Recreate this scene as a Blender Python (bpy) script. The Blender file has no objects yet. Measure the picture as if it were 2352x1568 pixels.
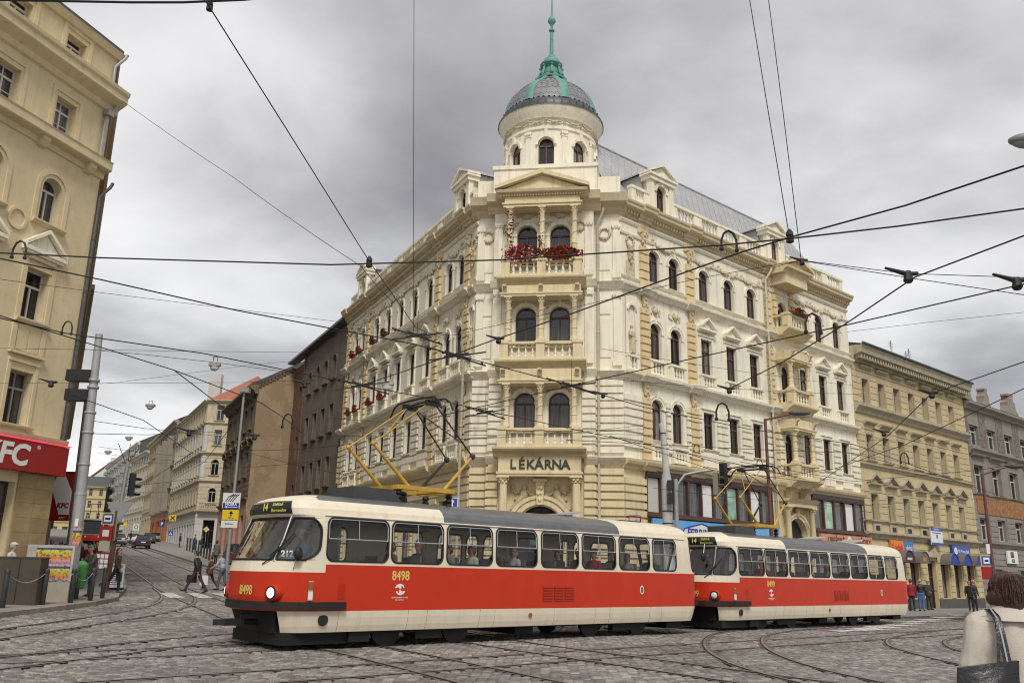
import bpy, math, random
import numpy as np
from mathutils import Matrix, Vector
rad = math.radians
random.seed(7)
S = bpy.context.scene
COL = S.collection
# ------------------------------------------------------------------ camera
CAMH, PITCH, ROLL, FPX = 1.5087, .2595, .0212, 2009.666
_c, _s = math.cos(PITCH), math.sin(PITCH)
R_, F_, U_ = Vector((1, 0, 0)), Vector((0, _c, _s)), Vector((0, -_s, _c))
R_, U_ = R_*math.cos(ROLL)+U_*math.sin(ROLL), U_*math.cos(ROLL)-R_*math.sin(ROLL)
cd = bpy.data.cameras.new('camera')
cd.sensor_width = 36.0
cd.lens = 36.0*FPX/2352
cd.clip_end = 3000
cam = bpy.data.objects.new('camera', cd)
M = Matrix((R_, U_, -F_)).transposed().to_4x4()
M.translation = (0, 0, CAMH)
cam.matrix_world = M
COL.objects.link(cam)
S.camera = cam
# ------------------------------------------------------------------ sky, sun, exposure
S.render.engine = 'CYCLES'
S.cycles.filter_width = 1.1
S.view_settings.view_transform = 'Standard'
S.view_settings.look = 'None'
S.view_settings.gamma = 1
S.view_settings.use_curve_mapping = False
S.view_settings.exposure = 0.72
W = bpy.data.worlds.new("World")
S.world = W
W.use_nodes = True
SUN_EL, SUN_AZ = 50, 174          # overcast: weak, very soft sun from behind the camera
def build_sky():
    nt = W.node_tree; N = nt.nodes; L = nt.links
    N.clear()
    out = N.new('ShaderNodeOutputWorld'); bg = N.new('ShaderNodeBackground')
    bg.inputs['Strength'].default_value = 0.12
    sky = N.new('ShaderNodeTexSky'); sky.sky_type = 'NISHITA'; sky.sun_disc = False
    sky.sun_elevation = rad(SUN_EL); sky.sun_rotation = rad(SUN_AZ)
    tc = N.new('ShaderNodeTexCoord')
    sep = N.new('ShaderNodeSeparateXYZ'); L.new(tc.outputs['Generated'], sep.inputs[0])
    def math_(op, a, b=None, clamp=False):
        n = N.new('ShaderNodeMath'); n.operation = op; n.use_clamp = clamp
        for i, v in enumerate((a, b)):
            if v is None: continue
            if isinstance(v, (int, float)): n.inputs[i].default_value = v
            else: L.new(v, n.inputs[i])
        return n.outputs[0]
    zz = math_('ADD', math_('MAXIMUM', sep.outputs['Z'], 0.0), 0.22)
    cx = math_('DIVIDE', sep.outputs['X'], zz); cy = math_('DIVIDE', sep.outputs['Y'], zz)
    comb = N.new('ShaderNodeCombineXYZ'); L.new(cx, comb.inputs[0]); L.new(cy, comb.inputs[1])
    def noise(scale, detail, rough, off, dist=0.0):
        mp = N.new('ShaderNodeMapping'); mp.inputs['Location'].default_value = off
        L.new(comb.outputs[0], mp.inputs[0])
        n = N.new('ShaderNodeTexNoise'); n.inputs['Scale'].default_value = scale
        n.inputs['Detail'].default_value = detail; n.inputs['Roughness'].default_value = rough
        n.inputs['Distortion'].default_value = dist
        L.new(mp.outputs[0], n.inputs['Vector']); return n.outputs['Fac']
    a = noise(.95, 4, .48, (3.1, .35, 0), .25)
    b = noise(2.0, 6, .55, (7.7, 1.2, 4), .15)
    mix = math_('ADD', math_('MULTIPLY', a, .7), math_('MULTIPLY', b, .3))
    # thin bright cloud low over the roofs, thick cloud overhead
    low = math_('MULTIPLY', math_('POWER', math_('SUBTRACT', 1.0, math_('MAXIMUM', sep.outputs['Z'], 0.0)), 3.0), .12)
    f = math_('ADD', mix, low)
    cr = N.new('ShaderNodeValToRGB'); L.new(f, cr.inputs[0])
    e = cr.color_ramp.elements
    e[0].position = .38; e[0].color = (.22, .215, .225, 1)
    e[1].position = .72; e[1].color = (.80, .795, .79, 1)
    m = cr.color_ramp.elements.new(.48); m.color = (.37, .365, .375, 1)
    m = cr.color_ramp.elements.new(.57); m.color = (.57, .565, .57, 1)
    sc = N.new('ShaderNodeMix'); sc.data_type = 'RGBA'; sc.blend_type = 'MULTIPLY'
    sc.inputs[0].default_value = 1.0
    L.new(cr.outputs[0], sc.inputs[6]); sc.inputs[7].default_value = (6.9, 6.9, 6.9, 1)
    mx = N.new('ShaderNodeMix'); mx.data_type = 'RGBA'; mx.inputs[0].default_value = .96
    L.new(sky.outputs[0], mx.inputs[6]); L.new(sc.outputs[2], mx.inputs[7])
    L.new(mx.outputs[2], bg.inputs['Color']); L.new(bg.outputs[0], out.inputs['Surface'])
build_sky()
sd = bpy.data.lights.new('sun', 'SUN'); sd.energy = 1.5; sd.angle = rad(16); sd.color = (1, .96, .9)
sun = bpy.data.objects.new('sun', sd); COL.objects.link(sun)
_az, _el = rad(SUN_AZ), rad(SUN_EL)
_d = Vector((math.sin(_az)*math.cos(_el), math.cos(_az)*math.cos(_el), math.sin(_el)))
sun.rotation_euler = _d.to_track_quat('Z', 'Y').to_euler()

# ------------------------------------------------------------------ helpers
def ray(x, y):
    return R_*((x-1176)/FPX)-U_*((y-784)/FPX)+F_
def at(x, y, Y):                      # point at distance Y along the view of the photo pixel
    d = ray(x, y); return Vector((0, 0, CAMH))+d*(Y/d.y)
def az(a):
    a = rad(a); return Vector((math.sin(a), math.cos(a), 0))
def smooth(t):
    t = min(1, max(0, t)); return t*t*(3-2*t)
UR = az(48.72)
def g(x, y):                          # terrain height
    s = -.45*x+.89*y
    v = 0 if s < 18 else (.5*(s-18)/27 if s < 45 else .5+.0445*(s-45))
    v *= smooth((4-x)/10)
    t = x*UR.x+(y-23)*UR.y
    if t > 0: v -= .0045*t*smooth((x+2)/8)
    return v
def gpix(x, y, dz=0.0):               # where the view of a pixel meets the terrain
    d = ray(x, y); z = dz
    for _ in range(60):
        t = (z-CAMH)/d.z; P = Vector((0, 0, CAMH))+d*t
        z = .5*z+.5*(g(P.x, P.y)+dz)
    return Vector((P.x, P.y, z))
def frame(o, a):                      # local x along azimuth a, local -y towards the viewer's side
    u = az(a); m = Matrix(((u.x, -u.y, 0), (u.y, u.x, 0), (0, 0, 1))).to_4x4()
    m.translation = o; return m

class MB:
    def __init__(s): s.v = []; s.f = []; s.mi = []; s.M = Matrix(); s.m = 0
    def add(s, pts, faces, m=None):
        b = len(s.v); M = s.M
        s.v += [tuple(M @ Vector(p)) for p in pts]
        for f in faces: s.f.append(tuple(b+i for i in f)); s.mi.append(s.m if m is None else m)
        return s
    def box(s, x0, x1, y0, y1, z0, z1, m=None):
        return s.add([(x0,y0,z0),(x1,y0,z0),(x1,y1,z0),(x0,y1,z0),(x0,y0,z1),(x1,y0,z1),(x1,y1,z1),(x0,y1,z1)],
                     [(0,3,2,1),(4,5,6,7),(0,1,5,4),(1,2,6,5),(2,3,7,6),(3,0,4,7)], m)
    def prism(s, poly, a0, a1, axis='y', m=None):   # extrude a 2D polygon along an axis
        n = len(poly)
        def P(p, a):
            return (p[0], a, p[1]) if axis == 'y' else ((a, p[0], p[1]) if axis == 'x' else (p[0], p[1], a))
        pts = [P(p, a0) for p in poly]+[P(p, a1) for p in poly]
        fs = [tuple(range(n)), tuple(range(2*n-1, n-1, -1))]
        fs += [(i, n+i, n+(i+1) % n, (i+1) % n) for i in range(n)]
        return s.add(pts, fs, m)
    def prof(s, pr, x0, x1, y=0.0, m=None):          # moulding: profile of (out, z) along x
        return s.prism([(y-d, z) for d, z in pr], x0, x1, 'x', m)
    def lathe(s, pr, n=12, c=(0, 0, 0), m=None, a0=0, a1=360, cap=True):
        full = abs(a1-a0) >= 360
        k = n if full else n+1
        pts = []; fs = []
        for r, z in pr:
            for i in range(k):
                a = rad(a0+(a1-a0)*i/n); pts.append((c[0]+r*math.cos(a), c[1]+r*math.sin(a), c[2]+z))
        for j in range(len(pr)-1):
            for i in range(n):
                i2 = (i+1) % k
                fs.append((j*k+i, j*k+i2, (j+1)*k+i2, (j+1)*k+i))
        if cap and full:
            fs.append(tuple(range(k-1, -1, -1))); b = (len(pr)-1)*k; fs.append(tuple(b+i for i in range(k)))
        return s.add(pts, fs, m)
    def tube(s, pts, r, n=6, m=None, cap=True):
        pts = [Vector(p) for p in pts]; V = []; fs = []; up0 = None
        for i, p in enumerate(pts):
            t = (pts[min(i+1, len(pts)-1)]-pts[max(i-1, 0)])
            t = t.normalized() if t.length > 1e-9 else Vector((0, 0, 1))
            if up0 is None:
                up0 = Vector((0, 0, 1)) if abs(t.z) < .9 else Vector((1, 0, 0))
            sd = t.cross(up0)
            if sd.length < 1e-6: sd = t.cross(Vector((.3, 1, .2)))
            sd.normalize(); up = sd.cross(t); up0 = up
            rr = r[i] if isinstance(r, (list, tuple)) else r
            for k in range(n):
                a = 2*math.pi*k/n; V.append(p+sd*(rr*math.cos(a))+up*(rr*math.sin(a)))
        for j in range(len(pts)-1):
            for k in range(n):
                k2 = (k+1) % n; fs.append((j*n+k, j*n+k2, (j+1)*n+k2, (j+1)*n+k))
        if cap:
            fs.append(tuple(range(n-1, -1, -1))); b = (len(pts)-1)*n; fs.append(tuple(b+k for k in range(n)))
        return s.add(V, fs, m)
    def ball(s, c, rx, ry=None, rz=None, n=8, k=5, m=None):
        ry = rx if ry is None else ry; rz = rx if rz is None else rz
        pts = [(c[0], c[1], c[2]-rz)]; fs = []
        for j in range(1, k):
            t = -math.pi/2+math.pi*j/k
            for i in range(n):
                a = 2*math.pi*i/n
                pts.append((c[0]+rx*math.cos(t)*math.cos(a), c[1]+ry*math.cos(t)*math.sin(a), c[2]+rz*math.sin(t)))
        pts.append((c[0], c[1], c[2]+rz)); T = len(pts)-1
        for i in range(n):
            i2 = (i+1) % n
            fs.append((0, 1+i2, 1+i)); fs.append((T, T-n+i, T-n+i2))
            for j in range(k-2): fs.append((1+j*n+i, 1+j*n+i2, 1+(j+1)*n+i2, 1+(j+1)*n+i))
        return s.add(pts, fs, m)
    def arch(s, cx, z, r0, r1, y0, y1, n=14, a0=0, a1=180, m=None):   # arched moulding ring in the xz plane
        pts = []; fs = []
        for i in range(n+1):
            a = rad(a0+(a1-a0)*i/n); c, d = math.cos(a), math.sin(a)
            pts += [(cx+r0*c, y0, z+r0*d), (cx+r1*c, y0, z+r1*d), (cx+r1*c, y1, z+r1*d), (cx+r0*c, y1, z+r0*d)]
        for i in range(n):
            b = 4*i
            for k in range(4):
                k2 = (k+1) % 4; fs.append((b+k, b+k2, b+4+k2, b+4+k))
        fs += [(3, 2, 1, 0), (4*n, 4*n+1, 4*n+2, 4*n+3)]
        return s.add(pts, fs, m)
    def wall(s, x0, x1, z0, z1, holes=(), depth=.25, y=0.0, m=None, mr=None):
        # flat wall facing -y with real openings (cx, w, za, zb, arched)
        xs = {x0, x1}; zs = {z0, z1}
        for cx, w, a, b, ar in holes:
            xs |= {cx-w/2, cx+w/2}; zs |= {a, b}
        xs = sorted(x for x in xs if x0-1e-6 <= x <= x1+1e-6); zs = sorted(z for z in zs if z0-1e-6 <= z <= z1+1e-6)
        for i in range(len(xs)-1):
            xm = (xs[i]+xs[i+1])/2; run = None
            for j in range(len(zs)-1):
                zm = (zs[j]+zs[j+1])/2
                hole = any(abs(xm-h[0]) < h[1]/2 and h[2] < zm < h[3] for h in holes)
                if not hole and run is None: run = zs[j]
                if hole and run is not None:
                    s.add([(xs[i],y,run),(xs[i+1],y,run),(xs[i+1],y,zs[j]),(xs[i],y,zs[j])], [(0,1,2,3)], m); run = None
            if run is not None:
                s.add([(xs[i],y,run),(xs[i+1],y,run),(xs[i+1],y,z1),(xs[i],y,z1)], [(0,1,2,3)], m)
        for cx, w, a, b, ar in holes:
            ol = opening(cx, w, a, b, ar)
            n = len(ol)
            s.add([(p[0], y, p[1]) for p in ol]+[(p[0], y+depth, p[1]) for p in ol],
                  [(i, n+i, n+(i+1) % n, (i+1) % n) for i in range(n)], mr if mr is not None else m)
            if ar:
                r = w/2; zc = b-r; k = 9
                for sg in (-1, 1):
                    arc = [(cx+sg*r*math.cos(rad(90*i/k)), y, zc+r*math.sin(rad(90*i/k))) for i in range(k+1)]
                    s.add([(cx+sg*r, y, b)]+arc, [((0, i+1, i+2) if sg < 0 else (0, i+2, i+1)) for i in range(k)], m)
        return s
    def mesh(s, name, mats, smooth=None):
        me = bpy.data.meshes.new(name)
        me.from_pydata(s.v, [], s.f)
        for mt in (mats if isinstance(mats, (list, tuple)) else [mats]): me.materials.append(mt)
        if any(s.mi): me.polygons.foreach_set('material_index', s.mi)
        if smooth is not None:
            me.polygons.foreach_set('use_smooth', [True]*len(s.f))
            me.set_sharp_from_angle(angle=rad(smooth))
        me.validate(); me.update()
        return me
    def build(s, name, mats, parent=None, M=None, smooth=None, **kw):
        return link(name, s.mesh(name, mats, smooth), parent, M, **kw)
def opening(cx, w, a, b, ar):
    if not ar: return [(cx-w/2, a), (cx+w/2, a), (cx+w/2, b), (cx-w/2, b)]
    r = w/2; zc = b-r
    return [(cx-r, a), (cx+r, a)]+[(cx+r*math.cos(rad(180*i/18)), zc+r*math.sin(rad(180*i/18))) for i in range(19)]
def link(name, me, parent=None, M=None, label=None, cat=None, group=None, kind=None):
    o = bpy.data.objects.new(name, me); COL.objects.link(o)
    if parent is not None: o.parent = parent
    if M is not None: o.matrix_local = M if isinstance(M, Matrix) else Matrix.Translation(M)
    return tag(o, label, cat, group, kind)
def tag(o, label=None, cat=None, group=None, kind=None):
    for k, v in (('label', label), ('category', cat), ('group', group), ('kind', kind)):
        if v: o[k] = v
    return o
def thing(name, label, cat, M=None, group=None):
    return link(name, None, None, M, label, cat, group)
def T(x, y, z): return Matrix.Translation((x, y, z))
def RZ(a): return Matrix.Rotation(rad(a), 4, 'Z')
def RX(a): return Matrix.Rotation(rad(a), 4, 'X')
def RY(a): return Matrix.Rotation(rad(a), 4, 'Y')
_unit = {}
def piece(name, mt, parent, x0, x1, y0, y1, z0, z1, F=None, **kw):   # box sharing one mesh, set by its own scale
    if mt.name not in _unit: _unit[mt.name] = MB().box(-.5, .5, -.5, .5, -.5, .5).mesh('block', mt)
    m = T((x0+x1)/2, (y0+y1)/2, (z0+z1)/2) @ Matrix.Diagonal((x1-x0, y1-y0, z1-z0, 1))
    return link(name, _unit[mt.name], parent, (F @ m) if F is not None else m, **kw)
def text_mesh(txt, size, mt, ext=.004, align='CENTER', bold=0.0, sx=1.0, shear=0.0):
    cu = bpy.data.curves.new('lettering', 'FONT'); cu.body = txt; cu.size = size; cu.extrude = ext
    cu.align_x = align; cu.align_y = 'CENTER'; cu.offset = bold; cu.shear = shear; cu.resolution_u = 3
    ob = bpy.data.objects.new('lettering', cu); COL.objects.link(ob)
    bpy.context.view_layer.update()
    me = bpy.data.meshes.new_from_object(ob.evaluated_get(bpy.context.evaluated_depsgraph_get()))
    bpy.data.objects.remove(ob); bpy.data.curves.remove(cu)
    me.name = 'lettering'; me.materials.clear(); me.materials.append(mt)
    if sx != 1.0: me.transform(Matrix.Diagonal((sx, 1, 1, 1)))
    me.transform(RX(90))              # letters now stand in the xz plane, facing -y
    return me
def text(name, parent, txt, size, mt, x, y, z, F=None, **kw):
    me = text_mesh(txt, size, mt, **kw); m = T(x, y, z)
    return link(name, me, parent, (F @ m) if F is not None else m)
# ------------------------------------------------------------------ materials
_mats = {}
def mat(name, col, rough=.7, metal=0.0, var=0.0, vscale=3.0, dirt=0.0, dcol=(.05, .045, .04), streak=0.0,
        bump=0.0, bscale=40.0, rnd=0.0, spec=.5, coat=0.0, emit=0.0):
    if name in _mats: return _mats[name]
    m = bpy.data.materials.new(name); m.use_nodes = True; _mats[name] = m
    nt = m.node_tree; N = nt.nodes; L = nt.links; b = N['Principled BSDF']
    b.inputs['Roughness'].default_value = rough; b.inputs['Metallic'].default_value = metal
    b.inputs['Specular IOR Level'].default_value = spec; b.inputs['Coat Weight'].default_value = coat
    c = (*col, 1); b.inputs['Base Color'].default_value = c
    if emit:
        b.inputs['Emission Color'].default_value = c; b.inputs['Emission Strength'].default_value = emit
    cur = None
    def noise(scale, detail=5, sc=(1, 1, 1), rough_=.6):
        tc = N.new('ShaderNodeNewGeometry')
        mp = N.new('ShaderNodeMapping'); mp.inputs['Scale'].default_value = sc; L.new(tc.outputs['Position'], mp.inputs[0])
        n = N.new('ShaderNodeTexNoise'); n.inputs['Scale'].default_value = scale; n.inputs['Detail'].default_value = detail
        n.inputs['Roughness'].default_value = rough_
        L.new(mp.outputs[0], n.inputs['Vector']); return n.outputs['Fac']
    def ramp(fac, p0, p1, c0, c1):
        r = N.new('ShaderNodeValToRGB'); L.new(fac, r.inputs[0]); e = r.color_ramp.elements
        e[0].position = p0; e[0].color = c0; e[1].position = p1; e[1].color = c1; return r.outputs[0]
    def mix(a, bb, fac, mode='MIX'):
        x = N.new('ShaderNodeMix'); x.data_type = 'RGBA'; x.blend_type = mode
        for i, v in ((6, a), (7, bb), (0, fac)):
            if isinstance(v, (int, float)): x.inputs[i].default_value = v
            elif isinstance(v, tuple): x.inputs[i].default_value = v
            else: L.new(v, x.inputs[i])
        return x.outputs[2]
    if var:
        lo = tuple(x*(1-var) for x in col)+(1,); hi = tuple(min(1, x*(1+var)) for x in col)+(1,)
        cur = ramp(noise(vscale), .3, .7, lo, hi)
    if rnd:
        oi = N.new('ShaderNodeObjectInfo')
        k = ramp(oi.outputs['Random'], 0, 1, (1-rnd, 1-rnd, 1-rnd, 1), (1+rnd, 1+rnd, 1+rnd, 1))
        cur = mix(cur if cur is not None else c, k, 1.0, 'MULTIPLY')
    if streak:
        f = ramp(noise(1.3, 6, (3.2, 3.2, .28), .65), .5, .72, (0, 0, 0, 1), (streak, streak, streak, 1))
        cur = mix(cur if cur is not None else c, (*dcol, 1), f)
    if dirt:
        f = ramp(noise(2.1, 8, rough_=.7), .5, .72, (0, 0, 0, 1), (dirt, dirt, dirt, 1))
        cur = mix(cur if cur is not None else c, (*dcol, 1), f)
    if cur is not None: L.new(cur, b.inputs['Base Color'])
    if bump:
        bp = N.new('ShaderNodeBump'); bp.inputs['Strength'].default_value = bump; bp.inputs['Distance'].default_value = .02
        L.new(noise(bscale, 4), bp.inputs['Height']); L.new(bp.outputs[0], b.inputs['Normal'])
    return m
def glass_mat(name, base, lo, hi, rough=.04, tint=(1, 1, 1)):   # window with a dim room or curtain behind, per pane
    m = mat(name, base, rough, spec=.6); nt = m.node_tree; N = nt.nodes; L = nt.links; b = N['Principled BSDF']
    oi = N.new('ShaderNodeObjectInfo'); r = N.new('ShaderNodeValToRGB'); L.new(oi.outputs['Random'], r.inputs[0])
    r.color_ramp.interpolation = 'CONSTANT'
    e = r.color_ramp.elements; e[0].position = 0; e[0].color = (lo, lo, lo, 1); e[1].position = .72; e[1].color = (hi*tint[0], hi*tint[1], hi*tint[2], 1)
    k = e.new(.4); k.color = ((lo+hi)*.35,)*3+(1,)
    g_ = N.new('ShaderNodeNewGeometry'); mp = N.new('ShaderNodeMapping'); mp.inputs['Scale'].default_value = (7, 7, .5)
    L.new(g_.outputs['Position'], mp.inputs[0]); n = N.new('ShaderNodeTexNoise'); n.inputs['Scale'].default_value = 1.6
    L.new(mp.outputs[0], n.inputs[0]); rr = N.new('ShaderNodeValToRGB'); L.new(n.outputs['Fac'], rr.inputs[0])
    rr.color_ramp.elements[0].position = .35; rr.color_ramp.elements[0].color = (.35, .35, .35, 1); rr.color_ramp.elements[1].position = .65
    x = N.new('ShaderNodeMix'); x.data_type = 'RGBA'; x.blend_type = 'MULTIPLY'; x.inputs[0].default_value = 1
    L.new(r.outputs[0], x.inputs[6]); L.new(rr.outputs[0], x.inputs[7]); L.new(x.outputs[2], b.inputs['Base Color'])
    return m
def clear_glass(name, tint=(.82, .84, .83), gloss=.03, refl=1.0):
    m = bpy.data.materials.new(name); m.use_nodes = True; nt = m.node_tree; N = nt.nodes; L = nt.links; N.clear()
    o = N.new('ShaderNodeOutputMaterial'); t = N.new('ShaderNodeBsdfTransparent'); t.inputs[0].default_value = (*tint, 1)
    gl = N.new('ShaderNodeBsdfGlossy'); gl.inputs['Roughness'].default_value = gloss
    fr = N.new('ShaderNodeFresnel'); fr.inputs[0].default_value = 1.55
    mu = N.new('ShaderNodeMath'); mu.operation = 'MULTIPLY'; mu.inputs[1].default_value = refl; mu.use_clamp = True
    mx = N.new('ShaderNodeMixShader'); L.new(fr.outputs[0], mu.inputs[0]); L.new(mu.outputs[0], mx.inputs[0])
    L.new(t.outputs[0], mx.inputs[1]); L.new(gl.outputs[0], mx.inputs[2]); L.new(mx.outputs[0], o.inputs[0])
    return m
CREAM = mat('cream_plaster', (.79, .74, .60), .85, var=.05, vscale=.7, streak=.5, dirt=.16, dcol=(.38, .32, .22), bump=.15, bscale=14)
YELLOW = mat('yellow_plaster', (.68, .575, .36), .85, var=.06, vscale=.8, streak=.42, dirt=.14, dcol=(.32, .24, .13), bump=.15, bscale=14)
YDEEP = mat('ochre_plaster', (.66, .525, .30), .85, var=.07, vscale=1.5, streak=.2, dcol=(.27, .2, .1))
STONE = mat('grey_cornice_stone', (.60, .505, .33), .85, var=.1, vscale=1.2, dirt=.4, dcol=(.27, .22, .14))
ORN = mat('cream_stucco_ornament', (.55, .48, .33), .85, var=.15, vscale=6, dirt=.6, dcol=(.2, .16, .1))
WOOD = mat('brown_window_wood', (.075, .034, .026), .5, var=.2, vscale=5)
WHITEW = mat('white_window_paint', (.52, .50, .46), .5, var=.08)
GREYW = mat('grey_window_paint', (.27, .255, .23), .6, var=.15)
GLASS = glass_mat('window_glass', (.02, .02, .02), .014, .24, tint=(1, .98, .95))
GLASSW = glass_mat('house_window_glass', (.03, .03, .03), .012, .14)
SHOPG = glass_mat('shop_window_glass', (.05, .05, .045), .13, .26, tint=(1, .97, .9))
SLATE = mat('grey_slate', (.2, .2, .205), .5, var=.12, vscale=5, rnd=.14)
ROOFM = mat('grey_roof_sheet', (.38, .38, .38), .45, var=.1, vscale=.8, dirt=.25, dcol=(.2, .19, .18))
COPPER = mat('green_copper', (.115, .29, .235), .6, var=.2, vscale=2.2, streak=.4, dcol=(.05, .13, .1), bump=.1, bscale=10)
LEAD = mat('dark_lead', (.07, .075, .075), .45, var=.2, vscale=3)
BLACK = mat('black_metal', (.012, .012, .013), .5, var=.2)
RUBBER = mat('black_rubber', (.01, .01, .01), .6)
DARKG = mat('dark_undercarriage', (.005, .0048, .0045), .75, var=.3, vscale=4)
STEEL = mat('galvanised_steel', (.34, .34, .34), .5, .3, var=.1, vscale=2, dirt=.2, dcol=(.15, .13, .11))
CONC = mat('pole_concrete', (.36, .355, .34), .8, var=.1, vscale=2, dirt=.35, dcol=(.14, .13, .11))
ALU = mat('aluminium_trim', (.55, .55, .55), .3, .9)
REDS = mat('red_sign', (.30, .01, .01), .45)
WHITES = mat('white_sign', (.72, .72, .70), .45, var=.04)
BLUES = mat('blue_sign', (.012, .06, .36), .4)
# ================================================================== ground
UL = az(-26.8); UC = az(98)
P0 = Vector((1.58, 40.0, 0)); L0 = P0-UC*3.4; R0 = P0+UC*3.6
OUT_L = Vector((-UL.y, UL.x, 0))       # out of the left wing, into the side street
OUT_R = Vector((UR.y, -UR.x, 0))
T1D = az(46.6); T1N = Vector((-T1D.y, T1D.x, 0))
COB = mat('cobble_stone', (.235, .225, .212), .6, var=.22, vscale=9, rnd=0, dirt=.35, dcol=(.055, .048, .042), bump=.5, bscale=55)
def island_tone(m, lo, hi):
    nt = m.node_tree; b = nt.nodes['Principled BSDF']; src = b.inputs['Base Color'].links[0].from_socket
    gm = nt.nodes.new('ShaderNodeNewGeometry'); r = nt.nodes.new('ShaderNodeValToRGB')
    oi = nt.nodes.new('ShaderNodeObjectInfo'); ad = nt.nodes.new('ShaderNodeMath'); ad.operation = 'ADD'
    fr = nt.nodes.new('ShaderNodeMath'); fr.operation = 'FRACT'
    nt.links.new(gm.outputs['Random Per Island'], ad.inputs[0]); nt.links.new(oi.outputs['Random'], ad.inputs[1]); nt.links.new(ad.outputs[0], fr.inputs[0])
    nt.links.new(fr.outputs[0], r.inputs[0])
    e = r.color_ramp.elements; e[0].color = (lo, lo*.98, lo*.97, 1); e[1].color = (hi, hi*.985, hi*.95, 1)
    k = e.new(.5); k.color = (.95, .91, .88, 1)
    x = nt.nodes.new('ShaderNodeMix'); x.data_type = 'RGBA'; x.blend_type = 'MULTIPLY'; x.inputs[0].default_value = 1
    nt.links.new(src, x.inputs[6]); nt.links.new(r.outputs[0], x.inputs[7])
    no = nt.nodes.new('ShaderNodeTexNoise'); no.inputs['Scale'].default_value = .38; no.inputs['Detail'].default_value = 6; nt.links.new(gm.outputs['Position'], no.inputs['Vector'])   # worn and oily areas
    r2 = nt.nodes.new('ShaderNodeValToRGB'); nt.links.new(no.outputs['Fac'], r2.inputs[0]); q = r2.color_ramp.elements; q[0].position = .36; q[0].color = (.72, .70, .68, 1); q[1].position = .62; q[1].color = (1.12, 1.11, 1.1, 1)
    y = nt.nodes.new('ShaderNodeMix'); y.data_type = 'RGBA'; y.blend_type = 'MULTIPLY'; y.inputs[0].default_value = 1
    nt.links.new(x.outputs[2], y.inputs[6]); nt.links.new(r2.outputs[0], y.inputs[7]); nt.links.new(y.outputs[2], b.inputs['Base Color'])
island_tone(COB, .62, 1.42)
JOINT = mat('sand_joint', (.07, .063, .057), .95, var=.3, vscale=6, bump=.6, bscale=30)
FARCOB = mat('distant_cobbles', (.21, .195, .176), .7, var=.2, vscale=2.2, dirt=.3, bump=.7, bscale=7)
PAVE = mat('pavement_mosaic', (.24, .225, .2), .85, var=.16, vscale=14, dirt=.3, dcol=(.1, .09, .08), bump=.4, bscale=25)
KERB = mat('granite_kerb', (.27, .235, .19), .8, var=.15, vscale=10, dirt=.25, dcol=(.11, .09, .07), rnd=.12)
RAIL = mat('worn_rail_steel', (.33, .28, .24), .36, .55, var=.3, vscale=5, dirt=.5, dcol=(.1, .055, .035))
GROOVE = mat('rail_groove', (.02, .017, .015), .9)
RCONC = mat('rail_bedding', (.13, .11, .095), .9, var=.2, vscale=8, dirt=.35, dcol=(.11, .06, .04), bump=.3)
def axis(vals):
    out = []
    for a, b, st in vals: out += list(np.arange(a, b, st))
    return out
xs = axis([(-900, -120, 60), (-120, -40, 5), (-40, 50, 1.5), (50, 120, 5), (120, 960, 60)])
ys = axis([(-300, -10, 30), (-10, 80, 1.5), (80, 260, 5), (260, 1500, 60)])
gb = MB()
NX, NY = len(xs), len(ys)
gb.v = [(x, y, g(x, y)-.03 if (y < 260 and abs(x) < 300) else g(x, min(y, 260))-.03) for y in ys for x in xs]
gb.f = [(j*NX+i, j*NX+i+1, (j+1)*NX+i+1, (j+1)*NX+i) for j in range(NY-1) for i in range(NX-1)]
gb.mi = [0]*len(gb.f)
for k, f in enumerate(gb.f):
    a = gb.v[f[0]]
    gb.mi[k] = 0 if (9 < a[1] < 80 and abs(a[0]) < 48) else 1
road = gb.build('road', [JOINT, FARCOB], kind='structure', smooth=60)
# ---- rails (polylines on the ground, metres)
def curve(pts, n=60):                      # Catmull-Rom through points
    P = [Vector((p[0], p[1], 0)) for p in pts]; P = [P[0]*2-P[1]]+P+[P[-1]*2-P[-2]]; out = []
    m = max(6, n//(len(P)-3))
    for i in range(1, len(P)-2):
        for k in range(m):
            t = k/m; a, b, c, d = P[i-1], P[i], P[i+1], P[i+2]
            out.append(.5*((2*b)+(c-a)*t+(2*a-5*b+4*c-d)*t*t+(3*b-a-3*c+d)*t*t*t))
    out.append(P[-2]); return out
def offset(pl, d):
    out = []
    for i, p in enumerate(pl):
        t = (pl[min(i+1, len(pl)-1)]-pl[max(i-1, 0)]).normalized(); out.append(p+Vector((-t.y, t.x, 0))*d)
    return out
def along(n, a, b, D=T1D, N=T1N): return [D*a+N*n, D*b+N*n]
tc1 = Vector((-.03, 22.88, 0)).dot(T1N)
dD = az(-31.7); dN = Vector((dD.y*-1, dD.x, 0))
tracks = []
tracks.append([along(tc1-.72, 3.5, 90)[0], along(tc1-.72, 3.5, 90)[1]])
tracks.append(along(tc1+.72, 3.5, 90))
t2 = tc1-4.45
tracks += [along(t2-.72, -2, 90), along(t2+.72, -2, 90)]
tr3 = curve([(1.9, 9.0), (-.64, 13.25), (-2.86, 17.07), (-6.07, 22.1), (-8.9, 27.6), (-11.35, 32.4), (-16.6, 43.14), (-27, 63.9), (-52, 113)], 120)
tracks += [tr3, offset(tr3, -1.44)]
tr4 = curve([(6.6, 9.2), (3.07, 14.68), (-.82, 20.62), (-4.0, 26.3), (-8.2, 34.5), (-13.0, 44.0), (-23.5, 64.9), (-48.6, 114.2)], 120)
tracks += [tr4, offset(tr4, -1.44)]
tr5 = curve([(-11.6, 12), (-11.25, 18), (-11.18, 22.7), (-11.3, 27.2), (-12.1, 31.6), (-13.95, 36.9), (-16.75, 43.2)], 80)
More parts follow.
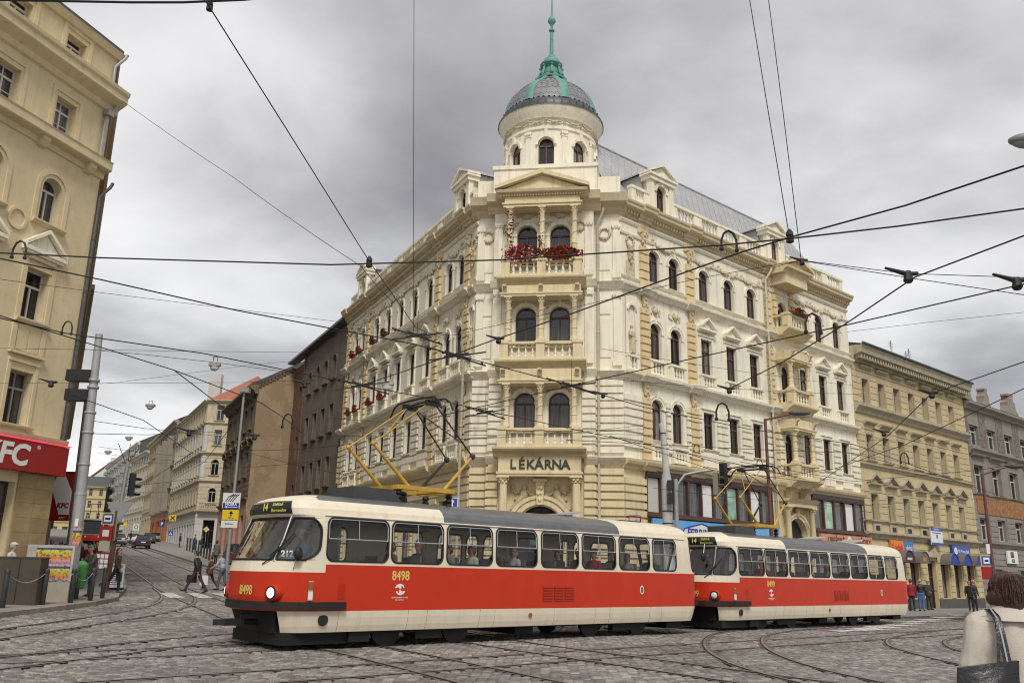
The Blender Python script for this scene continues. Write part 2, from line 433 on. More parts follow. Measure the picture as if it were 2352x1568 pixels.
tracks += [tr5, offset(tr5, -1.2)]
tr6 = curve([(-9.6, 10), (-8.35, 15.37), (-7.45, 18.6), (-5.7, 21.9), (-2.9, 24.9), (.6, 28.2), (5, 32)], 80)
tracks += [tr6, offset(tr6, -1.3)]
tr7 = curve([(5.4, 11), (4.5, 14.18), (4.17, 16.8), (4.4, 20.1), (5.2, 23.9), (6.5, 27.5), (9.2, 31.6), (14, 36.5)], 100)
tracks += [tr7, offset(tr7, -1.4)]
tr8 = curve([(8.9, 14), (8.9, 18.42), (9.25, 21.3), (9.85, 23.75), (11.4, 27.0), (14.5, 31.2), (19, 35.8)], 100)
tracks += [tr8, offset(tr8, -1.42)]
def strip(mb, pl, a, b, dz, m):
    A = offset(pl, a); B = offset(pl, b); n = len(pl)
    pts = [(p.x, p.y, g(p.x, p.y)+dz) for p in A]+[(p.x, p.y, g(p.x, p.y)+dz) for p in B]
    mb.add(pts, [(i, i+1, n+i+1, n+i) for i in range(n-1)], m)
dense = []
for k, pl in enumerate(tracks):
    if len(pl) == 2: pl = [pl[0].lerp(pl[1], i/80) for i in range(81)]
    dense.append(pl); mb = MB(); dz = .0004*k
    strip(mb, pl, -.10, .10, -.004+dz, 2); strip(mb, pl, -.032, .026, .010+dz, 0); strip(mb, pl, .026, .055, .0085+dz, 1)
    mb.build('tram_rail', [RAIL, GROOVE, RCONC], kind='structure')
# ---- cobblestones
KL = [(-12.0, 6), (-12.6, 15), (-12.9, 20), (-13.0, 23.6), (-13.0, 26.3), (-13.2, 29.4), (-13.75, 32.3), (-14.7, 34.6), (-15.9, 37.9), (-17.3, 41.4), (-19.3, 46.0), (-27, 61.2), (-52, 110.5), (-75, 156)]
def kerb_x(y):
    for (a, b), (c, d) in zip(KL, KL[1:]):
        if b <= y <= d: return a+(c-a)*(y-b)/(d-b)
    return -12
rng = np.random.default_rng(3)
da = rad(90-58); ca, sa = math.cos(da), math.sin(da)      # rows run along azimuth 58
pitch_u, pitch_v = .195, .14
U, V = np.meshgrid(np.arange(-24, 92, pitch_u), np.arange(-34, 90, pitch_v))
U = U+(np.arange(U.shape[0]) % 2)[:, None]*pitch_u*.5+rng.normal(0, .012, U.shape)
V = V+.05*np.sin(U*.9+V*.35)+.03*np.sin(U*2.3)+rng.normal(0, .004, V.shape)
X = (U*ca-V*sa).ravel(); Y = (U*sa+V*ca).ravel()
ok = (Y > 10.8) & ((Y < 44) | ((X < -8) & (Y < 82) & (X > -.57*Y)) | ((X > 8) & (Y < 64))) & (np.abs(X) < .625*Y+1.2)
sl_ = (X-L0.x)*OUT_L.x+(Y-L0.y)*OUT_L.y; ok &= (sl_ > 6.6) | (Y < 42)
kx = np.interp(Y, [b for a, b in KL], [a for a, b in KL]); ok &= X > kx+.05
for q, o_ in ((L0, OUT_L), (P0, Vector((-.139, -.99, 0))), (R0, OUT_R)):
    pass
ok &= ((X-R0.x)*OUT_R.x+(Y-R0.y)*OUT_R.y > 5.0) | ((X-P0.x)*-.139+(Y-P0.y)*-.99 > 5.0) | ((X < -6) & (sl_ > 6.6))
X, Y = X[ok], Y[ok]
keep = np.ones(len(X), bool)
for pl in dense:
    P = np.array([(p.x, p.y) for p in pl])
    for i in range(len(P)-1):
        a, b = P[i], P[i+1]; d = b-a; l2 = (d**2).sum()
        if l2 < 1e-9: continue
        t = np.clip(((X-a[0])*d[0]+(Y-a[1])*d[1])/l2, 0, 1)
        keep &= ((X-a[0]-t*d[0])**2+(Y-a[1]-t*d[1])**2) > .105**2
X, Y = X[keep], Y[keep]
n = len(X)
def g_np(x, y):
    s_ = -.45*x+.89*y; v = np.where(s_ < 18, 0, np.where(s_ < 45, .5*(s_-18)/27, .5+.0445*(s_-45))); t = np.clip((4-x)/10, 0, 1); v = v*t*t*(3-2*t)
    tt = x*UR.x+(y-23)*UR.y; k = np.clip((x+2)/8, 0, 1); return v-np.where(tt > 0, .0045*tt*k*k*(3-2*k), 0)
Z = g_np(X, Y)
order = np.argsort(Y+.15*np.abs(X)); X, Y, Z = X[order], Y[order], Z[order]
hu = pitch_u*.5-.008+rng.normal(0, .007, n); hv = pitch_v*.5-.007+rng.normal(0, .005, n)
rot = rad(90-58)+rng.normal(0, .05, n); top = rng.normal(0, .0045, n)
tu, tv = rng.normal(0, .03, n), rng.normal(0, .03, n)
NI = 300                                                   # the nearest ones are objects of their own
st = MB(); st.add([(-1,-1,-.04),(1,-1,-.04),(1,1,-.04),(-1,1,-.04),(-.8,-.74,0),(.78,-.8,0),(.8,.76,0),(-.76,.8,0)],
                  [(4,5,6,7),(0,1,5,4),(1,2,6,5),(2,3,7,6),(3,0,4,7)])
stone = st.mesh('cobblestone', COB)
for i in range(NI):
    link('cobblestone', stone, road, T(X[i], Y[i], Z[i]+top[i]) @ Matrix.Rotation(rot[i], 4, 'Z') @ Matrix.Diagonal((hu[i], hv[i], 1, 1)))
def stones(name, sl, parent):
    x, y, z = X[sl], Y[sl], Z[sl]+top[sl]; m = len(x)
    c, s_ = np.cos(rot[sl]), np.sin(rot[sl]); co = np.empty((m, 8, 3))
    for k, (a, b, dz) in enumerate([(-1,-1,-.04),(1,-1,-.04),(1,1,-.04),(-1,1,-.04),(-.8,-.74,0),(.78,-.8,0),(.8,.76,0),(-.76,.8,0)]):
        lu, lv = a*hu[sl], b*hv[sl]
        co[:, k, 0] = x+lu*c-lv*s_; co[:, k, 1] = y+lu*s_+lv*c; co[:, k, 2] = z+dz+(lu*tu[sl]+lv*tv[sl] if dz == 0 else 0)
    q = np.array([(4,5,6,7),(0,1,5,4),(1,2,6,5),(2,3,7,6),(3,0,4,7)])
    idx = (np.arange(m)[:, None, None]*8+q[None]).reshape(-1).astype(np.int32)
    me = bpy.data.meshes.new(name); me.vertices.add(m*8); me.vertices.foreach_set('co', co.reshape(-1))
    me.loops.add(len(idx)); me.loops.foreach_set('vertex_index', idx)
    nf = m*5; me.polygons.add(nf); me.polygons.foreach_set('loop_start', np.arange(0, nf*4, 4, dtype=np.int32))
    me.materials.append(COB); me.update(calc_edges=True); me.validate()
    link(name, me, parent, kind='stuff')
stones('cobblestone_paving', slice(NI, n), road)
print('cobbles', n)
# ---- pavements and kerbs
def pavement(name, line, off, dz, mt=PAVE, back=None):     # line = kerb polyline (x, y), off = width to the left of it
    pl = []
    for (a, b), (c, d) in zip(line, line[1:]):
        k = max(1, int(math.hypot(c-a, d-b)/1.2))
        pl += [Vector((a+(c-a)*i/k, b+(d-b)*i/k, 0)) for i in range(k)]
    pl.append(Vector((*line[-1], 0)))
    A = offset(pl, .0); B = offset(pl, off); m = len(pl); mb = MB(); nn = 5
    pts = []
    for j in range(nn+1):
        for i in range(m):
            p = A[i].lerp(B[i], j/nn); pts.append((p.x, p.y, g(p.x, p.y)+dz))
    pts += [(A[i].x, A[i].y, g(A[i].x, A[i].y)-.1) for i in range(m)]
    fs = [(j*m+i, j*m+i+1, (j+1)*m+i+1, (j+1)*m+i) for j in range(nn) for i in range(m-1)]
    b = (nn+1)*m
    fs += [(i, b+i, b+i+1, i+1) for i in range(m-1)]
    mb.add(pts, fs); o = mb.build(name, mt, kind='structure'); return o, pl
def kerbs(parent, pl, dz, side=1, lim=70, w=.3, step=1.0):
    acc = []; L = 0
    for i in range(len(pl)-1):
        a, b = pl[i], pl[i+1]; l = (b-a).length; k = max(1, round(l/step))
        for j in range(k):
            p, q = a.lerp(b, j/k), a.lerp(b, (j+1)/k); c = (p+q)/2
            if c.y > lim: return
            t = (q-p); an = math.atan2(t.y, t.x)
            dzz = g(q.x, q.y)-g(p.x, p.y)
            m = T(c.x, c.y, g(c.x, c.y)+dz+random.uniform(-.004, .004)) @ Matrix.Rotation(an, 4, 'Z') @ Matrix.Rotation(-math.atan2(dzz, t.length), 4, 'Y')
            mb = None
            piece('kerb_stone', KERB, parent, -t.length/2+.006, t.length/2-.006, -.02 if side > 0 else -w+.02, w-.02 if side > 0 else .02, -.25, .006, F=m)
pvl, plL = pavement('pavement', KL[:], 7.5, .125)
kerbs(pvl, plL, .125)
pr = [(P0+UC*-3.4+OUT_L*5.2-UL*.5), (P0+Vector((-.139, -.99, 0))*5.2-UC*2.6), (P0+Vector((-.139, -.99, 0))*5.2+UC*2.7), R0+OUT_R*5.0+UR*2.0, R0+OUT_R*5.0+UR*60]
ps = [L0+UL*130+OUT_L*6.5, L0+UL*12+OUT_L*6.5, L0+UL*2+OUT_L*5.6]
line = [(p.x, p.y) for p in ps+pr]
pvr, plR = pavement('pavement', line, 6.7, .115)
kerbs(pvr, plR, .115, lim=85)
# ---- worn crossing stripes
def worn(name, col, cut):
    m = mat(name, col, .8, var=.1); nt = m.node_tree; N = nt.nodes; L = nt.links
    b = N['Principled BSDF']; o = [x for x in N if x.type == 'OUTPUT_MATERIAL'][0]
    ge = N.new('ShaderNodeNewGeometry'); no = N.new('ShaderNodeTexNoise'); no.inputs['Scale'].default_value = 7; no.inputs['Detail'].default_value = 8
    no.inputs['Roughness'].default_value = .75
    L.new(ge.outputs['Position'], no.inputs['Vector']); r = N.new('ShaderNodeValToRGB'); L.new(no.outputs['Fac'], r.inputs[0])
    r.color_ramp.elements[0].position = cut; r.color_ramp.elements[1].position = cut+.06
    t = N.new('ShaderNodeBsdfTransparent'); x = N.new('ShaderNodeMixShader')
    L.new(r.outputs[0], x.inputs[0]); L.new(t.outputs[0], x.inputs[1]); L.new(b.outputs[0], x.inputs[2]); L.new(x.outputs[0], o.inputs[0]); return m
PAINT = worn('worn_white_paint', (.62, .61, .58), .42)
def stripe(c, a, l, w):
    u = az(a); v = Vector((-u.y, u.x, 0)); mb = MB(); k = 8
    pts = []
    for i in range(k+1):
        for s_ in (-1, 1):
            p = c+u*(l*(i/k-.5))+v*(s_*w/2); pts.append((p.x, p.y, g(p.x, p.y)+.016))
    mb.add(pts, [(2*i, 2*i+2, 2*i+3, 2*i+1) for i in range(k)]); mb.build('crossing_stripe', PAINT, kind='structure')
for i in range(9):
    stripe(Vector((-13.6, 37.0, 0))+az(63)*(i*1.08), -27, 4.0, .55)
for i in range(8):
    c = gpix(1975+i*34, 1447-i*5.0); stripe(Vector((c.x, c.y, 0)), 48, 3.4, .5)
for i in range(5):
    c = gpix(2105+i*36, 1414-i*1.5); stripe(Vector((c.x, c.y, 0)), 48, 3.0, .35)
# scraps of paper and leaves lying in the gutter
LIT = mat('white_litter', (.6, .6, .58), .7)
mb = MB()
for px, py in ((162, 1403), (255, 1397), (292, 1389), (303, 1388), (346, 1376), (278, 1427), (450, 1392), (406, 1404), (427, 1404)):
    c = gpix(px, py); mb.M = T(c.x, c.y, c.z+.012) @ RZ(random.uniform(0, 180))
    mb.add([(-.12, -.05, .01), (.1, -.06, .02), (.12, .05, .015), (-.09, .07, .035)], [(0, 1, 2, 3)])
mb.M = Matrix(); mb.build('paper_litter', LIT, label='scraps of white paper scattered along the left kerb', cat='litter', kind='stuff')
# ================================================================== windows and ornament shared by the buildings
_wm = {}
_sm = {}
def surround(o, cx, w, a, b, ar, y, mt, kind='wing'):       # moulded arch or architrave round an opening, a sub-part of its window
    key = (round(w, 3), round(b-a, 3), ar, round(y, 3), mt.name, kind)
    if key not in _sm:
        mb = MB(); h = b-a; d = -y
        if kind == 'wing' or kind == 'bay':
            if ar:
                arches(mb, 0, w, h, d)
                for s in (-1, 1):
                    if kind == 'bay':
                        x = s*(w/2+.1); mb.box(x-.08, x+.08, d-.07, d, 0, h-w/2); mb.box(x-.11, x+.11, d-.1, d, h-w/2-.1, h-w/2+.02)
                    else:
                        mb.box(w/2+.02 if s > 0 else -w/2-.17, w/2+.17 if s > 0 else -w/2-.02, d-.05, d, 0, h-w/2-.1)
                        mb.box(w/2 if s > 0 else -w/2-.2, w/2+.2 if s > 0 else -w/2, d-.09, d, h-w/2-.1, h-w/2+.02)
            else:
                for s in (-1, 1): mb.box(w/2 if s > 0 else -w/2-.15, w/2+.15 if s > 0 else -w/2, d-.06, d, 0, h)
                mb.box(-w/2-.15, w/2+.15, d-.06, d, h, h+.15); mb.box(-w/2-.2, w/2+.2, d-.12, d, h+.15, h+.21)
            mb.prof([(0, -.09), (.1, -.07), (.16, -.02), (.16, .0), (0, .01)], -w/2-.2, w/2+.2, d)
        else:
            t = .16
            if ar:
                mb.arch(0, h-w/2, w/2+.01, w/2+t, d-.06, d+.01, 12)
                for s in (-1, 1): mb.box(w/2 if s > 0 else -w/2-t, w/2+t if s > 0 else -w/2, d-.05, d, 0, h-w/2)
            else:
                for s in (-1, 1): mb.box(w/2 if s > 0 else -w/2-t, w/2+t if s > 0 else -w/2, d-.05, d, 0, h)
                mb.box(-w/2-t, w/2+t, d-.052, d, h, h+t)
            mb.prof([(0, -.1), (.14, -.08), (.17, -.03), (.17, 0), (0, .01)], -w/2-t-.05, w/2+t+.05, d)
            if 'flat' in kind: mb.box(-w/2-t, w/2+t, d-.04, d, h+t+.3, h+t+.42); mb.prof([(0, h+t+.42), (.12, h+t+.45), (.3, h+t+.56), (.32, h+t+.64), (0, h+t+.68)], -w/2-t-.12, w/2+t+.12, d)
            if 'tri' in kind:
                z = h+t+.4; W = w/2+t+.18
                mb.prof([(0, z-.1), (.1, z-.08), (.3, z), (.32, z+.1), (0, z+.12)], -W, W, d)
                for s in (-1, 1): mb.prism([(s*(W+.04), z+.12), (s*(W+.04), z+.24), (0, z+.78), (0, z+.62)], d-.32, d)
                mb.prism([(-W+.1, z+.12), (W-.1, z+.12), (0, z+.64)], d-.08, d)
        _sm[key] = mb.mesh('window_surround', mt)
    return link('window_surround', _sm[key], o)
def window(parent, F, cx, w, a, b, ar=False, fm=WOOD, gm=GLASS, y=.2, style='T', name='window', label=None, sur=None, smt=None, recess=None):
    key = (round(w, 3), round(b-a, 3), ar, fm.name, gm.name, style)
    if key not in _wm:
        h = b-a; t = min(.07, w*.09); mb = MB(); sp = h-w/2 if ar else h
        mb.box(-w/2, -w/2+t, 0, .09, 0, sp); mb.box(w/2-t, w/2, 0, .09, 0, sp); mb.box(-w/2+t, w/2-t, 0, .09, 0, t)
        if ar: mb.arch(0, sp, w/2-t, w/2, 0, .09, 12)
        else: mb.box(-w/2+t, w/2-t, 0, .09, h-t, h)
        tr = sp-t if ar else h*.66
        if style != 'plain':
            mb.box(-w/2+t, w/2-t, -.015, .085, tr, tr+t*1.2)
            mb.box(-t*.5, t*.5, -.01, .08, t, tr)
        if style == 'X': mb.box(-w/2+t, w/2-t, .01, .07, tr*.45, tr*.45+.03); mb.box(-t*.35, t*.35, .01, .07, tr+t, h-t if not ar else sp)
        if style == 'C': mb.box(-t*.4, t*.4, .0, .08, tr, h-t)
        fr = mb.mesh('window', fm)
        ol = opening(0, w-t, t*.4, h-t*.4, ar)
        gp = MB().add([(p[0], .05, p[1]) for p in ol], [tuple(range(len(ol)))]).mesh('pane', gm)
        _wm[key] = (fr, gp)
    fr, gp = _wm[key]
    o = link(name, fr, parent, (F or Matrix()) @ T(cx, y, a))
    if label: o['label'] = label
    link('pane', gp, o)
    if sur: surround(o, cx, w, a, b, ar, y if recess is None else recess, smt or CREAM, sur)
    return o
_bl = {}
def baluster(parent, F, x, y, z, h, mt=CREAM, r=.075):
    k = (round(h, 2), mt.name)
    if k not in _bl:
        pr = [(r*.95, 0), (r*.95, .1*h), (r*.5, .16*h), (r, .36*h), (r*.42, .72*h), (r*.85, .84*h), (r*.85, h)]
        _bl[k] = MB().lathe(pr, 7, cap=False).mesh('baluster', mt, smooth=50)
    return link('baluster', _bl[k], parent, (F or Matrix()) @ T(x, y, z))
def balustrade(root, F, x0, x1, y, z, h, n, mt=CREAM, post=.14, th=.2, name='balustrade', side=False):
    mb = MB()
    mb.box(x0, x1, y-th/2, y+th/2, z, z+.13*h); mb.box(x0-.02, x1+.02, y-th/2-.03, y+th/2+.03, z+h*.86, z+h)
    mb.box(x0, x0+post, y-th/2+.01, y+th/2-.01, z+.13*h, z+.86*h); mb.box(x1-post, x1, y-th/2+.01, y+th/2-.01, z+.13*h, z+.86*h)
    o = mb.build(name, mt, root, F)
    for i in range(n):
        x = x0+post+(x1-x0-2*post)*(i+.5)/n; baluster(o, None, x, y, z+.13*h, h*.73, mt)
    return o
def lumps(mb, pts, r, n=6, k=4, jit=.3):
    for p in pts:
        q = r*random.uniform(1-jit, 1+jit); mb.ball(p, q, q*.8, q, n, k)
def garland(w, sag, r=.075):                # hanging swag of leaves and fruit in the xz plane
    mb = MB(); N = 15
    for i in range(N):
        t = i/(N-1)*2-1; z = -sag*(1-t*t); rr = r*(.7+.7*(1-t*t))
        for k in range(2): lumps(mb, [(t*w/2+random.uniform(-.02, .02), -.06+random.uniform(-.03, .03), z+random.uniform(-rr, rr)*.7)], rr, 6, 4)
    lumps(mb, [(-w/2, -.04, .05), (w/2, -.04, .05), (-w/2, -.03, -.1), (w/2, -.03, -.1), (-w/2, -.03, -.2), (w/2, -.03, -.2)], r, 6, 4)
    return mb
def wreath(r, t=.075):
    mb = MB()
    for i in range(14):
        a = 2*math.pi*i/14; lumps(mb, [(r*math.cos(a), -.03, r*math.sin(a))], t, 6, 4)
    return mb
def foliage_relief(w, h):
    mb = MB(); lumps(mb, [(0, -.05, 0)], h*.3, 7, 5, .05)
    for i in range(26):
        t = random.uniform(-1, 1); lumps(mb, [(t*w/2, -.02, random.uniform(-1, 1)*h*.42*(1-.6*abs(t)))], h*.09, 5, 4)
    return mb
def cartouche(h):
    mb = MB(); mb.prism([(-.2*h, .45*h), (.2*h, .45*h), (.24*h, .1*h), (.12*h, -.3*h), (0, -.5*h), (-.12*h, -.3*h), (-.24*h, .1*h)], -.09, .02)
    lumps(mb, [(-.2*h, -.08, .42*h), (.2*h, -.08, .42*h), (0, -.11, .2*h), (0, -.1, -.1*h), (-.14*h, -.07, -.25*h), (.14*h, -.07, -.25*h), (0, -.07, -.5*h)], .1*h, 6, 4)
    return mb
GAR = garland(1.7, .28).mesh('garland', ORN); GARS = garland(.9, .2, .045).mesh('garland', ORN)
WRE = wreath(.26).mesh('wreath', ORN); FOL = foliage_relief(1.1, .62).mesh('foliage_relief', ORN); FOLS = foliage_relief(.6, .35).mesh('foliage_relief', ORN)
CAR = cartouche(.8).mesh('cartouche', mat('ochre_stucco', (.56, .45, .27), .85, var=.1, vscale=6, dirt=.45, dcol=(.25, .19, .11)))
CONS = MB().prism([(-.0, .0), (-.34, .0), (-.34, -.12), (-.2, -.2), (-.12, -.42), (-.06, -.5), (0, -.5)], -.09, .09, 'x').mesh('console_bracket', ORN)
def pediment(w, h, d=.28):                 # triangular hood with recessed field
    mb = MB(); t = .1
    mb.box(-w/2, w/2, -d, 0, 0, t); mb.box(-w/2+.05, w/2-.05, -d+.08, 0, -.07, 0)
    for s in (-1, 1):
        mb.prism([(s*w/2, t), (s*w/2, t+.1), (0, h+.1), (0, h)], -d, 0)
    mb.prism([(-w/2+.1, t), (w/2-.1, t), (0, h-.02)], -.08, 0)
    return mb
PED = pediment(1.42, .62).mesh('pediment', CREAM)
def column(parent, F, x, y, z0, z1, r, mt, spiral=False, cap=True, name='column'):
    h = z1-z0; mb = MB()
    mb.box(-r*1.35, r*1.35, -r*1.35, r*1.35, 0, .08)
    mb.lathe([(r*1.3, .08), (r*1.3, .14), (r*1.05, .18), (r, .22), (r*1.0, h*.27), (r*1.14, h*.275), (r*1.14, h*.29), (r*.98, h*.3), (r*.86, h-.3), (r*.95, h-.28), (r*.86, h-.26), (r*1.0, h-.1), (r*1.25, h-.06)], 12)
    if spiral:
        pts = [(r*1.02*math.cos(a*.5), r*1.02*math.sin(a*.5), h*.32+(h*.6-.2)*a/30) for a in range(31)]
        mb.tube(pts, r*.13, 5)
        for a in range(2, 30, 3): lumps(mb, [pts[a]], r*.24, 5, 4)
    mb.box(-r*1.4, r*1.4, -r*1.4, r*1.4, h-.06, h)
    if cap:
        for a in range(8):
            lumps(mb, [(r*1.12*math.cos(a*.785+.39), r*1.12*math.sin(a*.785+.39), h-.13)], r*.3, 5, 4)
            lumps(mb, [(r*1.0*math.cos(a*.785), r*1.0*math.sin(a*.785), h-.23)], r*.25, 5, 4)
    return mb.build(name, mt, parent, (F or Matrix()) @ T(x, y, z0), smooth=40)

# ================================================================== corner building
CB = thing('corner_house', 'cream and yellow corner apartment house with green copper dome above its pharmacy entrance', 'building')
WL = 21.9; WR = 21.7
L1 = L0+UL*WL
FL = frame(L1, -26.8+180)              # left wing: x runs from its far end (0) to the corner (WL)
FR = frame(R0, 48.72)                  # right wing: x runs from the corner (0) away
FC = frame(P0, 98)                     # corner bay: x = 0 at its middle
Z2, Z3, Z4, ZE, ZC, ZP = 6.55, 10.45, 14.85, 17.55, 19.35, 20.4
xl = lambda u: WL-u
def arches(mb, cx, w, b, y=0):
    r = w/2; mb.arch(cx, b-r, r+.02, r+.15, y-.06, y+.01, 12); mb.arch(cx, b-r, r+.15, r+.19, y-.085, y, 12)
    mb.box(cx-.07, cx+.07, y-.11, y, b-.03, b+.24)
def wing(F, W_, pairs, singles, bay, skip_ground, nm):
    # openings
    H2, H3, H4 = [], [], []
    for u in pairs: H2.append((u, .84, 7.72, 9.68, True)); H3.append((u, .86, 11.55, 13.46, True)); H4.append((u, .84, 15.5, 17.22, True))
    for u in singles: H2.append((u, .90, 7.72, 9.58, False)); H3.append((u, .92, 11.5, 13.42, False)); H4.append((u, .90, 15.42, 17.2, True))
    if bay: H2.append((bay, .86, 7.3, 9.4, True)); H3.append((bay, .86, 11.15, 13.3, True)); H4.append((bay, .86, 15.25, 17.1, True))
    lo = Z2
    mb = MB(); mb.wall(0, W_, lo, ZC, H2+H3+H4, .26)
    mb.add([(0, 0, lo), (0, 12, lo), (0, 12, ZC), (0, 0, ZC)], [(0, 1, 2, 3)]); mb.add([(W_, 0, lo), (W_, 12, lo), (W_, 12, ZC), (W_, 0, ZC)], [(0, 1, 2, 3)])
    mb.build('wall', CREAM, CB, F)
    for h in H2+H3+H4: window(CB, F, *h, y=.13, style='C' if not h[4] else 'T', sur='wing', recess=.13)
    # third storey pediments and reliefs
    for u in singles:
        link('pediment', PED, CB, F @ T(u, 0, 13.86)); link('foliage_relief', FOLS, CB, F @ T(u, 0, 13.63))
    for u in pairs: link('foliage_relief', FOL, CB, F @ T(u, 0, 14.08))
    for u in sorted(singles): link('garland', GAR, CB, F @ T(u, 0, 17.75))
    for i in range(0, len(pairs), 2): link('garland', GAR, CB, F @ T((pairs[i]+pairs[i+1])/2, 0, 17.75))
    # second storey keystone bands
    return H2+H3+H4
def quoin(F, x, w, z0, z1, parent=CB):
    n = max(1, int((z1-z0)/.36)); s = (z1-z0)/n
    piece('quoin_strip', YDEEP, parent, x-w/2+.04, x+w/2-.04, -.06, .01, z0, z1, F)
    for i in range(n): piece('quoin_block', YDEEP, parent, x-w/2, x+w/2, -.155, -.01, z0+i*s+.035, z0+(i+1)*s-.055, F)
def course(F, x0, x1, z0, z1, holes, mt, name, step=.36, d=.12):
    n = int(round((z1-z0)/step)); s = (z1-z0)/n
    for i in range(n):
        a, b = z0+i*s+.045, z0+(i+1)*s-.045; cuts = []
        for cx, w, za, zb, ar in holes:
            if za-.05 < (a+b)/2 < zb+(.28 if ar else .24): cuts.append((cx-w/2-.22, cx+w/2+.22))
        x = x0
        for c, d_ in sorted(cuts):
            if c-x > .12: piece(name, mt, CB, x, c, -d, .01, a, b, F)
            x = max(x, d_)
        if x1-x > .12: piece(name, mt, CB, x, x1, -d, .01, a, b, F)
PL = [xl(1.95), xl(3.45), xl(18.1), xl(19.6)]; SL = [xl(6.2), xl(8.5), xl(10.8), xl(13.05), xl(15.25)]
PR = [2.42, 4.0]; SR = [6.5, 8.7, 10.85, 15.95, 18.05, 20.15]; BAY = 13.95
HL = wing(FL, WL, PL, SL, None, False, 'left'); HR = wing(FR, WR, PR, SR, BAY, True, 'right')
QL = [xl(.95), xl(4.85), xl(16.9), xl(21.1)]; QR = [1.6, 5.25, 12.45]
def cornice(F, x0, x1, kind, breaks=(), mt=CREAM):
    mb = MB()
    if kind == 'main':
        pr = [(0, ZE+.9), (.08, ZE+.92), (.12, ZE+1.05), (.2, ZE+1.07), (.2, ZE+1.2), (.38, ZE+1.28), (.5, ZE+1.33), (.52, ZE+1.46), (.58, ZE+1.52), (.6, ZE+1.62), (0, ZE+1.68)]
        mb.prof(pr, x0, x1)
        for b in breaks: mb.prof([(d+.13, z+.004) if d else (d, z) for d, z in pr], b-.5, b+.5)
        x = x0+.1
        while x < x1: mb.box(x, x+.1, -.3, -.12, ZE+1.06, ZE+1.19); x += .22
    elif kind == 'belt3':       # under the fourth storey
        pr = [(0, Z4-.18), (.1, Z4-.14), (.2, Z4), (.3, Z4+.06), (.32, Z4+.16), (0, Z4+.2)]
        mb.prof(pr, x0, x1)
        for b in breaks: mb.prof([(d+.14, z+.004) if d else (d, z) for d, z in pr], b-.5, b+.5)
        mb.prof([(0, Z4+.5), (.08, Z4+.5), (.12, Z4+.56), (.12, Z4+.6), (0, Z4+.61)], x0, x1)
    elif kind == 'belt2':
        pr = [(0, Z3-.1), (.1, Z3-.06), (.18, Z3+.08), (.36, Z3+.16), (.38, Z3+.28), (0, Z3+.33)]
        mb.prof(pr, x0, x1)
        for b in breaks: mb.prof([(d+.14, z+.004) if d else (d, z) for d, z in pr], b-.5, b+.5)
        x = x0+.1
        while x < x1: mb.box(x, x+.07, -.17, -.05, Z3-.05, Z3+.03); x += .15
    elif kind == 'belt1':
        pr = [(0, Z2-.35), (.08, Z2-.33), (.16, Z2-.2), (.34, Z2-.12), (.4, Z2), (.42, Z2+.1), (0, Z2+.16)]
        mb.prof(pr, x0, x1)
        for b in breaks: mb.prof([(d+.12, z+.004) if d else (d, z) for d, z in pr], b-.5, b+.5)
    elif kind == 'frieze':
        mb.prof([(0, ZE+.0), (.07, ZE+.0), (.1, ZE+.1), (0, ZE+.12)], x0, x1)
        mb.prof([(0, ZE+.62), (.06, ZE+.62), (.12, ZE+.72), (.12, ZE+.78), (0, ZE+.8)], x0, x1)
    return mb.build('cornice' if kind != 'frieze' else 'frieze_moulding', mt, CB, F)
for F, W_, Q in ((FL, WL, QL), (FR, WR, QR)):
    for k in ('main', 'belt3', 'belt2', 'belt1', 'frieze'):
        x0, x1 = (-.02, W_+.1) if F is FL else (-.1, W_+.02)
        cornice(F, x0, x1, k, Q, YELLOW if k == 'belt1' else (STONE if k == 'main' else CREAM))
    for q in Q:
        w = .62
        quoin(F, q, w, Z2+.16, Z3-.75); quoin(F, q, w, Z3+.34, Z4-.75); quoin(F, q, w, Z4+.25, ZE-.3)
        for z in (Z3-.45, Z4-.5, ZE+.1): link('cartouche', CAR, CB, F @ T(q, -.06, z))
        piece('frieze_block', YDEEP, CB, q-.4, q+.4, -.1, .01, ZE+.35, ZE+.95, F)
# white banded second storey, yellow banded ground floor
hz2 = [h for h in HL if h[2] < 8]; hr2 = [h for h in HR if h[2] < 8]
def band_zones(Q, W_, w=.34):
    e = sorted(Q); z = []; x = .0
    for q in e:
        z.append((x, q-w)); x = q+w
    z.append((x, W_)); return z
for F, Q, W_, hh in ((FL, QL, WL, hz2), (FR, QR, WR, hr2)):
    for a, b in band_zones(Q, W_):
        if b-a > .15: course(F, a, b, Z2+.62, Z3-.75, [h for h in hh if a < h[0] < b], CREAM, 'rustication_band')
# apron balustrades
def aprons(F, P, S_, zb):
    for i in range(0, len(P), 2):
        for u in (P[i], P[i+1]): balustrade(CB, F, u-.58, u+.58, -.1, zb, .78, 4)
for F, P, S_ in ((FL, PL, SL), (FR, PR, SR)):
    aprons(F, P, S_, Z2+.2); aprons(F, P, S_, Z3+.36)
    for u in S_: balustrade(CB, F, u-.62, u+.62, -.06, Z3+.36, .72, 4)
    for u in S_: piece('apron_panel', CREAM, CB, u-.6, u+.6, -.1, .01, Z2+.3, Z2+1.0, F)
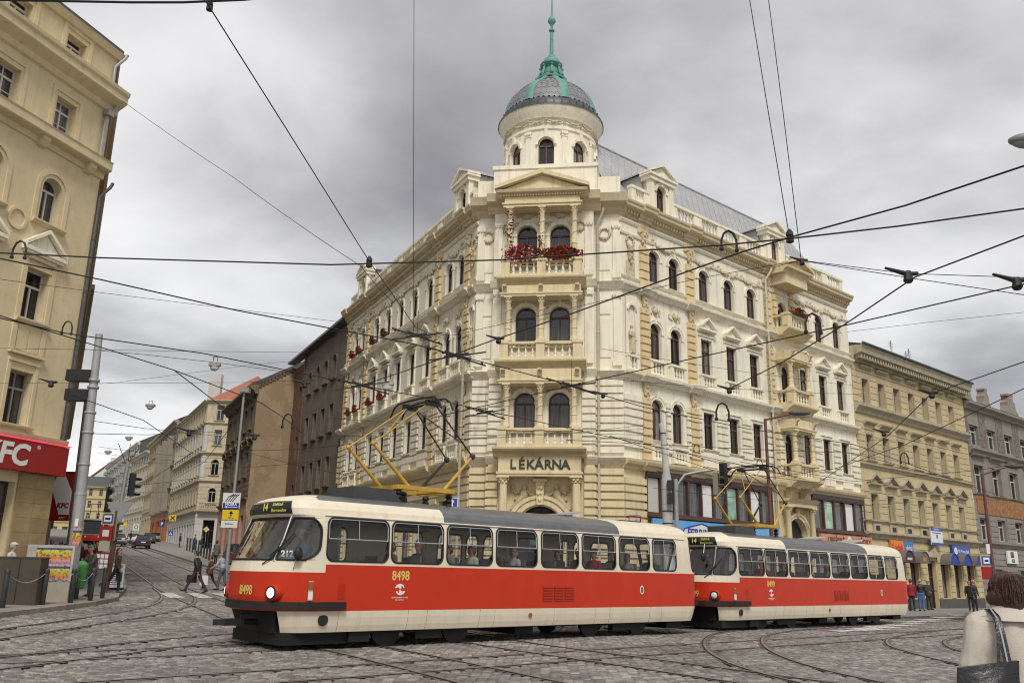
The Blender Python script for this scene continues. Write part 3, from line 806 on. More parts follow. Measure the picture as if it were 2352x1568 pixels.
# parapet above the main cornice
def parapet(F, x0, x1, gaps):
    zs = ZC-.12
    segs = []; x = x0
    for a, b in sorted(gaps): segs.append((x, a)); x = b
    segs.append((x, x1))
    mb = MB()
    mb.box(x0, x1, .02, .36, zs-.2, zs+.12)
    mb.build('parapet_base', CREAM, CB, F)
    for a, b in segs:
        n = max(1, round((b-a)/2.1)); w = (b-a)/n
        for i in range(n): balustrade(CB, F, a+i*w, a+(i+1)*w, .17, zs+.12, 1.05, 5, post=.33, th=.26, name='parapet_balustrade')
parapet(FL, .1, WL-.9, [(xl(3.2), xl(1.2)), (xl(20.2), xl(18.0))])
parapet(FR, .9, WR-.1, [(2.2, 4.2), (12.6, 14.9)])
def dormer(F, x):
    o = link('dormer', None, CB, F @ T(x, -.08, -.22))
    mb = MB(); z0 = ZC+.1; z1 = 21.55
    mb.wall(-.8, .8, z0, z1, [(0, .72, z0+.25, z1-.35, True)], .25, y=.12)
    for s in (-1, 1): mb.add([(s*.8, .12, z0), (s*.8, 2.6, z0), (s*.8, 2.6, z1), (s*.8, .12, z1)], [(0, 1, 2, 3)])
    arches(mb, 0, .72, z1-.35, .12)
    mb.box(-.92, -.62, .04, .3, z0, z1-.2); mb.box(.62, .92, .04, .3, z0, z1-.2)
    for s in (-1, 1):                       # scrolled wings
        mb.prism([(s*.92, z0), (s*1.45, z0), (s*1.4, z0+.35), (s*1.15, z0+.5), (s*1.05, z0+.95), (s*.92, z0+1.05)], .14, .4)
        mb.arch(s*1.2, z0+.3, .1, .2, .08, .2, 10, 0, 360)
    mb.build('dormer_wall', CREAM, o)
    mb = MB(); mb.box(-1.02, 1.02, -.06, .6, z1-.2, z1+.02); mb.box(-1.12, 1.12, -.14, .6, z1+.02, z1+.14)
    for s in (-1, 1): mb.prism([(s*1.14, z1+.14), (s*1.14, z1+.27), (0, z1+.86), (0, z1+.72)], -.14, .6)
    mb.prism([(-1.0, z1+.14), (1.0, z1+.14), (0, z1+.7)], .02, .5); mb.build('dormer_gable', CREAM, o)
    mb = MB()
    for s in (-1, 1): mb.prism([(s*1.16, z1+.16), (s*1.16, z1+.24), (0, z1+.9), (0, z1+.82)], .6, 5.2); mb.box(s*.9-.08, s*.9+.08, .61, 5.0, z0, z1+.2)
    mb.build('dormer_roof', ROOFM, o)
    window(o, None, 0, .72, z0+.25, z1-.35, True, y=.3)
for F, x in ((FL, xl(2.2)), (FL, xl(19.1)), (FR, 3.2), (FR, 13.75)): dormer(F, x)
# main roof: sloping sheets with standing seams
RY1, RZ1 = 4.0, 24.65
for F, x0, x1, e0, e1 in ((FL, 0, WL, 0, -1.5), (FR, 0, WR, 1.5, 0)):
    mb = MB(); mb.add([(x0, .4, ZC-.1), (x1, .4, ZC-.1), (x1+e1, RY1, RZ1), (x0+e0, RY1, RZ1), (x0+e0*3, 12, RZ1+.2), (x1+e1*3, 12, RZ1+.2)], [(0, 1, 2, 3), (3, 2, 5, 4)])
    x = x0
    xe = x0 if e0 == 0 else x1; mb.add([(xe, .4, ZC-.1), (xe, 12, ZC-.1), (xe, 12, RZ1+.2), (xe, RY1, RZ1)], [(0, 1, 2, 3)])
    rf = mb.build('roof', ROOFM, CB, F)
    mb = MB(); k = 0
    while k < (x1-x0)/.55+9:                # diagonal lozenge seams
        for s in (-1, 1):
            xa = x0+.55*k-4*(s > 0); pts = []
            for i in range(9):
                xx = xa+s*.5*i; 
                if x0+e0*i/8 <= xx <= x1+e1*i/8: pts.append((xx, .39+(RY1-.4)*i/8-.012, ZC-.1+(RZ1-ZC+.1)*i/8+.012))
            if len(pts) > 1: mb.tube(pts, .013, 3)
        k += 1
    mb.build('roof_seams', ROOFM, rf)
    mb = MB(); mb.tube([(x0+e0, RY1, RZ1+.04), (x1+e1, RY1, RZ1+.04)], .08, 6)
    for i in range(8): mb.tube([(x0+(x1-x0)*(i+.5)/8, RY1, RZ1), (x0+(x1-x0)*(i+.5)/8, RY1, RZ1+.3)], .02, 4)
    mb.build('ridge_cap', ROOFM, rf)
# niches with statues next to the corner, both wings
def statue(F, x):
    mb = MB()
    mb.wall(x-.42, x+.42, Z3+1.1, Z4-.35, [(x, .5, Z3+1.2, Z4-.85, True)], .05, y=-.07); mb.arch(x, Z4-1.1, .25, .36, -.14, -.06, 10)
    mb.build('niche', CREAM, CB, F)
    s = MB(); z = Z3+1.2
    s.lathe([(.17, 0), (.17, .08), (.13, .1), (.14, .35), (.12, .7), (.15, .82), (.17, 1.0), (.15, 1.1), (.06, 1.17), (.05, 1.22)], 9, (x, -.06, z))
    s.ball((x, -.07, z+1.31), .085, .09, .11, 8, 6); s.tube([(x-.15, -.08, z+1.05), (x-.2, -.14, z+.85), (x-.05, -.2, z+.8)], .045, 6); s.tube([(x+.15, -.08, z+1.05), (x+.2, -.12, z+.75), (x+.2, -.16, z+.6)], .045, 6)
    for a in range(5): s.tube([(x-.1+.05*a, -.17, z+.85), (x-.12+.06*a, -.2, z+.05)], .02, 4)
    s.build('statue', ORN, CB, F, smooth=50)
    balustrade(CB, F, x-.4, x+.4, -.08, Z3+.36, .75, 2)
    link('cartouche', CAR, CB, F @ T(x, -.05, ZE-1.0)); link('wreath', WRE, CB, F @ T(x, -.02, ZE-.3))
    piece('date_panel', ORN, CB, x-.3, x+.3, -.06, .01, Z4+.65, Z4+1.35, F)
    text('date_numerals', CB, '1893', .26, ORN, x, -.07, Z4+1.0, F, ext=.012)
statue(FR, .62); statue(FL, xl(.32))

# ---------------------------------------------------------------- corner bay
CX0, CX1 = -3.4, 3.6                       # flank faces run from the wings to the projecting bay
YB = -.5                                   # face of the bay
FCB = FC @ T(-.09, 0, 0)
BW = 2.4
H = [(s*.8, .97, a, b, True) for a, b in ((7.75, 9.62), (11.75, 13.74), (15.75, 17.85)) for s in (-1, 1)]
mb = MB(); mb.wall(CX0, CX1, Z2-.2, ZC, [], y=0); mb.build('wall', CREAM, CB, FC)
mb = MB(); mb.wall(-BW, BW, Z2, ZC+.1, H, .3, y=YB)
for s in (-1, 1): mb.add([(s*BW, YB, 0), (s*BW, .2, 0), (s*BW, .2, ZC+.1), (s*BW, YB, ZC+.1)], [(0, 1, 2, 3)])
mb.build('bay_wall', CREAM, CB, FCB)
for h in H: window(CB, FCB, *h, y=YB+.2, sur='bay', recess=.2)
for h in H: link('foliage_relief', FOLS, CB, FCB @ T(h[0]-.5, YB, h[3]+.05)); link('foliage_relief', FOLS, CB, FCB @ T(h[0]+.5, YB, h[3]+.05))
for x in (-.8, .8): link('garland', GARS, CB, FCB @ T(x, YB-.03, 18.45))
mb = MB()
for z, d in ((Z2, .42), (Z3+.1, .36), (Z4+.05, .32)):
    pr = [(0, z-.25), (.1, z-.2), (d-.08, z), (d, z+.1), (0, z+.17)]
    mb.prof(pr, CX0-.1, -BW, 0); mb.prof(pr, BW-.1, CX1+.1, 0)
    for s in (-1, 1): mb.prof([(q*.6, w+.006) if q else (q, w) for q, w in pr], -BW-.22 if s < 0 else 1.86, -1.86-.18 if s < 0 else BW+.05, YB)
mb.build('belt_moulding', CREAM, CB, FC)
mb = MB(); pr = [(0, ZE+.95), (.14, ZE+1.12), (.22, ZE+1.26), (.6, ZE+1.42), (.66, ZE+1.6), (.74, ZE+1.8), (0, ZE+1.88)]
mb.prof(pr, CX0-.3, CX1+.3, 0); mb.prof([(d*.8, z+.01) for d, z in pr], -2.84, 2.66, YB)
mb.build('cornice', STONE, CB, FC)
for s in (-1, 1):
    for z0, z1 in ((Z4+.7, ZE+.3), (Z3+.8, Z4-.5)):
        for x, y in ((s*2.15-.09, YB), (3.38 if s > 0 else -3.2, 0)):
            mb = MB(); mb.box(x-.17, x+.17, y-.09, y, z0, z1); mb.box(x-.22, x+.22, y-.13, y, z1, z1+.14); mb.box(x-.21, x+.21, y-.13, y, z0-.3, z0)
            for k in range(3): lumps(mb, [(x-.14+.14*k, y-.12, z1-.06)], .07, 5, 4)
            mb.build('pilaster', CREAM, CB, FC)
for s in (-1, 1):
    xm = 2.82 if s > 0 else -2.86
    link('wreath', WRE, CB, FC @ T(xm, -.02, ZE-.05)); link('wreath', WRE, CB, FCB @ T(s*1.75, YB-.02, ZE+.2) @ Matrix.Diagonal((.85, 1, .85, 1)))
    for z0, z1 in ((Z4+.8, ZE-.6), (Z3+.9, Z4-1.6), (Z4-1.4, Z4-.5)): piece('wall_panel', CREAM, CB, xm-.25, xm+.25, -.04, .01, z0, z1, FC)
for i in range(10):
    a = Z2+.35+i*.345
    for s in (-1, 1):
        x0, x1 = (BW-.1, CX1+.03) if s > 0 else (CX0-.03, -BW-.1)
        piece('rustication_band', CREAM, CB, x0, x1, -.13, .02, a, a+.26, FC)
        x0, x1 = (1.86, BW+.06) if s > 0 else (-BW-.06, -1.86)
        piece('rustication_band', CREAM, CB, x0, x1, YB-.13, YB+.3, a, a+.26, FCB)
for i in range(17):
    a = .15+i*.36
    for s in (-1, 1):
        x0, x1 = (BW-.1, CX1+.02) if s > 0 else (CX0-.02, -BW-.1)
        piece('yellow_rustication_block', YELLOW, CB, x0, x1, -.15, .02, a, a+.27, FC)
        x0, x1 = (1.95, BW+.09) if s > 0 else (-BW-.09, -1.95)
        piece('yellow_rustication_block', YELLOW, CB, x0, x1, YB-.14, YB+.35, a, a+.27, FCB)
mb = MB(); mb.box(CX0+.01, -BW-.095, .004, .5, -.3, Z2); mb.box(BW-.085, CX1-.01, .004, .5, -.3, Z2)
mb.M = T(-.09, 0, 0); mb.wall(-BW-.01, BW+.01, -.3, Z2, [(0, 2.1, 0, 4.5, True)], .3, y=YB-.006); mb.M = Matrix(); mb.build('ground_floor_wall', YELLOW, CB, FC)
mb = MB(); zc = 4.5-1.05
mb.arch(0, zc, 1.07, 1.32, YB-.14, YB, 20); mb.arch(0, zc, 1.32, 1.48, YB-.2, YB, 20); mb.arch(0, zc, 1.0, 1.07, YB-.06, YB+.1, 20)
mb.box(-1.48, -1.04, YB-.1, YB, 0, zc); mb.box(1.04, 1.48, YB-.1, YB, 0, zc); mb.build('entrance_arch', YELLOW, CB, FCB)
mb = MB(); yd = YB+.26; mb.arch(0, zc, 0, 1.06, yd, yd+.04, 20); mb.box(-1.06, 1.06, yd-.02, yd+.02, 0, zc); mb.box(-1.06, 1.06, yd-.08, yd, zc-.08, zc+.08); mb.box(-.05, .05, yd-.08, yd-.02, 0, zc)
for a in range(30, 180, 30): mb.tube([(0, yd-.04, zc), (1.03*math.cos(rad(a)), yd-.04, zc+1.03*math.sin(rad(a)))], .025, 5)
for r in (.35, .7): mb.arch(0, zc, r-.02, r+.02, yd-.05, yd, 16)
mb.build('entrance_door', mat('dark_door', (.018, .014, .012), .5), CB, FCB)
yg = YB-.08
for s in (-1, 1):                                   # reclining figures in the spandrels
    GROT = MB()
    x = s*.72
    GROT.ball((x, yg, 5.28), .12, .1, .14, 8, 6); GROT.ball((x+s*.02, yg, 4.98), .18, .12, .24, 8, 6)
    GROT.tube([(x+s*.05, yg-.02, 4.85), (x+s*.33, yg-.02, 4.55), (x+s*.6, yg, 4.3)], [.14, .11, .07], 7); GROT.tube([(x, yg, 4.8), (x+s*.4, yg, 4.42), (x+s*.72, yg, 3.95)], [.13, .1, .06], 7)
    GROT.tube([(x-s*.12, yg-.02, 5.1), (x-s*.3, yg-.02, 4.93), (x-s*.42, yg-.02, 4.98)], .055, 6); GROT.tube([(x+s*.15, yg, 5.12), (x+s*.4, yg, 4.98), (x+s*.52, yg, 5.22)], .055, 6)
    lumps(GROT, [(x+s*.52, yg, 5.27), (x+s*.56, yg, 5.12), (x-s*.42, yg, 4.95), (x-s*.47, yg, 4.85), (x+s*.7, yg, 4.1), (x+s*.4, yg, 4.75)], .09, 6, 4)
    GROT.build('relief_figure', mat('yellow_stucco_relief', (.52, .43, .26), .85, var=.1, vscale=8, dirt=.4, dcol=(.22, .17, .1)), CB, FCB, smooth=60)
mb = MB(); mb.prism([(-.2, 5.55), (.2, 5.55), (.14, 4.5), (-.14, 4.5)], YB-.32, YB); mb.box(-.31, .31, YB-.36, YB, 5.5, 5.64)
lumps(mb, [(-.07, YB-.34, 5.25), (.07, YB-.34, 5.25), (-.07, YB-.33, 4.98), (.07, YB-.33, 4.98), (0, YB-.32, 4.7), (0, YB-.34, 5.42)], .075, 6, 4); mb.build('keystone', YELLOW, CB, FCB)
for s in (-1, 1):
    column(CB, FCB, s*1.62, YB-.5, .1, 5.7, .2, YELLOW)
    for k in range(10):
        a = k*.628; mbx = None
    piece('column_pedestal', YELLOW, CB, s*1.62-.32, s*1.62+.32, YB-.84, YB, -.2, .1, FCB)
mb = MB(); mb.box(-1.88, 1.88, YB-.76, YB, 5.7, 5.8); mb.box(-1.92, 1.92, YB-.8, YB, 5.8, 5.9); mb.box(-1.84, 1.84, YB-.72, YB, 5.9, 6.56)
mb.prof([(0, 6.56), (.72, 6.56), (.8, 6.62), (.9, 6.66), (0, 6.68)], -2.0, 2.0, YB); mb.build('entablature', YELLOW, CB, FCB)
LET = mat('dark_green_letters', (.025, .04, .03), .4)
for i, ch in enumerate('LÉKÁRNA'):
    text('letter', CB, ch, .58, LET, -1.17+i*.39, YB-.74, 6.2, FCB, ext=.03, bold=.012)
def balcony(F, zf, hw, y0, y1, ztop, cols, rail=.85, posts=(-1, 0, 1), nb=4, cm=YELLOW, eh=.0):
    mb = MB(); mb.prof([(0, zf-.4), (y1-.35, zf-.4), (y1-.2, zf-.24), (y1, zf-.14), (y1+.1, zf-.09), (y1+.12, zf-.01), (0, zf)], -hw-.2, hw+.2, y0); mb.build('balcony_slab', cm, CB, F)
    b = link('balcony', None, CB, F)
    mb = MB(); pw = .2
    xs = [p*(hw-pw) for p in posts]; yy = y0-y1+.22
    for x in xs: mb.box(x-pw, x+pw, yy-.19, yy+.19, zf, zf+rail); mb.box(x-pw-.04, x+pw+.04, yy-.23, yy+.23, zf+rail-.07, zf+rail+.05)
    mb.box(-hw, hw, yy-.14, yy+.14, zf, zf+.18); mb.box(-hw-.03, hw+.03, yy-.18, yy+.18, zf+rail-.1, zf+rail+.02)
    for s in (-1, 1): mb.box(s*(hw-pw)-.13, s*(hw-pw)+.13, yy, y0, zf, zf+.17); mb.box(s*(hw-pw)-.16, s*(hw-pw)+.16, yy, y0, zf+rail-.11, zf+rail+.01)
    mb.build('balcony_parapet', cm, b)
    for x0, x1 in zip(xs, xs[1:]):
        for i in range(nb): baluster(b, None, x0+pw+(x1-x0-2*pw)*(i+.5)/nb, yy, zf+.18, rail-.28)
    for s in (-1, 1):
        for i in range(2): baluster(b, None, s*(hw-pw), yy+.35+i*.28, zf+.18, rail-.28)
    for x in cols: column(CB, F, x, yy, zf+rail+.05, ztop, .135, cm, True)
    if eh:
        mb = MB(); mb.box(-hw+.0, hw-.0, yy-.18, y0, ztop, ztop+.1); mb.box(-hw-.04, hw+.04, yy-.22, y0, ztop+.1, ztop+.17); mb.box(-hw+.05, hw-.05, yy-.12, y0, ztop+.17, ztop+eh)
        mb.build('loggia_beam', cm, CB, F)
        for x in xs: link('console_bracket', CONS, CB, F @ T(x, yy-.1, ztop+eh-.01) @ Matrix.Diagonal((1, .8, .75, 1)))
for zf, zt, e in ((6.95, 9.85, .68), (10.93, 13.98, .54), (14.92, 18.45, 0)):
    balcony(FCB, zf, 1.89, YB, 1.0, zt, (-1.53, 0, 1.53), eh=e)
mb = MB(); mb.box(-1.86, 1.86, YB-.95, YB, 18.45, 18.58); mb.box(-1.92, 1.92, YB-1.0, YB, 18.58, 18.66); mb.box(-1.8, 1.8, YB-.9, YB, 18.66, 18.98)
mb.prof([(0, 18.98), (.84, 18.98), (.95, 19.08), (1.15, 19.14), (1.2, 19.26), (0, 19.28)], -2.2, 2.2, YB)
for s in (-1, 1): mb.prism([(s*2.26, 19.28), (s*2.26, 19.46), (0, 20.25), (0, 20.03)], YB-1.28, YB)
mb.prism([(-2.0, 19.28), (2.0, 19.28), (0, 20.02)], YB-1.02, YB); mb.build('pediment', YELLOW, CB, FCB)
x = -2.0
mb = MB()
while x < 2.0: mb.box(x, x+.06, YB-1.03, YB-.92, 18.99, 19.07); x += .13
mb.build('dentil_row', YELLOW, CB, FCB)
mb = MB(); mb.box(-2.6, 2.5, YB-.02, 3.5, ZC+.1, 20.85); mb.box(-2.66, 2.56, YB-.09, 3.4, 20.85, 21.05); mb.box(-3.5, 3.6, .15, 3.4, ZC+.1, 20.6); mb.build('attic_wall', CREAM, CB, FC)
# ---- round tower and dome
TW = link('tower', None, CB, FC @ T(-.14, 3.0, 0))
zb = 21.0; rt = 2.4; wt = 23.15
mb = MB(); N = 8; wins = []; hw = 10.0
mb.lathe([(rt, zb-.4), (rt, zb+.5)], 48, cap=False)
for k in range(N):
    a = -90+k*45; wins.append(a)
    mb.lathe([(rt, zb+.5), (rt, 23.55)], 8, a0=a+hw, a1=a+45-hw, cap=False)
    r = rt*math.sin(rad(hw)); zs = wt-r
    segs = 10; prev = None
    for i in range(segs+1):
        t = -1+2*i/segs; ang = rad(a+hw*t); z = zs+r*math.sqrt(max(0, 1-t*t))
        cur = [(rt*math.cos(ang), rt*math.sin(ang), z), (rt*math.cos(ang), rt*math.sin(ang), 23.55), ((rt-.3)*math.cos(ang), (rt-.3)*math.sin(ang), z)]
        if prev: mb.add([prev[0], cur[0], cur[1], prev[1], prev[2], cur[2]], [(0, 1, 2, 3), (0, 4, 5, 1)])
        prev = cur
    for t in (-1, 1):
        ang = rad(a+hw*t); c, s = math.cos(ang), math.sin(ang); mb.add([(rt*c, rt*s, zb+.5), ((rt-.3)*c, (rt-.3)*s, zb+.5), ((rt-.3)*c, (rt-.3)*s, zs), (rt*c, rt*s, zs)], [(0, 1, 2, 3)])
mb.lathe([(rt, 23.55), (rt+.08, 23.6), (rt+.08, 23.74), (rt, 23.76), (rt, 24.15), (rt+.12, 24.22), (2.6, 24.4), (2.78, 24.68), (2.83, 24.86), (2.5, 24.9)], 48, cap=False)
mb.build('tower_wall', CREAM, TW, smooth=35)
for a in wins:
    window(TW, RZ(a+90) @ T(0, -rt, 0), 0, 2*rt*math.sin(rad(hw))-.02, zb+.5, wt, True, y=.2)
for k in range(N):
    mb = MB(); mb.M = RZ(k*45+22.5) @ T(0, -rt, 0)
    mb.box(-.13, .13, -.09, .05, zb+.2, 23.2); mb.box(-.17, .17, -.12, .05, 23.2, 23.5)
    for q in range(3): lumps(mb, [(-.12+.12*q, -.13, 23.35)], .07, 5, 4)
    mb.build('tower_pilaster', CREAM, TW)
    mb = MB(); mb.M = RZ(k*45) @ T(0, -rt, 0); r = rt*math.sin(rad(hw)); mb.arch(0, wt-r, r, r+.13, -.07, .05, 12); mb.box(-.08, .08, -.12, .04, wt-.02, 23.55)
    mb.build('window_arch', CREAM, TW)
for k in range(16):
    link('garland', GARS, TW, RZ(k*22.5+11) @ T(0, -rt-.03, 24.1) @ Matrix.Diagonal((1, 1, .7, 1)))
    if k % 2: link('foliage_relief', FOLS, TW, RZ(k*22.5) @ T(0, -rt-.01, 23.35) @ Matrix.Diagonal((.7, 1, .9, 1)))
mb = MB(); mb.lathe([(2.86, 24.82), (2.86, 24.9), (2.68, 25.0), (2.64, 25.26), (2.52, 25.4)], 48, cap=False)
for k in range(40):
    mb.M = RZ(k*9); mb.box(-.05, .05, -2.72, -2.62, 25.0, 25.22)
mb.M = Matrix(); mb.build('dome_drum', LEAD, TW, smooth=35)
DOME = [(2.5, 25.38), (2.42, 25.8), (2.2, 26.3), (1.8, 26.8), (1.28, 27.2), (.95, 27.45), (.72, 27.7)]
dome = MB().lathe([(r-.03, z) for r, z in DOME], 48).build('dome', SLATE, TW, smooth=60)
def dome_at(t):                                     # point and slope along the dome profile, t in 0..1
    L = [0]
    for (a, b), (c, d) in zip(DOME, DOME[1:]): L.append(L[-1]+math.hypot(c-a, d-b))
    s = t*L[-1]
    for i in range(len(DOME)-1):
        if s <= L[i+1]+1e-9:
            f = (s-L[i])/(L[i+1]-L[i]); (a, b), (c, d) = DOME[i], DOME[i+1]
            return a+(c-a)*f, b+(d-b)*f, math.atan2(d-b, c-a)
    return DOME[-1][0], DOME[-1][1], math.pi*.8
KITE = [(-.15, .02), (-.15, .12), (0, .3), (.15, .12), (.15, .02), (0, -.13)]
sh = MB().prism(KITE, -.018, .01).mesh('slate_shingle', SLATE)
cand = []
for row in range(12):
    t = (row+.4)/12.5; r, z, sl = dome_at(t); n = max(8, int(2*math.pi*r/.27))
    for k in range(n):
        a = 360*(k+(row % 2)*.5)/n
        cand.append((abs((a+180-8) % 360-180), a, r, z, sl))
cand.sort(key=lambda c: c[0])
hid = MB()
for i, (d, a, r, z, sl) in enumerate(cand):
    m = RZ(a) @ T(0, -r-.012, z) @ RX(math.degrees(math.pi/2-sl)-4)
    if i < 290: link('slate_shingle', sh, dome, m)
    else:
        hid.M = m; hid.prism(KITE, -.018, .01)
hid.M = Matrix(); hid.build('slate_shingles', SLATE, dome, kind='stuff')
for k in range(8):
    mb = MB(); A = -90+k*45+22.5
    for s in range(13):
        r, z, sl = dome_at(s/12); w = .25*(.6+.4*r/2.4); ph = w/max(r, .5)
        for e, h_ in ((-1, .02), (-.55, .07), (0, .085), (.55, .07), (1, .02)):
            a = rad(A)+e*ph; mb.v.append(((r+h_)*math.cos(a), (r+h_)*math.sin(a), z+.03))
    for s in range(12):
        for e in range(4): b = s*5+e; mb.f.append((b, b+1, b+6, b+5)); mb.mi.append(0)
    mb.build('dome_rib', COPPER, dome, smooth=50)
LAN = [(.85, 27.7), (.86, 27.8), (.62, 27.95), (.5, 28.1), (.52, 28.16), (.46, 28.2), (.42, 28.55), (.5, 28.6), (.62, 28.72), (.62, 28.8), (.52, 28.84), (.48, 28.95), (.42, 29.1), (.22, 29.25), (.2, 29.32), (.2, 29.36), (.11, 29.42), (.1, 30.4), (.09, 30.9), (.16, 30.95), (.16, 31.02), (.07, 31.06), (.06, 31.3), (.12, 31.4), (.22, 31.55), (.22, 31.68), (.15, 31.82), (.08, 31.88), (.055, 32.0), (.02, 33.6), (.008, 34.2)]
sp = MB().lathe(LAN, 16)
for k in range(8):
    sp.M = RZ(k*45+8); sp.tube([(.8, 0, 27.85), (.68, 0, 28.05), (.6, 0, 28.3), (.55, 0, 28.6)], [.1, .08, .07, .06], 6); sp.ball((.78, 0, 27.95), .11, .09, .11, 7, 5); sp.ball((.6, 0, 28.55), .09, .08, .09, 7, 5)
sp.M = Matrix(); sp.build('spire', COPPER, TW, smooth=40)
# ---------------------------------------------------------------- ground floors of the wings
mb = MB(); HG = [(xl(u), 1.5, .4, 4.9, False) for u in (3.0, 6.2, 8.5, 10.8, 13.05, 15.25, 18.8)]
mb.wall(0, WL, -.2, Z2, HG, .35); mb.build('ground_floor_wall', YELLOW, CB, FL)
for h in HG: window(CB, FL, *h, y=.25, fm=WOOD, gm=SHOPG, style='T')
course(FL, 0, WL-.05, .5, Z2-.4, HG, YELLOW, 'yellow_rustication_block', d=.09)
HS = [(6.65, 10.3, 4.28, 6.05, False), (6.65, 10.3, .3, 3.2, False), (14.05, 1.9, 0, 4.75, True), (19.0, 6.2, 4.28, 6.05, False), (19.0, 6.2, .3, 3.2, False)]
mb = MB(); mb.wall(0, WR, -.4, Z2, HS, .3); mb.build('ground_floor_wall', YELLOW, CB, FR)
for i in range(16):
    a = .15+i*.36
    piece('yellow_rustication_block', YELLOW, CB, -.02, 1.42, -.14, .01, a, a+.27, FR)
SHW = mat('brown_shopfront', (.085, .04, .028), .5, var=.2, vscale=4)
def shopfront(x0, x1, z0, z1, n, posters):
    o = link('shop_window', None, CB, FR)
    mb = MB(); w = (x1-x0)/n
    mb.box(x0, x1, -.1, .1, z0, z0+.09); mb.box(x0, x1, -.12, .1, z1, z1+.42); mb.box(x0, x1, -.08, .08, z1-.07, z1)
    for i in range(n+1): mb.box(x0+i*w-.05, x0+i*w+.05, -.09, .1, z0+.09, z1-.07)
    mb.box(x0-.1, x1+.1, -.35, .0, z0-.12, z0-.02)
    mb.build('shop_frame', SHW, o)
    for i in range(n):
        MB().add([(x0+i*w+.05, .06, z0+.09), (x0+(i+1)*w-.05, .06, z0+.09), (x0+(i+1)*w-.05, .06, z1-.07), (x0+i*w+.05, .06, z1-.07)], [(0, 1, 2, 3)]).build('pane', SHOPG, o)
    for i, m_ in posters:
        MB().box(x0+i*w+.1, x0+(i+1)*w-.1, .03, .05, z0+.12, z1-.12).build('poster', m_, o)
shopfront(1.5, 11.8, 4.28, 6.05, 10, [(4, WHITES), (6, mat('green_poster', (.25, .42, .34), .5, var=.5, vscale=2)), (8, WHITES), (0, mat('blind', (.5, .5, .46), .7))])
shopfront(15.9, 22.05-.2, 4.28, 6.05, 5, [(1, mat('pale_green_poster', (.4, .55, .4), .5, var=.4, vscale=2)), (3, WHITES)])
shopfront(1.5, 11.8, .3, 3.2, 6, []); shopfront(15.9, 21.8, .3, 3.2, 4, [])
# side entrance with loggia above
mb = MB(); zc = 4.75-.95; mb.arch(14.05, zc, .97, 1.15, -.18, 0, 18); mb.arch(14.05, zc, 1.15, 1.25, -.24, 0, 18); mb.box(12.85, 13.1, -.15, 0, 0, zc); mb.box(15.0, 15.25, -.15, 0, 0, zc); mb.build('entrance_arch', YELLOW, CB, FR)
mb = MB(); mb.arch(14.05, zc, 0, .96, .2, .24, 16); mb.box(13.09, 15.01, .2, .24, 0, zc); mb.box(13.09, 15.01, .14, .2, zc-.06, zc+.06); mb.build('entrance_door', mat('dark_door', (.018, .014, .012), .5), CB, FR)
for s in (-1, 1): column(CB, FR, 14.05+s*1.22, -.35, 0, 5.35, .17, YELLOW)
for s in (-1, 1):
    rl = MB()
    rl.ball((14.05+s*.75, -.15, 4.95), .11, .09, .13, 7, 5); rl.ball((14.05+s*.78, -.14, 4.68), .16, .1, .2, 7, 5); rl.tube([(14.05+s*.8, -.14, 4.6), (14.05+s*1.0, -.13, 4.2), (14.05+s*1.08, -.12, 3.8)], [.12, .09, .05], 6)
    rl.tube([(14.05+s*.65, -.15, 4.8), (14.05+s*.4, -.15, 4.95)], .05, 6)
    rl.build('relief_figure', mat('yellow_stucco_relief', (.5, .4, .2)), CB, FR, smooth=60)
rl = MB(); lumps(rl, [(14.05, -.2, 5.1), (14.05, -.2, 4.95), (14.0, -.18, 5.2), (14.12, -.18, 5.2)], .12, 6, 4)
rl.build('relief_cluster', mat('yellow_stucco_relief', (.5, .4, .2)), CB, FR, smooth=60)
mb = MB(); mb.box(12.6, 15.5, -.55, 0, 5.35, 5.6); mb.prof([(0, 5.6), (.6, 5.6), (.75, 5.75), (0, 5.8)], 12.5, 15.6); mb.build('entablature', YELLOW, CB, FR)
FB = FR @ T(14.05, 0, 0)
for x in (-.75, .75): link('console_bracket', CONS, CB, FB @ T(x, -.05, Z2-.1) @ Matrix.Diagonal((1.6, 2.3, 1.5, 1)))
for zf, zt, e in ((Z2+.22, 9.45, True), (Z3+.42, 13.35, True), (Z4+.4, 17.9, False)):
    balcony(FB, zf, 1.12, 0, 1.05, zt, (-.9, .9) if e else (), rail=.85, posts=(-1, 1), nb=5, eh=.62 if e else 0)
for s in (-1, 1): quoin(FB, s*.9, .34, Z4+1.35, 17.9)
mb = MB(); mb.box(-1.15, 1.15, -1.05, 0, 17.9, 18.5); mb.prof([(0, 18.5), (1.05, 18.5), (1.15, 18.65), (1.35, 18.72), (1.38, 18.85), (0, 18.87)], -1.4, 1.4)
for s in (-1, 1): mb.prism([(s*1.42, 18.87), (s*1.42, 19.03), (0, 19.62), (0, 19.42)], -1.42, 0)
mb.prism([(-1.25, 18.87), (1.25, 18.87), (0, 19.4)], -1.1, 0); mb.build('pediment', YELLOW, CB, FB)
# downpipes
PIPE = mat('cream_downpipe', (.5, .46, .36), .6, var=.1)
def downpipe(F, x, y, z0, z1, root, mt):
    mb = MB(); mb.tube([(x, y, z0), (x, y, z1-.6), (x+.25, y-.2, z1-.1), (x+.3, y-.25, z1+.1)], .065, 8)
    z = z0+1.5
    while z < z1-1: mb.lathe([(.085, 0), (.085, .06)], 8, (x, y, z)); z += 2.2
    mb.build('downpipe', mt, root, F, smooth=40)
downpipe(FC, 2.5, -.16, 0, 18.6, CB, PIPE); downpipe(FR, 12.0, -.3, 0, 18.6, CB, PIPE); downpipe(FL, xl(.3)+.05, -.45, 0, 12, CB, PIPE)
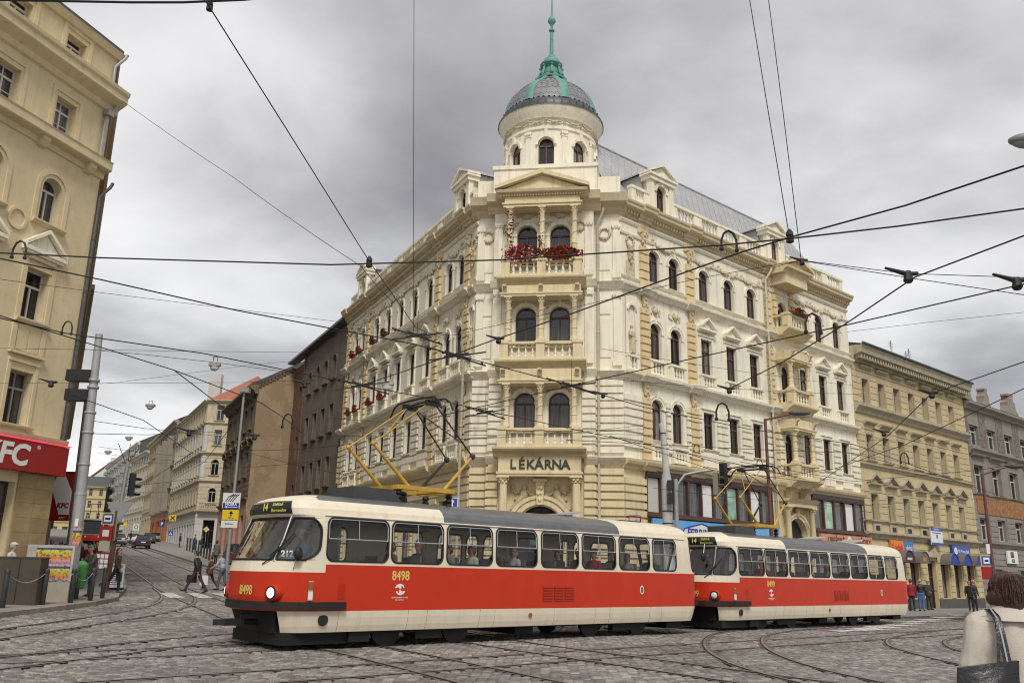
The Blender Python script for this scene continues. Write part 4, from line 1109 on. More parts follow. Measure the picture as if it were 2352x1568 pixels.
# shop signs: things of their own
sg = MB().box(1.6, 11.9, -.3, -.2, 3.3, 4.1).build('shop_sign', [mat('sky_blue_sign', (.12, .38, .72), .45, var=.25, vscale=.9)], None, FR, label='sky blue shop sign with dark blue lettering under the brown shop windows', cat='sign')
mb = MB(); mb.prism([(2.6+1.0, 3.36), (2.9+1.0, 3.75), (4.0+1.2, 4.02), (5.2+1.2, 3.75), (5.5+1.2, 3.36)], -.315, -.3); mb.build('logo_plate', WHITES, sg)
RDL_ = mat('red_letters', (.55, .03, .02), .4); DBL = mat('dark_blue_letters', (.01, .03, .32), .4)
mb = MB(); mb.tube([(3.6, -.32, 3.36), (3.9, -.32, 3.75), (5.2, -.32, 4.02), (6.4, -.32, 3.75), (6.7, -.32, 3.36)], .03, 6); mb.build('logo_rim', DBL, sg)
text('lettering', sg, 'FERRINO', .52, DBL, 5.15, -.325, 3.55, bold=.015, sx=1.05, shear=.15)
[MB().box(9.1+.3*k, 9.3+.3*k, -.31, -.301, 3.45, 3.62).build('worn_letter', RDL_, sg) for k in range(6)]
sg = MB().box(15.95, 21.75, -.45, -.3, 3.45, 4.05).build('shop_sign', mat('salmon_sign', (.55, .25, .15), .6, var=.08), None, FR, label='salmon delicatessen sign with dark serif letters and oval emblem', cat='sign')
MAR = mat('maroon_letters', (.09, .025, .02), .5)
text('lettering', sg, 'LIBEŘSKÉ', .46, MAR, 17.55, -.46, 3.72, bold=.006); text('lettering', sg, 'LAHŮDKY', .46, MAR, 20.5, -.46, 3.72, bold=.006)
MB().arch(19.05, 3.75, 0, .24, -.475, -.45, 18, 0, 360).build('emblem', WHITES, sg); text('lettering', sg, 'LIBEŘSKÉ', .09, MAR, 19.05, -.48, 3.8); text('lettering', sg, 'LAHŮDKY', .09, MAR, 19.05, -.48, 3.68)
def street_sign(F, x, y, z, l, t):
    o = MB().box(x-.42, x+.42, y-.02, y, z-.22, z+.22).build('street_name_sign', REDS, None, F, label=l, cat='sign')
    MB().box(x-.4, x+.4, y-.024, y-.02, z-.2, z-.185).build('rim', WHITES, o); MB().box(x-.4, x+.4, y-.024, y-.02, z+.185, z+.2).build('rim', WHITES, o)
    for a, b, c, d in t: MB().box(x+a, x+b, y-.026, y-.02, z+c, z+d).build('worn_lettering', mat('worn_white_letters', (.6, .5, .48), .6, var=.5, vscale=60), o)
street_sign(FR, .55, -.12, 3.95, 'red enamel street name plate on the yellow wall beside the sky blue shop sign', ((-.36, .06, -.04, .1), (.1, .34, -.04, .1), (-.28, .02, -.17, -.1), (.05, .28, -.17, -.1)))
street_sign(FC, -2.95, -.14, 3.75, 'red enamel street name plate left of the pharmacy entrance by the blue arrow sign', ((-.36, -.06, -.04, .1), (-.03, .34, -.04, .1), (-.28, .26, -.17, -.1)))
gs = MB().box(-.35, 1.0, YB-.35, YB-.3, 2.75, 3.2).build('door_sign', mat('green_sign', (.02, .17, .07), .45), None, FCB, label='green sign board with white letters in front of the pharmacy door', cat='sign')
text('lettering', gs, 'T', .2, WHITES, -.05, YB-.36, 3.0); text('lettering', gs, 'ARE', .2, WHITES, .62, YB-.36, 3.0)
# flowers
LEAFG = mat('flower_leaves', (.04, .085, .025), .7, var=.3, vscale=20); PETR = mat('red_petals', (.72, .035, .03), .6, var=.3, vscale=25); PETP = mat('pink_petals', (.62, .06, .2), .6); PETW = mat('white_petals', (.7, .7, .66), .6)
def flower_box(F, x, y, z, w, label, group, dens=1.0, hang=.25, hi=.35, box=True, mats=None):
    o = thing('flower_box', label, 'flower box', F @ T(x, y, z), group)
    MB().box(-w/2, w/2, -.1, .1, -.02, .16).build('planter', mat('brown_planter', (.05, .03, .025), .7), o)
    for nm, mt, cnt, sz in (('leaves', LEAFG, int(120*w*dens), .07), ('blossoms', PETR, int(150*w*dens), .055)):
        mb = MB()
        for _ in range(cnt):
            px = random.gauss(0, .26)*w; px = max(-w*.6, min(w*.6, px)); t = random.random(); pz = .16+(hi*t*(1-abs(px)/w) if random.random() < .6 else -hang*t); py = -.06-random.random()*.16
            a = Vector([random.uniform(-1, 1) for _ in range(3)]).normalized(); b = a.cross(Vector((.3, .5, .8))).normalized(); q = sz*random.uniform(.6, 1.3); c = Vector((px, py, pz))
            mb.add([c-a*q, c-b*q*.7, c+a*q, c+b*q*.7], [(0, 1, 2, 3)])
        mb.build(nm, mt, o)
    return o
fb = flower_box(FCB, .9, -1.3, 15.82, 1.7, 'long planter overflowing with red flowers on the right half of the top balcony', None, 3.2, .3, .45)
fb = flower_box(FCB, -.85, -1.3, 15.82, 1.4, 'planter of red, pink and white flowers on the left half of the top balcony', None, 2.0, .35, .6)
for nm, mt, n_, cx_ in (('white_blossoms', PETW, 70, .1), ('pink_blossoms', PETP, 90, -.5)):
    mb = MB()
    for _ in range(n_):
        c = Vector((random.gauss(cx_, .22), -.12-random.random()*.12, random.uniform(-.1, .6))); a = Vector([random.uniform(-1, 1) for _ in range(3)]).normalized(); b = a.cross(Vector((.3, .5, .8))).normalized()*.05
        mb.add([c-a*.06, c-b, c+a*.06, c+b], [(0, 1, 2, 3)])
    mb.build(nm, mt, fb)
mb = MB()
for s_, n_ in ((-1.5, 130), (-.05, 60)):                      # creeper climbing the left column
    for _ in range(n_):
        z = random.uniform(0, 2.4 if s_ < -1 else 1.0); c = Vector((s_+.85+random.gauss(0, .06+.05*(2.4-z)/2.4), random.uniform(-.2, .05), z+.1)); a = Vector([random.uniform(-1, 1) for _ in range(3)]).normalized(); b = a.cross(Vector((.3, .5, .8))).normalized()*.05
        mb.add([c-a*.06, c-b, c+a*.06, c+b], [(0, 1, 2, 3)])
mb.build('red_creeper', mat('red_creeper', (.22, .02, .02), .7, var=.4, vscale=20), fb)
for u, z, lb in [(13.05, Z4+.68, 'nearest the corner in the fourth storey'), (15.25, Z4+.68, 'on the last single window of the fourth storey'), (18.1, Z4+.68, 'on the nearer far-pair window, fourth storey'), (19.6, Z4+.68, 'on the farthest window of the fourth storey'),
                 (13.05, Z3+1.1, 'nearest the corner in the third storey'), (15.25, Z3+1.1, 'on the last pedimented window of the third storey'), (18.1, Z3+1.1, 'on the nearer far-pair window, third storey'), (19.6, Z3+1.1, 'on the farthest window of the third storey')]:
    flower_box(FL, xl(u), -.2, z, .8, 'red geranium box of the left wing, '+lb, 'geranium boxes of the left wing', 1.2, .18, .3)
flower_box(FB, 0, -1.0, Z4+1.28, 1.6, 'dark planter with low green plants on the top loggia of the right wing', None, .5, .1, .25)
# ================================================================== the other houses
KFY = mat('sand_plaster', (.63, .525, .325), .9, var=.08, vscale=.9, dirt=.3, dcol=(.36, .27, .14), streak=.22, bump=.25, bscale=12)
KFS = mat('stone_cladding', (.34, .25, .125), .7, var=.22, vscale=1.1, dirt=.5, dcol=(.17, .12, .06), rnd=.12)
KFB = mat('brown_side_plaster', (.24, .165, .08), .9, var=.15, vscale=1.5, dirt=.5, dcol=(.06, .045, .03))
def rows(root, F, rws, y=.22, smt=None):
    for xs_, w, a, b, ar, fm, gm, st, sur in rws:
        for cx in xs_: window(root, F, cx, w, a, b, ar, fm, gm, y, st, sur=sur, smt=smt)
def holes_of(rws): return [(cx, w, a, b, ar) for xs_, w, a, b, ar, *_ in rws for cx in xs_]
def moulding(root, F, x0, x1, z, h, d, mt, name='cornice', y=0):
    return MB().prof([(0, z), (d*.3, z+.06*h), (d*.45, z+.35*h), (d*.9, z+.6*h), (d, z+.68*h), (d, z+.94*h), (0, z+h)], x0, x1, y).build(name, mt, root, F)
def bands(root, F, x0, x1, z0, z1, hs, mt, name, step=.36, d=.05, lim=10**9):
    n = int(round((z1-z0)/step)); s = (z1-z0)/n
    for i in range(n):
        a, b = z0+i*s+.02, z0+(i+1)*s-.02; cuts = []
        for cx, w, za, zb, ar in hs:
            if za-.1 < (a+b)/2 < zb+.2: cuts.append((cx-w/2-.17, cx+w/2+.17))
        x = x0
        for c, d_ in sorted(cuts):
            if c-x > .1: piece(name, mt, root, x, c, -d, .01, a, b, F)
            x = max(x, d_)
        if x1-x > .1: piece(name, mt, root, x, x1, -d, .01, a, b, F)
# ------------------------------------------------ sand-coloured house at the left edge
K0 = Vector((-17, 33, 0)); FK = frame(K0, 17.5); FK2 = frame(K0, -26.8)
KH = thing('sand_house', 'tall sand plastered corner house with arched windows above the red fast food fascia', 'building')
kx_ = [-2.18, -4.9, -7.62, -10.34]
RK = [(kx_, .98, 20.85, 21.85, False, WHITEW, GLASSW, 'T', None), (kx_, .98, 17.68, 19.08, False, WHITEW, GLASSW, 'X', None), (kx_, .92, 13.92, 15.75, True, WHITEW, GLASSW, 'T', None),
      (kx_, 1.0, 10.12, 12.05, False, WHITEW, GLASSW, 'T', None), (kx_, 1.0, 6.3, 8.22, False, GREYW, GLASSW, 'C', None)]
gh = [(-4.0, 4.6, .9, 4.3, False), (-9.6, 4.6, .9, 4.3, False)]
mb = MB(); mb.wall(-12.6, 0, -.2, 22.5, holes_of(RK)+gh, .34); mb.add([(-12.6, 0, -.2), (-12.6, 14, -.2), (-12.6, 14, 22.5), (-12.6, 0, 22.5)], [(0, 1, 2, 3)]); mb.build('wall', KFY, KH, FK)
rows(KH, FK, RK, y=.3)
mb = MB(); k2 = [1.6+2.5*i for i in range(11)]
RK2 = [(k2, 1.0, a, b, False, GREYW, GLASSW, 'T', None) for a, b in ((6.6, 8.5), (10.2, 12.1), (13.9, 15.8), (17.6, 19.1), (20.85, 21.9))]
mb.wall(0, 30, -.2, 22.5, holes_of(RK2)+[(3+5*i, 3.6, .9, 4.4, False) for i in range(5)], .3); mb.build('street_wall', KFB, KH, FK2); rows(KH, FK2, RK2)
for i in range(5): window(KH, FK2, 3+5*i, 3.6, .9, 4.4, fm=WOOD, gm=SHOPG)
mb = MB(); mb.box(-12.6, .1, -.15, 13, 22.5, 22.72); mb.build('roof', LEAD, KH, FK)
for F, x0, x1, mt in ((FK, -12.6, .1, KFY), (FK2, -.05, 30, KFB)):
    q = 1 if F is FK else .42
    for nm, pr, m2 in (('roof_moulding', [(0, 22.2), (.12, 22.22), (.2, 22.42), (.26, 22.5), (0, 22.52)], mt), ('cornice', [(0, 19.7), (.12, 19.75), (.2, 19.95), (.55, 20.15), (.6, 20.2), (.6, 20.45), (.68, 20.55), (.7, 20.68), (0, 20.74)], mt),
                       ('string_course', [(0, 16.75), (.08, 16.78), (.1, 17.0), (.42, 17.06), (.46, 17.1), (.46, 17.38), (.5, 17.45), (0, 17.5)], mt), ('string_course', [(0, 5.76), (.3, 5.78), (.34, 5.9), (.36, 6.0), (0, 6.05)], STONE)):
        MB().prof([(d*q, z+(0 if F is FK else .004)) for d, z in pr], x0, x1+(.15 if F is FK and nm == 'cornice' else 0)).build(nm, m2, KH, F)
for x in (-.75, -3.1, -5.8, -8.6): MB().prism([(-.0, 17.05), (-.34, 17.05), (-.34, 16.9), (-.18, 16.7), (0, 16.65)], x-.17, x+.17, 'x').build('console_block', KFY, KH, FK)
for cx in kx_:                                     # plaster frames, hoods and sills round each axis
    for z0, z1 in ((17.5, 19.28), (20.75, 22.05)):
        mb = MB()
        for s in (-1, 1): mb.box(cx+s*.68-.09, cx+s*.68+.09, -.045, 0, z0, z1)
        mb.box(cx-.77, cx+.77, -.046, 0, z1, z1+.16); mb.build('plaster_frame', KFY, KH, FK)
    mb = MB(); mb.arch(cx, 15.75-.46, .62, .8, -.05, .01, 16); mb.box(cx-.8, cx-.62, -.05, 0, 13.8, 15.29); mb.box(cx+.62, cx+.8, -.05, 0, 13.8, 15.29); mb.build('plaster_frame', KFY, KH, FK)
    MB().prof([(0, 13.72), (.12, 13.76), (.2, 13.84), (.2, 13.9), (0, 13.93)], cx-.78, cx+.78).build('window_sill', KFY, KH, FK)
    link('pediment', PED, KH, FK @ T(cx+.02, 0, 12.62) @ Matrix.Diagonal((1.36, .9, 1.42, 1)) ).data
    mb = MB()
    for s in (-1, 1): mb.box(cx+s*.66-.1, cx+s*.66+.1, -.05, 0, 8.9, 12.35)
    mb.box(cx-.76, cx+.76, -.051, 0, 12.05, 12.2); mb.box(cx-.5, cx-.05, -.03, 0, 8.95, 9.75); mb.box(cx+.05, cx+.5, -.03, 0, 8.95, 9.75); mb.box(cx-.62, cx+.62, -.12, 0, 12.36, 12.5); mb.build('plaster_frame', KFY, KH, FK)
    MB().prof([(0, 9.93), (.12, 9.96), (.2, 10.04), (.2, 10.1), (0, 10.13)], cx-.75, cx+.75).build('window_sill', STONE, KH, FK)
    mb = MB(); mb.box(cx-.78, cx+.78, -.16, 0, 8.78, 8.88); mb.box(cx-.7, cx+.7, -.08, 0, 8.5, 8.62)
    for s in (-1, 1): mb.box(cx+s*.62-.07, cx+s*.62+.07, -.04, 0, 6.1, 8.5)
    mb.build('plaster_frame', KFY, KH, FK)
    MB().prof([(0, 6.16), (.12, 6.18), (.2, 6.24), (.2, 6.28), (0, 6.3)], cx-.75, cx+.75).build('window_sill', STONE, KH, FK)
for x in (-3.53, -6.26, -9): MB().arch(x, 13.62, .32, .42, -.06, .01, 24, 0, 360).build('round_medallion', KFY, KH, FK)
for F, x0, x1 in ((FK, -1.62, -.02), (FK, -7.2, -6.35)):
    for i in range(9): 
        for j in range(2 if x1-x0 > 1 else 1):
            w = (x1-x0)/(2 if x1-x0 > 1 else 1); piece('stone_slab', KFS, KH, x0+j*w+.004, x0+(j+1)*w-.004, -.07, -.01, .02+i*.515, .02+(i+1)*.515-.008, F)
piece('stone_slab', KFS, KH, -6.3, -1.64, -.09, -.01, .0, .88, FK)
for h in gh: window(KH, FK, *h, fm=WOOD, gm=GLASSW, y=.3)
downpipe(FK, -.3, -.12, 17.6, 20.0, KH, STEEL); downpipe(FK, -.2, -.12, 20.8, 22.4, KH, STEEL); downpipe(FK, .06, -.1, 6.0, 16.6, KH, LEAD)
piece('rainwater_head', STEEL, KH, -.42, -.12, -.34, -.1, 19.45, 19.7, FK)
sg = MB().box(-12.5, .1, -.42, -.05, 4.68, 5.74).build('shop_sign', REDS, None, FK, label='long red fascia sign with big white initials on the sand house', cat='sign')
text('lettering', sg, 'KFC', 1.02, WHITES, -2.72, -.43, 5.18, FK and None, bold=.035, sx=1.05, shear=.12)
text('lettering', sg, '®', .2, WHITES, -1.32, -.43, 5.55)
mb = MB().box(-12.5, .12, -.45, -.41, 5.75, 5.8); mb.build('neon_tube', mat('red_neon', (.8, .05, .1), .4, emit=.5), sg)
# hanging banner sign round the corner
bn = thing('banner_sign', 'red and white hanging banner sign beyond the sand house corner', 'sign', frame(at(138, 1140, 35.5), 92))
MB().box(-.52, .5, -.06, .06, -.95, .92).build('board', REDS, bn)
MB().prism([(.1, .9), (.48, .2), (.48, -.7), (.08, -.7), (-.35, .35), (-.2, .82)], -.075, -.06).build('white_field', WHITES, bn)
MB().box(-.6, .56, -.05, .05, .92, 1.0).build('bracket', BLACK, bn)
text('lettering', bn, 'KFC', .26, REDS, .2, -.08, -.36, bold=.012, shear=.1); text('lettering', bn, 'KFC', .13, WHITES, .22, -.07, -.84, shear=.15)
# ------------------------------------------------ yellow house to the right
YP = mat('warm_yellow_plaster', (.53, .43, .245), .9, var=.08, vscale=1.2, streak=.35, dcol=(.24, .19, .11), rnd=.06)
YS = mat('grey_yellow_stucco', (.42, .37, .26), .9, var=.12, vscale=1.6, streak=.5, dcol=(.14, .115, .075), dirt=.3)
YH = thing('yellow_house', 'yellow banded apartment house with seven window axes right of the corner house', 'building')
yx = [23.35+2.14*i for i in range(7)]; X0, X1 = 21.72, 38.55
RY_ = [(yx, .86, 12.45, 14.08, False, GREYW, GLASSW, 'T', 'flat'), (yx, .86, 8.87, 10.5, False, GREYW, GLASSW, 'T', 'flat'), (yx, .86, 5.15, 6.78, False, GREYW, GLASSW, 'T', 'tri')]
dx = [23.7, 25.9, 28.0, 32.5, 34.6, 36.7]
gy = [(x, 1.15, .55, 2.75, False) for x in dx]+[(30.55, 1.2, -.3, 2.95, False)]
mb = MB(); mb.wall(X0, X1, -.5, 15.3, holes_of(RY_)+gy, .3); mb.add([(X0, 0, 15), (X0, 10, 15), (X0, 10, 17.5), (X0, 4, 17.2)], [(0, 1, 2, 3)]); mb.build('wall', YP, YH, FR)
for xs_, w, a, b, ar, fm, gm, st, sur in RY_:
    for cx in xs_: window(YH, FR, cx, w, a, b, ar, fm, gm, .26, st, sur=sur, smt=YS, recess=.26)
hy = holes_of(RY_)
bands(YH, FR, X0, X1, 12.45, 14.9, hy, YP, 'stucco_band', .4); bands(YH, FR, X0, X1, 8.75, 11.6, hy, YP, 'stucco_band', .4); bands(YH, FR, X0, X1, 5.2, 7.3, hy, YP, 'stucco_band', .4)
bands(YH, FR, X0, X1, .55, 3.95, gy, YP, 'ground_floor_band', .38)
piece('plinth', mat('dark_plinth', (.085, .08, .072), .85, var=.15), YH, X0, 29.9, -.06, 0, -.5, .5, FR); piece('plinth', mat('dark_plinth', (.1, .1, .1)), YH, 31.2, X1, -.06, 0, -.5, .5, FR)
for z, h, d in ((11.75, .6, .4), (8.35, .3, .2), (4.05, .45, .35), (5.0, .2, .16)): moulding(YH, FR, X0, X1, z, h, d, YS, 'string_course')
MB().prof([(0, 15.0), (.2, 15.05), (.25, 15.35), (.75, 15.5), (.8, 15.75), (.9, 15.95), (0, 16.0)], X0, X1).build('cornice', YS, YH, FR)
for i in range(46):
    x = X0+.2+i*.36; piece('cornice_bracket', YS, YH, x, x+.15, -.66, -.2, 15.16, 15.44, FR)
for i in range(8):
    x = X0+.5+2.14*i
for x in yx: piece('apron_panel', YS, YH, x-.5, x+.5, -.1, .01, 4.48, 4.98, FR); piece('apron_vent', BLACK, YH, x-.25, x+.25, -.11, -.09, 4.55, 4.85, FR)
mb = MB(); mb.add([(X0, -.9, 16.0), (X1, -.9, 16.0), (X1, 5, 17.6), (X0, 5, 17.6)], [(0, 1, 2, 3)]); mb.tube([(X0, -.92, 16.05), (X1, -.92, 16.05)], .09, 6); mb.build('roof', mat('green_gutter', (.05, .09, .07), .5), YH, FR)
ch = MB().box(24.2, 25.2, 2.2, 4.4, 16.6, 18.0).build('chimney', mat('brick', (.22, .12, .08), .9, var=.2, vscale=8), YH, FR); MB().lathe([(.5, 0), (.5, 2.4)], 12, (0, 0, 0), a0=0, a1=180, cap=False).build('chimney_hood', STEEL, ch, T(24.7, 4.5, 18.0) @ RX(90))
for x, h in ((30.2, 1.4), (32.5, 1.0), (33.0, 1.3)):
    mb = MB(); mb.tube([(x, 1.2, 16.5), (x, 1.2, 16.8+h)], .025, 5)
    for k in range(4): mb.tube([(x-.35, 1.2, 16.6+h-.12*k), (x+.35, 1.2, 16.6+h-.12*k)], .012, 4)
    mb.build('aerial', BLACK, YH, FR)
for h in gy: window(YH, FR, *h, fm=WOOD, gm=SHOPG if h[1] < 1.2 else GLASSW, y=.25)
MB().prism([(29.75, 3.15), (31.35, 3.15), (30.55, 3.85)], -.3, 0).build('door_pediment', YS, YH, FR)
AWG = mat('grey_awning_cloth', (.15, .13, .115), .8); AWB = mat('blue_awning_end', (.02, .05, .3), .6); AWP = mat('plum_awning_end', (.07, .03, .06), .7)
for i, x in enumerate(dx[1:]):
    a = link('awning', None, YH, FR @ T(x, 0, 2.72))
    mb = MB(); mb.arch(0, 0, .72, .75, -.75, 0, 14); mb.build('cloth', AWG, a)
    mb = MB(); mb.arch(0, 0, 0, .72, -.7, -.68, 14); mb.build('end_panel', AWB if i > 1 else (AWP if i == 0 else AWG), a)
    if i == 0: MB().box(-.3, .36, -.712, -.701, .15, .3).build('worn_lettering', mat('worn_white_letters', (.6, .5, .48)), a)
    if i == 1: MB().box(-.25, .25, -.712, -.701, .12, .36).build('worn_lettering', mat('orange_letters', (.45, .18, .05), .5), a)
def board(F, x0, x1, y, z0, z1, mt, label, name='shop_sign', th=.12):
    return MB().box(x0, x1, y-th, y, z0, z1).build(name, mt, None, F, label=label, cat='sign')
ORG = mat('orange_sign', (.72, .2, .02), .4); KB_ = mat('teal_blue_sign', (.02, .17, .4), .4); RDL = mat('red_letters', (.55, .03, .02), .4)
sg = board(FR, 24.6, 27.6, -.1, 3.2, 4.05, ORG, 'orange and blue photo shop sign on the yellow house')
MB().prism([(26.45, 3.2), (27.6, 3.2), (27.6, 4.05), (26.3, 4.05)], -.235, -.221).build('blue_field', KB_, sg)
text('lettering', sg, 'Kodak', .62, RDL, 25.42, -.23, 3.62, bold=.012, sx=.95); text('lettering', sg, 'digital', .5, WHITES, 27.0, -.245, 3.62, sx=.72)
sg = board(FR, 33.5, 36.4, -.12, 3.28, 4.05, BLUES, 'blue bank sign with white lettering above the blue awnings')
MB().arch(34.0, 3.67, 0, .25, -.255, -.24, 18, 0, 360).build('emblem', WHITES, sg); text('lettering', sg, 'GE Money Bank', .34, WHITES, 35.3, -.25, 3.66, sx=.82)
sg = board(FR, 29.9, 31.65, -.38, 3.95, 5.05, WHITES, 'white and blue framed housing notice hung over the yellow house door', 'notice_board', .06)
for z0, z1, t, s_ in ((4.85, 5.05, 'PŮDNÍ BYTY', .15), (3.95, 4.1, '', .1)):
    MB().box(29.9, 31.65, -.445, -.441, z0, z1).build('blue_band', BLUES, sg)
    if t: text('lettering', sg, t, s_, WHITES, 30.78, -.45, (z0+z1)/2)
MB().box(30.1, 31.45, -.446, -.441, 4.7, 4.76).build('text_line', BLUES, sg); MB().box(30.68, 30.88, -.45, -.441, 4.4, 4.62).build('blue_mark', BLUES, sg)
# ------------------------------------------------ grey house at the right edge
GP = mat('grey_render', (.25, .225, .19), .9, var=.1, vscale=1.5, streak=.35, dcol=(.08, .07, .06)); GD = mat('dark_sgraffito', (.16, .14, .12), .9, var=.55, vscale=5, bump=.5, bscale=6); TER = mat('terracotta_frieze', (.30, .14, .06), .9, var=.45, vscale=5, bump=.6, bscale=7)
GH = thing('grey_house', 'dark grey apartment house with curved roof gables and terracotta frieze', 'building')
gx = [40.15, 43.5, 47.0, 50.4, 53.9]; G0, G1 = 38.6, 58
RG = [(gx, 1.75, 11.7, 13.2, False, WHITEW, GLASSW, 'T', None), (gx, 1.75, 8.05, 10.15, False, WHITEW, GLASSW, 'T', 'flat'), (gx, 1.6, 4.65, 6.25, False, WHITEW, GLASSW, 'T', None)]
gg_ = [(41.6+5*i, 2.0, .3, 2.6, False) for i in range(3)]
mb = MB(); mb.wall(G0, G1, -.6, 14.4, holes_of(RG)+gg_, .3); mb.build('wall', GP, GH, FR)
for xs_, w, a, b, ar, fm, gm, st, sur in RG:
    for cx in xs_: window(GH, FR, cx, w, a, b, ar, fm, gm, .24, st, sur=sur, smt=GP, recess=.24)
for h in gg_: window(GH, FR, *h, fm=GREYW, gm=SHOPG, y=.2)
for i in range(len(gx)+1):
    a = G0+.1 if i == 0 else gx[i-1]+1.05; b = G1 if i == len(gx) else gx[i]-1.05
    if b-a > .2: piece('sgraffito_panel', GD, GH, a, b, -.02, .01, 11.6, 14.3, FR)
piece('terracotta_frieze', TER, GH, G0+.5, G1, -.05, .01, 6.55, 7.85, FR)
bands(GH, FR, G0, G1, -.2, 4.15, gg_, GP, 'grey_band', .42); bands(GH, FR, G0, G1, 4.55, 6.45, holes_of(RG), GP, 'grey_band', .36)
for z, h, d in ((10.9, .55, .4), (4.15, .4, .3), (7.85, .15, .12), (14.3, .6, .5)): moulding(GH, FR, G0, G1, z, h, d, GP, 'string_course')
RT = mat('red_roof_tiles', (.33, .12, .07), .8, var=.2, vscale=3, dirt=.3)
mb = MB(); mb.add([(G0, -.5, 14.9), (G1, -.5, 14.9), (G1, 5.5, 17.6), (G0, 5.5, 17.6)], [(0, 1, 2, 3)]); mb.build('roof', RT, GH, FR)
for x, s_ in ((39.7, .7), (43.2, .75), (48.4, 1.35), (53.5, .8)):
    o = [(-1.0, 0), (-.95, .35), (-.7, .45), (-.6, .75), (-.62, .95), (-.35, 1.1), (-.3, 1.35), (-.42, 1.42), (-.42, 1.55), (.42, 1.55), (.42, 1.42), (.3, 1.35), (.35, 1.1), (.62, .95), (.6, .75), (.7, .45), (.95, .35), (1.0, 0)]
    MB().prism([(x+a*s_, 14.9+b*(.7+.3*s_)*1.12) for a, b in o], -.1, .5).build('roof_gable', GP, GH, FR)
sg = board(FR, 43.3, 45.3, -.1, 2.55+.5, 4.0, WHITES, 'white bank sign with red and black square on the grey house')
MB().box(43.9, 44.5, -.235, -.221, 3.72, 3.92).build('red_half', REDS, sg); MB().box(43.9, 44.5, -.235, -.221, 3.5, 3.69).build('black_half', BLACK, sg); text('lettering', sg, 'KB', .36, BLACK, 44.3, -.23, 3.25, bold=.01, sx=1.3)
# ------------------------------------------------ soot-brown house beyond the left wing
BR = mat('sooty_brown_render', (.16, .13, .1), .95, var=.14, vscale=1.0, streak=.5, dcol=(.04, .032, .026), dirt=.3); BK = mat('old_brick', (.16, .085, .055), .95, var=.35, vscale=7, dirt=.4, bump=.6, bscale=18)
BH = thing('brown_house', 'sooty brown apartment house with plain windows beyond the left wing', 'building')
FBH = frame(L0+UL*38, 153.2); bx = [38-u for u in (24.8, 27.1, 29.4, 31.8)]
RB = [(bx, .95, 15.05, 16.85, True, GREYW, GLASSW, 'T', 'x'), (bx, .98, 11.1, 13.15, False, GREYW, GLASSW, 'T', 'x'), (bx, .98, 7.25, 9.35, False, GREYW, GLASSW, 'T', 'x'), (bx, 1.1, 3.0, 5.4, False, GREYW, GLASSW, 'T', None)]
RB2 = [([2.4], .8, z, z+2.0, True, GREYW, GLASSW, 'T', None) for z in (14.4, 10.2, 6.2, 2.8)]
mb = MB(); mb.wall(4.2, 16.1, 0, 18.8, holes_of(RB), .25); mb.build('wall', BR, BH, FBH)
mb = MB(); mb.wall(-.1, 4.2, 0, 18.3, holes_of(RB2), .25, y=.15); mb.build('brick_wall', BK, BH, FBH)
rows(BH, FBH, RB, smt=BR); rows(BH, FBH, RB2, y=.35)
piece('brick_pier', BK, BH, 4.0, 4.35, -.1, .1, 0, 18.6, FBH)
mb = MB(); mb.box(-.2, 16.1, -.55, .2, 18.72, 18.9); mb.build('eave', LEAD, BH, FBH)
mb = MB(); mb.add([(-.2, -.55, 18.9), (16.1, -.55, 18.9), (16.1, 5, 23.5), (4.0, 5, 23.5)], [(0, 1, 2, 3)]); mb.build('roof', mat('weathered_roof', (.2, .185, .16), .8, var=.2, vscale=2), BH, FBH)
# ------------------------------------------------ house with the peeling blind gable
PG = mat('peeling_plaster', (.34, .25, .155), .95, var=.12, vscale=1.2, dirt=.0, bump=.5, bscale=5)
nt = PG.node_tree                                  # flaked patches of darker undercoat with sharp edges
ge = nt.nodes.new('ShaderNodeNewGeometry'); no = nt.nodes.new('ShaderNodeTexNoise'); no.inputs['Scale'].default_value = .42; no.inputs['Detail'].default_value = 9; no.inputs['Roughness'].default_value = .66
rr = nt.nodes.new('ShaderNodeValToRGB'); rr.color_ramp.elements[0].position = .5; rr.color_ramp.elements[1].position = .51
mx = nt.nodes.new('ShaderNodeMix'); mx.data_type = 'RGBA'; b_ = nt.nodes['Principled BSDF']; src = b_.inputs['Base Color'].links[0].from_socket
nt.links.new(ge.outputs['Position'], no.inputs[0]); nt.links.new(no.outputs['Fac'], rr.inputs[0]); nt.links.new(rr.outputs[0], mx.inputs[0]); nt.links.new(src, mx.inputs[6]); mx.inputs[7].default_value = (.29, .205, .125, 1); nt.links.new(mx.outputs[2], b_.inputs['Base Color'])
PH = thing('gable_house', 'old ornate house with peeling blind side wall and pink ground floor', 'building')
G = L0+UL*38+OUT_L*2.9; FPH = frame(G+UL*14, 153.2); FPG = Matrix.Translation(G) @ frame(Vector(), 153.2-90)
gb_ = MB(); gb_.add([(0, 0, 0), (12, 0, 0), (12, 0, 20.5), (3.0, 0, 18.35), (0, 0, 16.4)], [(0, 1, 2, 3, 4)]); gb_.build('gable_wall', PG, PH, FPG)
mb = MB(); 
for i in range(11): mb.box(.0+.28*i-.02, .28*i+.28, -.06, .3, 16.38+.184*i, 16.6+.184*i)
mb.build('coping', BK, PH, FPG)
DK = mat('dark_ornate_stucco', (.17, .135, .09), .95, var=.2, vscale=2, streak=.4, dcol=(.07, .055, .04)); PK = mat('pink_ground_floor', (.50, .29, .22), .85, var=.06)
px_ = [1.6, 4.3, 7.0, 9.7, 12.3]
RP = [(px_, 1.0, 13.0, 15.0, False, GREYW, GLASSW, 'T', 'flat'), (px_, 1.0, 8.9, 11.0, False, GREYW, GLASSW, 'T', 'tri')]
gp_ = [(x, 1.3, 2.2, 5.8, False) for x in px_]
